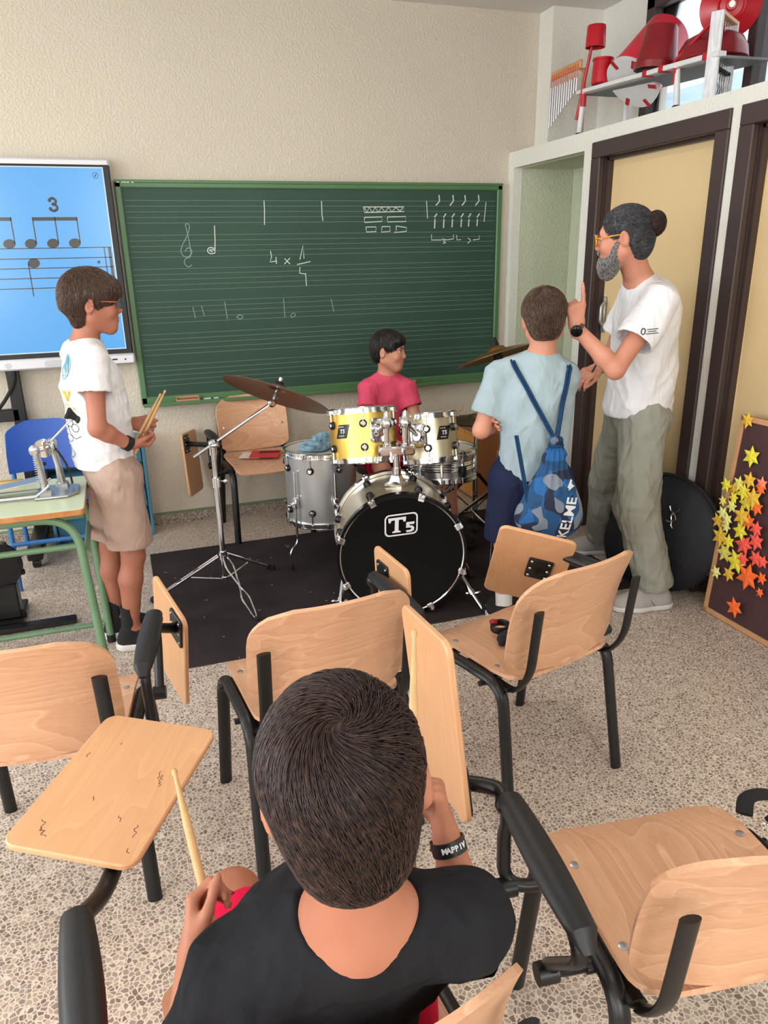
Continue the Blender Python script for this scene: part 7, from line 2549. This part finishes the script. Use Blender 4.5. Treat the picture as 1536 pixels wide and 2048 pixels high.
# ---------------- boy with the drawstring bag, seen from behind
f3 = nrm((0.42, 0.91, 0))
HC3, HR3 = V3(1.628, 2.71, 1.352), frame((0.42, 0.90, -0.06), nrm((-0.03, 0.05, 1)))
J3 = dict(neck=V3(1.615, 2.690, 1.225), chest=V3(1.605, 2.70, 1.06), pelvis=V3(1.60, 2.71, 0.74),
          shL=V3(1.462, 2.760, 1.150), shR=V3(1.712, 2.655, 1.142), elL=V3(1.388, 2.765, 0.915), elR=V3(1.735, 2.800, 0.925),
          wrL=V3(1.57, 2.890, 0.930), wrR=V3(1.520, 2.800, 0.960),
          hipL=V3(1.53, 2.74, 0.70), hipR=V3(1.67, 2.68, 0.70), knL=V3(1.52, 2.76, 0.39), knR=V3(1.68, 2.70, 0.39),
          anL=V3(1.51, 2.74, 0.09), anR=V3(1.68, 2.67, 0.09), toeL=V3(1.54, 2.90, 0.02), toeR=V3(1.74, 2.82, 0.02))
b3 = thing('person', 'boy in a pale blue tshirt seen from behind, arms crossed, beside the man', 'person', (1.60, 2.71, 0))
bd3 = build_body(b3, J3, HC3, HR3, 0.99, 0.95, M['skin_fair'], 0.0052,
                 [dict(w=J3['wrR'], f=V3(-0.80, -0.52, -0.12), n=V3(0.35, -0.75, 0.1), t=V3(0, 0, 1), s=0.9, curl=((18, 25, 15),) * 4, thumb=((0.6, 0.6, 0.1), (0.8, 0.5, 0.1))),
                  dict(w=J3['wrL'], f=V3(0.9, -0.35, 0.05), n=V3(-0.3, -0.8, 0), t=V3(0, 0, 1), s=0.9, curl=((20, 25, 15),) * 4, thumb=((0.6, 0.6, 0.1), (0.8, 0.5, 0.1)))], f3)
face_parts(HC3, HR3, 0.97, bd3, M['hair_dark'])
build_hair(b3, HC3, HR3, 1.0, M['hair_light'], 0.0048, hshape, 4200, whorl((0.05, -0.45, 0.9), 1.3, 0.75), 8, 0.0085, 0.0009, 0.006, 51, jitter=0.15)
M['pale_jersey'] = cloth('pale_blue_jersey', rgb(160, 177, 183), 0.03, 0.18)
s3 = shirt(b3, J3, f3, 0.97, M['pale_jersey'], 0.006, V3(1.60, 2.71, 0.715), V3(0.05, 0, -1), (0.72, 0.72), (0.142, 0.148), (0.062, 0.070), (0.066, 0.062), 0.006, (0.009, 38, 23),
           shape=lambda g: (g.cap(J3['elL'] * 0.55 + J3['shL'] * 0.45, J3['chest'] - V3(0.06, 0, 0.1), 0.05, 0.06, 0.05)))
M['navy_cloth'] = cloth('navy_cloth', rgb(34, 40, 66), 0.08, 0.15)
so3 = leg_cloth('shorts', b3, J3, M['navy_cloth'], 0.007, 0.92, (0.096, 0.096, 0.09), (0.007, 34, 26), f3, 0.10, (0.130, 0.105))
lgm = MB()
print_patch(lgm, so3, [V3(1.452 + 0.008 * math.cos(a), 2.0, 0.575 + 0.011 * math.sin(a)) for a in np.linspace(0.6, 5.7, 12)], V3(0.1, 1, 0))
lgm.build('logo_print', M['white_print'], so3, 0)
for q in 'LR':
    shoe(b3, J3['an' + q], J3['toe' + q], 0.24, 0.09, (M['black_cloth'], M['sneaker_white']), sock=(M['sneaker_white'], 0.16))
# the bag
def camo(name):
    m, nt, b, N, L = nodes(name)
    b.inputs['Roughness'].default_value = 0.8
    tc = N.new('ShaderNodeTexCoord')
    last = None
    col = rgb(22, 70, 112)
    for sc_, off, th, c_ in ((15, 0.0, 0.56, (26, 92, 152)), (13, 3.7, 0.57, (24, 34, 58)), (14, 8.1, 0.585, (116, 124, 138))):
        mp = N.new('ShaderNodeMapping')
        mp.inputs['Location'].default_value = (off, off, off)
        L.new(tc.outputs['Object'], mp.inputs['Vector'])
        n1 = N.new('ShaderNodeTexNoise')
        n1.inputs['Scale'].default_value = sc_
        n1.inputs['Detail'].default_value = 0.3
        L.new(mp.outputs[0], n1.inputs['Vector'])
        g_ = N.new('ShaderNodeMath')
        g_.operation = 'GREATER_THAN'
        g_.inputs[1].default_value = th
        L.new(n1.outputs['Fac'], g_.inputs[0])
        mx = N.new('ShaderNodeMix')
        mx.data_type = 'RGBA'
        mx.inputs[6].default_value = col
        mx.inputs[7].default_value = rgb(*c_)
        L.new(g_.outputs[0], mx.inputs[0])
        if last is not None:
            L.new(last, mx.inputs[6])
        last = mx.outputs[2]
    L.new(last, b.inputs['Base Color'])
    return m
M['camo'] = camo('blue_camouflage')
M['blue_cord'] = cloth('blue_cord', rgb(30, 62, 96), 0.1, 0.2)
bt = V3(1.598, 2.520, 0.885)
bb_ = V3(1.588, 2.525, 0.53)
bn3 = nrm((-0.36, -0.93, 0))
bs3 = nrm(np.cross(UP, bn3))            # image right
bs3 = bs3 if bs3[0] > 0 else -bs3
bag = thing('drawstring_bag', 'blue camouflage drawstring bag hanging on the back of a boy', 'bag', bb_)
g = SDF((1.36, 2.33, 0.44), (1.82, 2.72, 0.97), 0.005)
g.cap(bt, bt - UP * 0.05 + bs3 * 0.0, 0.020, 0.040, 0.02)
g.cap(bt - UP * 0.06, V3(1.588, 2.515, 0.66), 0.050, 0.108, 0.03, 'add', 0.52, bn3)
g.cap(V3(1.584, 2.512, 0.66), V3(1.582, 2.512, 0.605), 0.110, 0.112, 0.03, 'add', 0.55, bn3)
g.ell(V3(1.60, 2.515, 0.60) + bs3 * 0.020, (0.10, 0.062, 0.11), np.stack([bs3, -bn3, UP], 1), 0.03)
g.ell(V3(1.582, 2.515, 0.585) - bs3 * 0.070, (0.075, 0.055, 0.07), np.stack([bs3, -bn3, UP], 1), 0.03)
g.ell(bt + UP * 0.02, (0.030, 0.024, 0.018), None, 0.01)
V, F = g.mesh()
V = smoothed(V, F, 2)
P = V - bt
ph = np.arctan2(P @ bs3, P @ bn3)
amp = 0.006 * np.clip(1 - (bt[2] - V[:, 2]) / 0.22, 0.0, 1)
V = V + vnormals(V, F) * (amp * np.sin(11 * ph))[:, None]
V = wrinkle(V, F, 0.008, 17, 61)
bo3 = link_mesh('body', V, F, M['camo'], bag, 180)
tx = MB()
Rt = np.stack([nrm(UP * 0.97 + bs3 * 0.20), nrm(-bs3 * 0.97 + UP * 0.20), bn3], 1)
base = V3(1.588, 2.40, 0.595) + bs3 * 0.018
cuo = text_mesh('kelme_tmp', 'KELME', 0.060, np.eye(3), (0, 0, 0), M['white_print'], None, 0.0, 0.0012, ext=0.0, xs=1.0)
tv = np.array([v.co[:] for v in cuo.data.vertices])
tf = [tuple(p.vertices) for p in cuo.data.polygons]
bpy.data.objects.remove(cuo)
hits = on_surface(bo3, [base + Rt @ V3(x, y, 0) for x, y, z in tv], -bn3, 0.0018)
link_mesh('lettering', [p for p, _ in hits], tf, M['white_print'], bo3, 0)
pw = MB()
pc = base + Rt @ V3(0.150, 0.002, 0)
for (dx, dy, rx, ry) in ((-0.006, 0, 0.013, 0.014), (0.006, 0.015, 0.006, 0.0045), (0.014, 0.006, 0.007, 0.0045), (0.014, -0.006, 0.007, 0.0045), (0.006, -0.015, 0.006, 0.0045)):
    print_patch(pw, bo3, [pc + Rt @ V3(dx + rx * math.cos(a), dy + ry * math.sin(a), 0) for a in np.linspace(0, 2 * PI, 14)[:-1]], -bn3)
pw.build('paw_print', M['white_print'], bo3, 0)
def back_pt(x, z, lift=0.006):
    return on_surface(s3, [V3(x, 2.2, z)], V3(0.30, 0.95, 0), lift)[0][0]
cd_ = MB()
def taut(a, b, n=14, lift=0.008):
    """a cord from a to b that stays outside the shirt"""
    dr = -bn3
    out = []
    for q in np.linspace(0, 1, n):
        p = a + (b - a) * q
        h = on_surface(s3, [p - dr * 0.5], dr, lift)[0][0]
        if (p - h) @ dr > 0 and abs((p - h) @ dr) < 0.25:
            p = h
        out.append(p)
    P = np.array(out)
    for k in range(2):
        P[1:-1] = 0.25 * P[:-2] + 0.5 * P[1:-1] + 0.25 * P[2:]
    return P
for A_ in (V3(1.497, 2.715, 1.192), V3(1.700, 2.635, 1.172)):
    pts = [A_ + V3(0.04, 0.10, -0.05), A_ + V3(0.015, 0.04, 0.012)] + list(taut(A_ + bn3 * 0.03, bt + UP * 0.012)) 
    for off in (-0.0055, 0.0055):
        cd_.tube([p + bs3 * off for p in bez(pts, 3)], 0.0052, 7)
pts = list(taut(V3(1.462, 2.60, 0.92), V3(1.490, 2.505, 0.60), 10)) + [V3(1.500, 2.50, 0.575)]
for off in (-0.004, 0.004):
    cd_.tube([p + bs3 * off for p in bez(pts, 3)], 0.0048, 7)
cd_.build('cord', M['blue_cord'], bag, 180)
MB().tube([bt + UP * 0.0 + (bs3 * math.cos(a) - bn3 * math.sin(a)) * 0.026 for a in np.linspace(0, 2 * PI, 22)[:-1]], 0.006, 7, closed=True).build('drawstring', M['blue_cord'], bag, 180)

# ---------------- the man
f4 = nrm((-0.80, 0.60, 0))
HC4, HR4 = V3(1.962, 2.690, 1.655), frame((-0.74, 0.67, -0.10), nrm((-0.06, 0.04, 1)))
J4 = dict(neck=V3(2.080, 2.735, 1.512), chest=V3(2.165, 2.775, 1.330), pelvis=V3(2.215, 2.830, 0.93),
          shL=V3(2.105, 2.595, 1.430), shR=V3(2.215, 2.925, 1.425), elL=V3(1.875, 2.555, 1.160), elR=V3(2.185, 3.02, 1.150),
          wrL=V3(1.735, 2.640, 1.325), wrR=V3(2.075, 2.955, 1.105),
          hipL=V3(2.195, 2.755, 0.90), hipR=V3(2.265, 2.925, 0.90), knL=V3(2.150, 2.690, 0.50), knR=V3(2.330, 3.150, 0.50),
          anL=V3(2.262, 2.635, 0.095), anR=V3(2.430, 3.330, 0.095), toeL=V3(2.075, 2.675, 0.02), toeR=V3(2.24, 3.40, 0.02))
man = thing('person', 'man with a hair bun and grey beard raising one finger by the door', 'person', (2.2, 2.8, 0))
bd4 = build_body(man, J4, HC4, HR4, 1.02, 1.02, M['skin_man'], 0.0055,
                 [dict(w=J4['wrL'], f=V3(-0.12, -0.02, 1), n=V3(0.25, 0.95, 0.1), t=V3(0.90, -0.3, 0), s=1.02, curl=((4, 6, 5), (75, 85, 55), (78, 88, 55), (78, 88, 55)), thumb=((0.5, 0.1, 0.8), (0.3, -0.85, 0.35)), spread=0.03),
                  dict(w=J4['wrR'], f=V3(-0.93, -0.30, -0.18), n=V3(-0.1, 0.3, -0.9), t=V3(0, -0.9, -0.2), s=1.0, curl=((30, 40, 25), (34, 42, 25), (36, 45, 25), (40, 45, 25)), thumb=((0.85, 0.35, 0.35), (0.95, 0.1, 0.3)))], f4, torso_r=(0.118, 0.125))
face_parts(HC4, HR4, 1.02, bd4, M['hair_grey'])
def man_hair(g, W, R, s):
    g.ell(W(0, -0.014, 0.034), s * V3(0.080, 0.101, 0.090), R, 0.0)
    g.ell(W(0, -0.058, -0.015), s * V3(0.068, 0.052, 0.070), R, 0.03 * s)
    g.ell(W(0, 0.128, 0.005), s * V3(0.090, 0.078, 0.085), R, 0.012 * s, 'sub')
    g.ell(W(0, 0.125, -0.075), s * V3(0.085, 0.095, 0.105), R, 0.012 * s, 'sub')
    for q in (-1, 1):
        g.ell(W(q * 0.088, -0.004, -0.020), s * V3(0.030, 0.028, 0.040), R, 0.01 * s, 'sub')
        g.ell(W(q * 0.080, 0.050, -0.055), s * V3(0.045, 0.06, 0.05), R, 0.01 * s, 'sub')
    g.ell(W(0, -0.02, -0.13), s * V3(0.12, 0.12, 0.05), R, 0.01 * s, 'sub')
bunflow = lambda q, n: nrm(V3(-q[0] * 0.9, -1.0, 0.55 if q[2] < 0.05 else -0.10))
build_hair(man, HC4, HR4, 1.03, M['hair_grey'], 0.005, man_hair, 4200, bunflow, 8, 0.0085, 0.0009, 0.004, 71, jitter=0.14)
BUN = HC4 + HR4 @ (1.06 * V3(0, -0.112, 0.040))
g = SDF(BUN - 0.09, BUN + 0.09, 0.004)
rng = np.random.default_rng(8)
g.ell(BUN, (0.036, 0.036, 0.044), None, 0.0)
for k in range(14):
    d = nrm(rng.normal(size=3))
    g.ell(BUN + d * 0.026, (0.016, 0.013, 0.018), axis_frame(rng.normal(size=3)), 0.006)
V, F = g.mesh()
V = smoothed(V, F, 1)
roots = pick_roots(V, F, 700, 9, lambda P: np.ones(len(P)))
SV, SFc = strands(V, F, roots, lambda q, n: np.cross(n, nrm(q - BUN + V3(0.3, 0.2, 0.1))) + 0.3 * V3(math.sin(90 * q[2]), math.cos(80 * q[0]), 0), 7, 0.008, 0.0009, 0.007, 12, 0.5)
link_mesh('hair_bun', np.concatenate([V, SV]), np.concatenate([F, SFc + len(V)]), hair_mat('bun_hair', rgb(34, 24, 22), rgb(74, 52, 44)), man, 180)
MB().tube([HC4 + HR4 @ (1.06 * (V3(0, -0.094, 0.036) + 0.02 * V3(math.cos(a), 0, math.sin(a)))) for a in np.linspace(0, 2 * PI, 18)[:-1]], 0.005, 6, closed=True).build('hair_tie', M['black_cloth'], man, 180)
# beard
def beard_shape(g, W, R, s):
    g.ell(W(0, 0.056, -0.082), s * V3(0.044, 0.042, 0.038), R, 0.0)
    g.ell(W(0, 0.066, -0.112), s * V3(0.030, 0.030, 0.034), R, 0.03 * s)
    for q in (-1, 1):
        g.cap(W(q * 0.062, 0.016, -0.012), W(q * 0.047, 0.034, -0.070), 0.009 * s, 0.022 * s, 0.02 * s)
    g.ell(W(0, 0.088, -0.040), s * V3(0.028, 0.012, 0.010), R, 0.01 * s)
    g.ell(W(0, 0.104, -0.055), s * V3(0.017, 0.016, 0.0075), R, 0.005 * s, 'sub')
gb_lo, gb_hi = HC4 - 0.22, HC4 + 0.16
build_hair(man, HC4, HR4, 1.02, M['beard'], 0.0045, beard_shape, 2600, lambda q, n: nrm(V3(q[0] * 0.3, 0.25, -1)), 5, 0.007, 0.0008, 0.006, 81, jitter=0.35).name = 'beard'
M['amber'] = basic('amber_frame', rgb(214, 150, 44), 0.25)
glasses(bd4, HC4, HR4, 1.02, M['amber'], M['amber'], 0.022, 0.95)
s4 = shirt(man, J4, f4, 1.0, M['white_jersey'], 0.0065, V3(2.21, 2.82, 0.915), nrm(V3(0.06, 0, -1)), (0.62, 0.62), (0.150, 0.152), (0.070, 0.084), (0.070, 0.066), 0.004, (0.012, 32, 33), flat=0.86,
           shape=lambda g: (g.cap(V3(2.205, 2.79, 1.30), V3(2.17, 2.77, 1.40), 0.125, 0.115, 0.05), g.cap(V3(2.215, 2.83, 0.93), V3(2.20, 2.80, 1.20), 0.158, 0.150, 0.05, 'add', 0.95, f4)))
# small emblem and lines of print on the near sleeve
cs = J4['shL'] + (J4['elL'] - J4['shL']) * 0.42 + V3(0.012, -0.01, 0)
e1_ = nrm(V3(-0.80, 0.62, 0.0))
dirs = V3(0.62, 0.78, 0)
eR = nrm(V3(0.85, -0.52, 0.05))
pm = MB()
for k, (l0, l1) in enumerate(((0.0, 0.040), (0.004, 0.034), (-0.002, 0.042))):
    P = on_surface(s4, [cs + eR * (l0 + (l1 - l0) * q) + UP * (-0.008 * k) for q in np.linspace(0, 1, 6)], dirs, 0.0012)
    pm.tube([p for p, _ in P], 0.0016, 5)
P = on_surface(s4, [cs - eR * 0.014 + eR * 0.0075 * math.cos(a) + UP * (-0.006 + 0.011 * math.sin(a)) for a in np.linspace(0, 2 * PI, 16)], dirs, 0.0012)
pm.tube([p for p, _ in P], 0.0022, 5)
pm.build('sleeve_print', basic('dark_ink', rgb(52, 54, 60), 0.8), s4, 180)
M['linen'] = cloth('grey_linen', rgb(150, 150, 138), 0.06, 0.3)
leg_cloth('trousers', man, J4, M['linen'], 0.0065, 1.98, (0.112, 0.098, 0.082), (0.012, 34, 44), f4, 0.06, (0.140, 0.118))
M['grey_suede'] = basic('pale_grey_suede', rgb(170, 164, 160), 0.85, noise=0.04, scale=30)
M['grey_stripe'] = basic('grey_stripe', rgb(128, 124, 122), 0.7)
for q in 'LR':
    shoe(man, J4['an' + q], J4['toe' + q], 0.285, 0.102, (M['grey_suede'], M['sneaker_white']), stripes=M['grey_stripe'], lace_mat=M['sneaker_white'])
fw_ = nrm(J4['wrL'] - J4['elL'])
wt = MB().lathe([(0.027, -0.009), (0.0315, -0.009), (0.0315, 0.009), (0.027, 0.009), (0.027, -0.009)], J4['wrL'] - fw_ * 0.008, fw_, 28, close=False).build('watch', basic('brown_leather', rgb(96, 62, 44), 0.6), man, 60)
ow = nrm(V3(-0.72, -0.70, 0.0))
ow = nrm(ow - fw_ * (ow @ fw_))
MB().lathe([(0.0, 0.0), (0.022, 0.0), (0.023, 0.004), (0.023, 0.009), (0.020, 0.011), (0.0, 0.011)], J4['wrL'] - fw_ * 0.008 + ow * 0.026, ow, 26, close=False).build('watch_face', M['black_gloss'], wt, 40)
fw_ = nrm(J4['wrR'] - J4['elR'])
MB().lathe([(0.026, -0.010), (0.032, -0.010), (0.032, 0.010), (0.026, 0.010), (0.026, -0.010)], J4['wrR'] - fw_ * 0.012, fw_, 24, close=False).build('bracelet', basic('teal_band', rgb(70, 148, 136), 0.5), man, 60)
hm = hand_mid(J4['wrR'], V3(-0.93, -0.30, -0.18), V3(-0.1, 0.3, -0.9), 1.0)
o = MB().cyl(hm + V3(-0.055, -0.035, -0.075), hm + V3(0.035, -0.02, 0.055), 0.0045, 10).build('pen', M['black_plastic'], None)
o['label'], o['category'] = 'thin black pen in the lowered hand of the bearded man', 'pen'
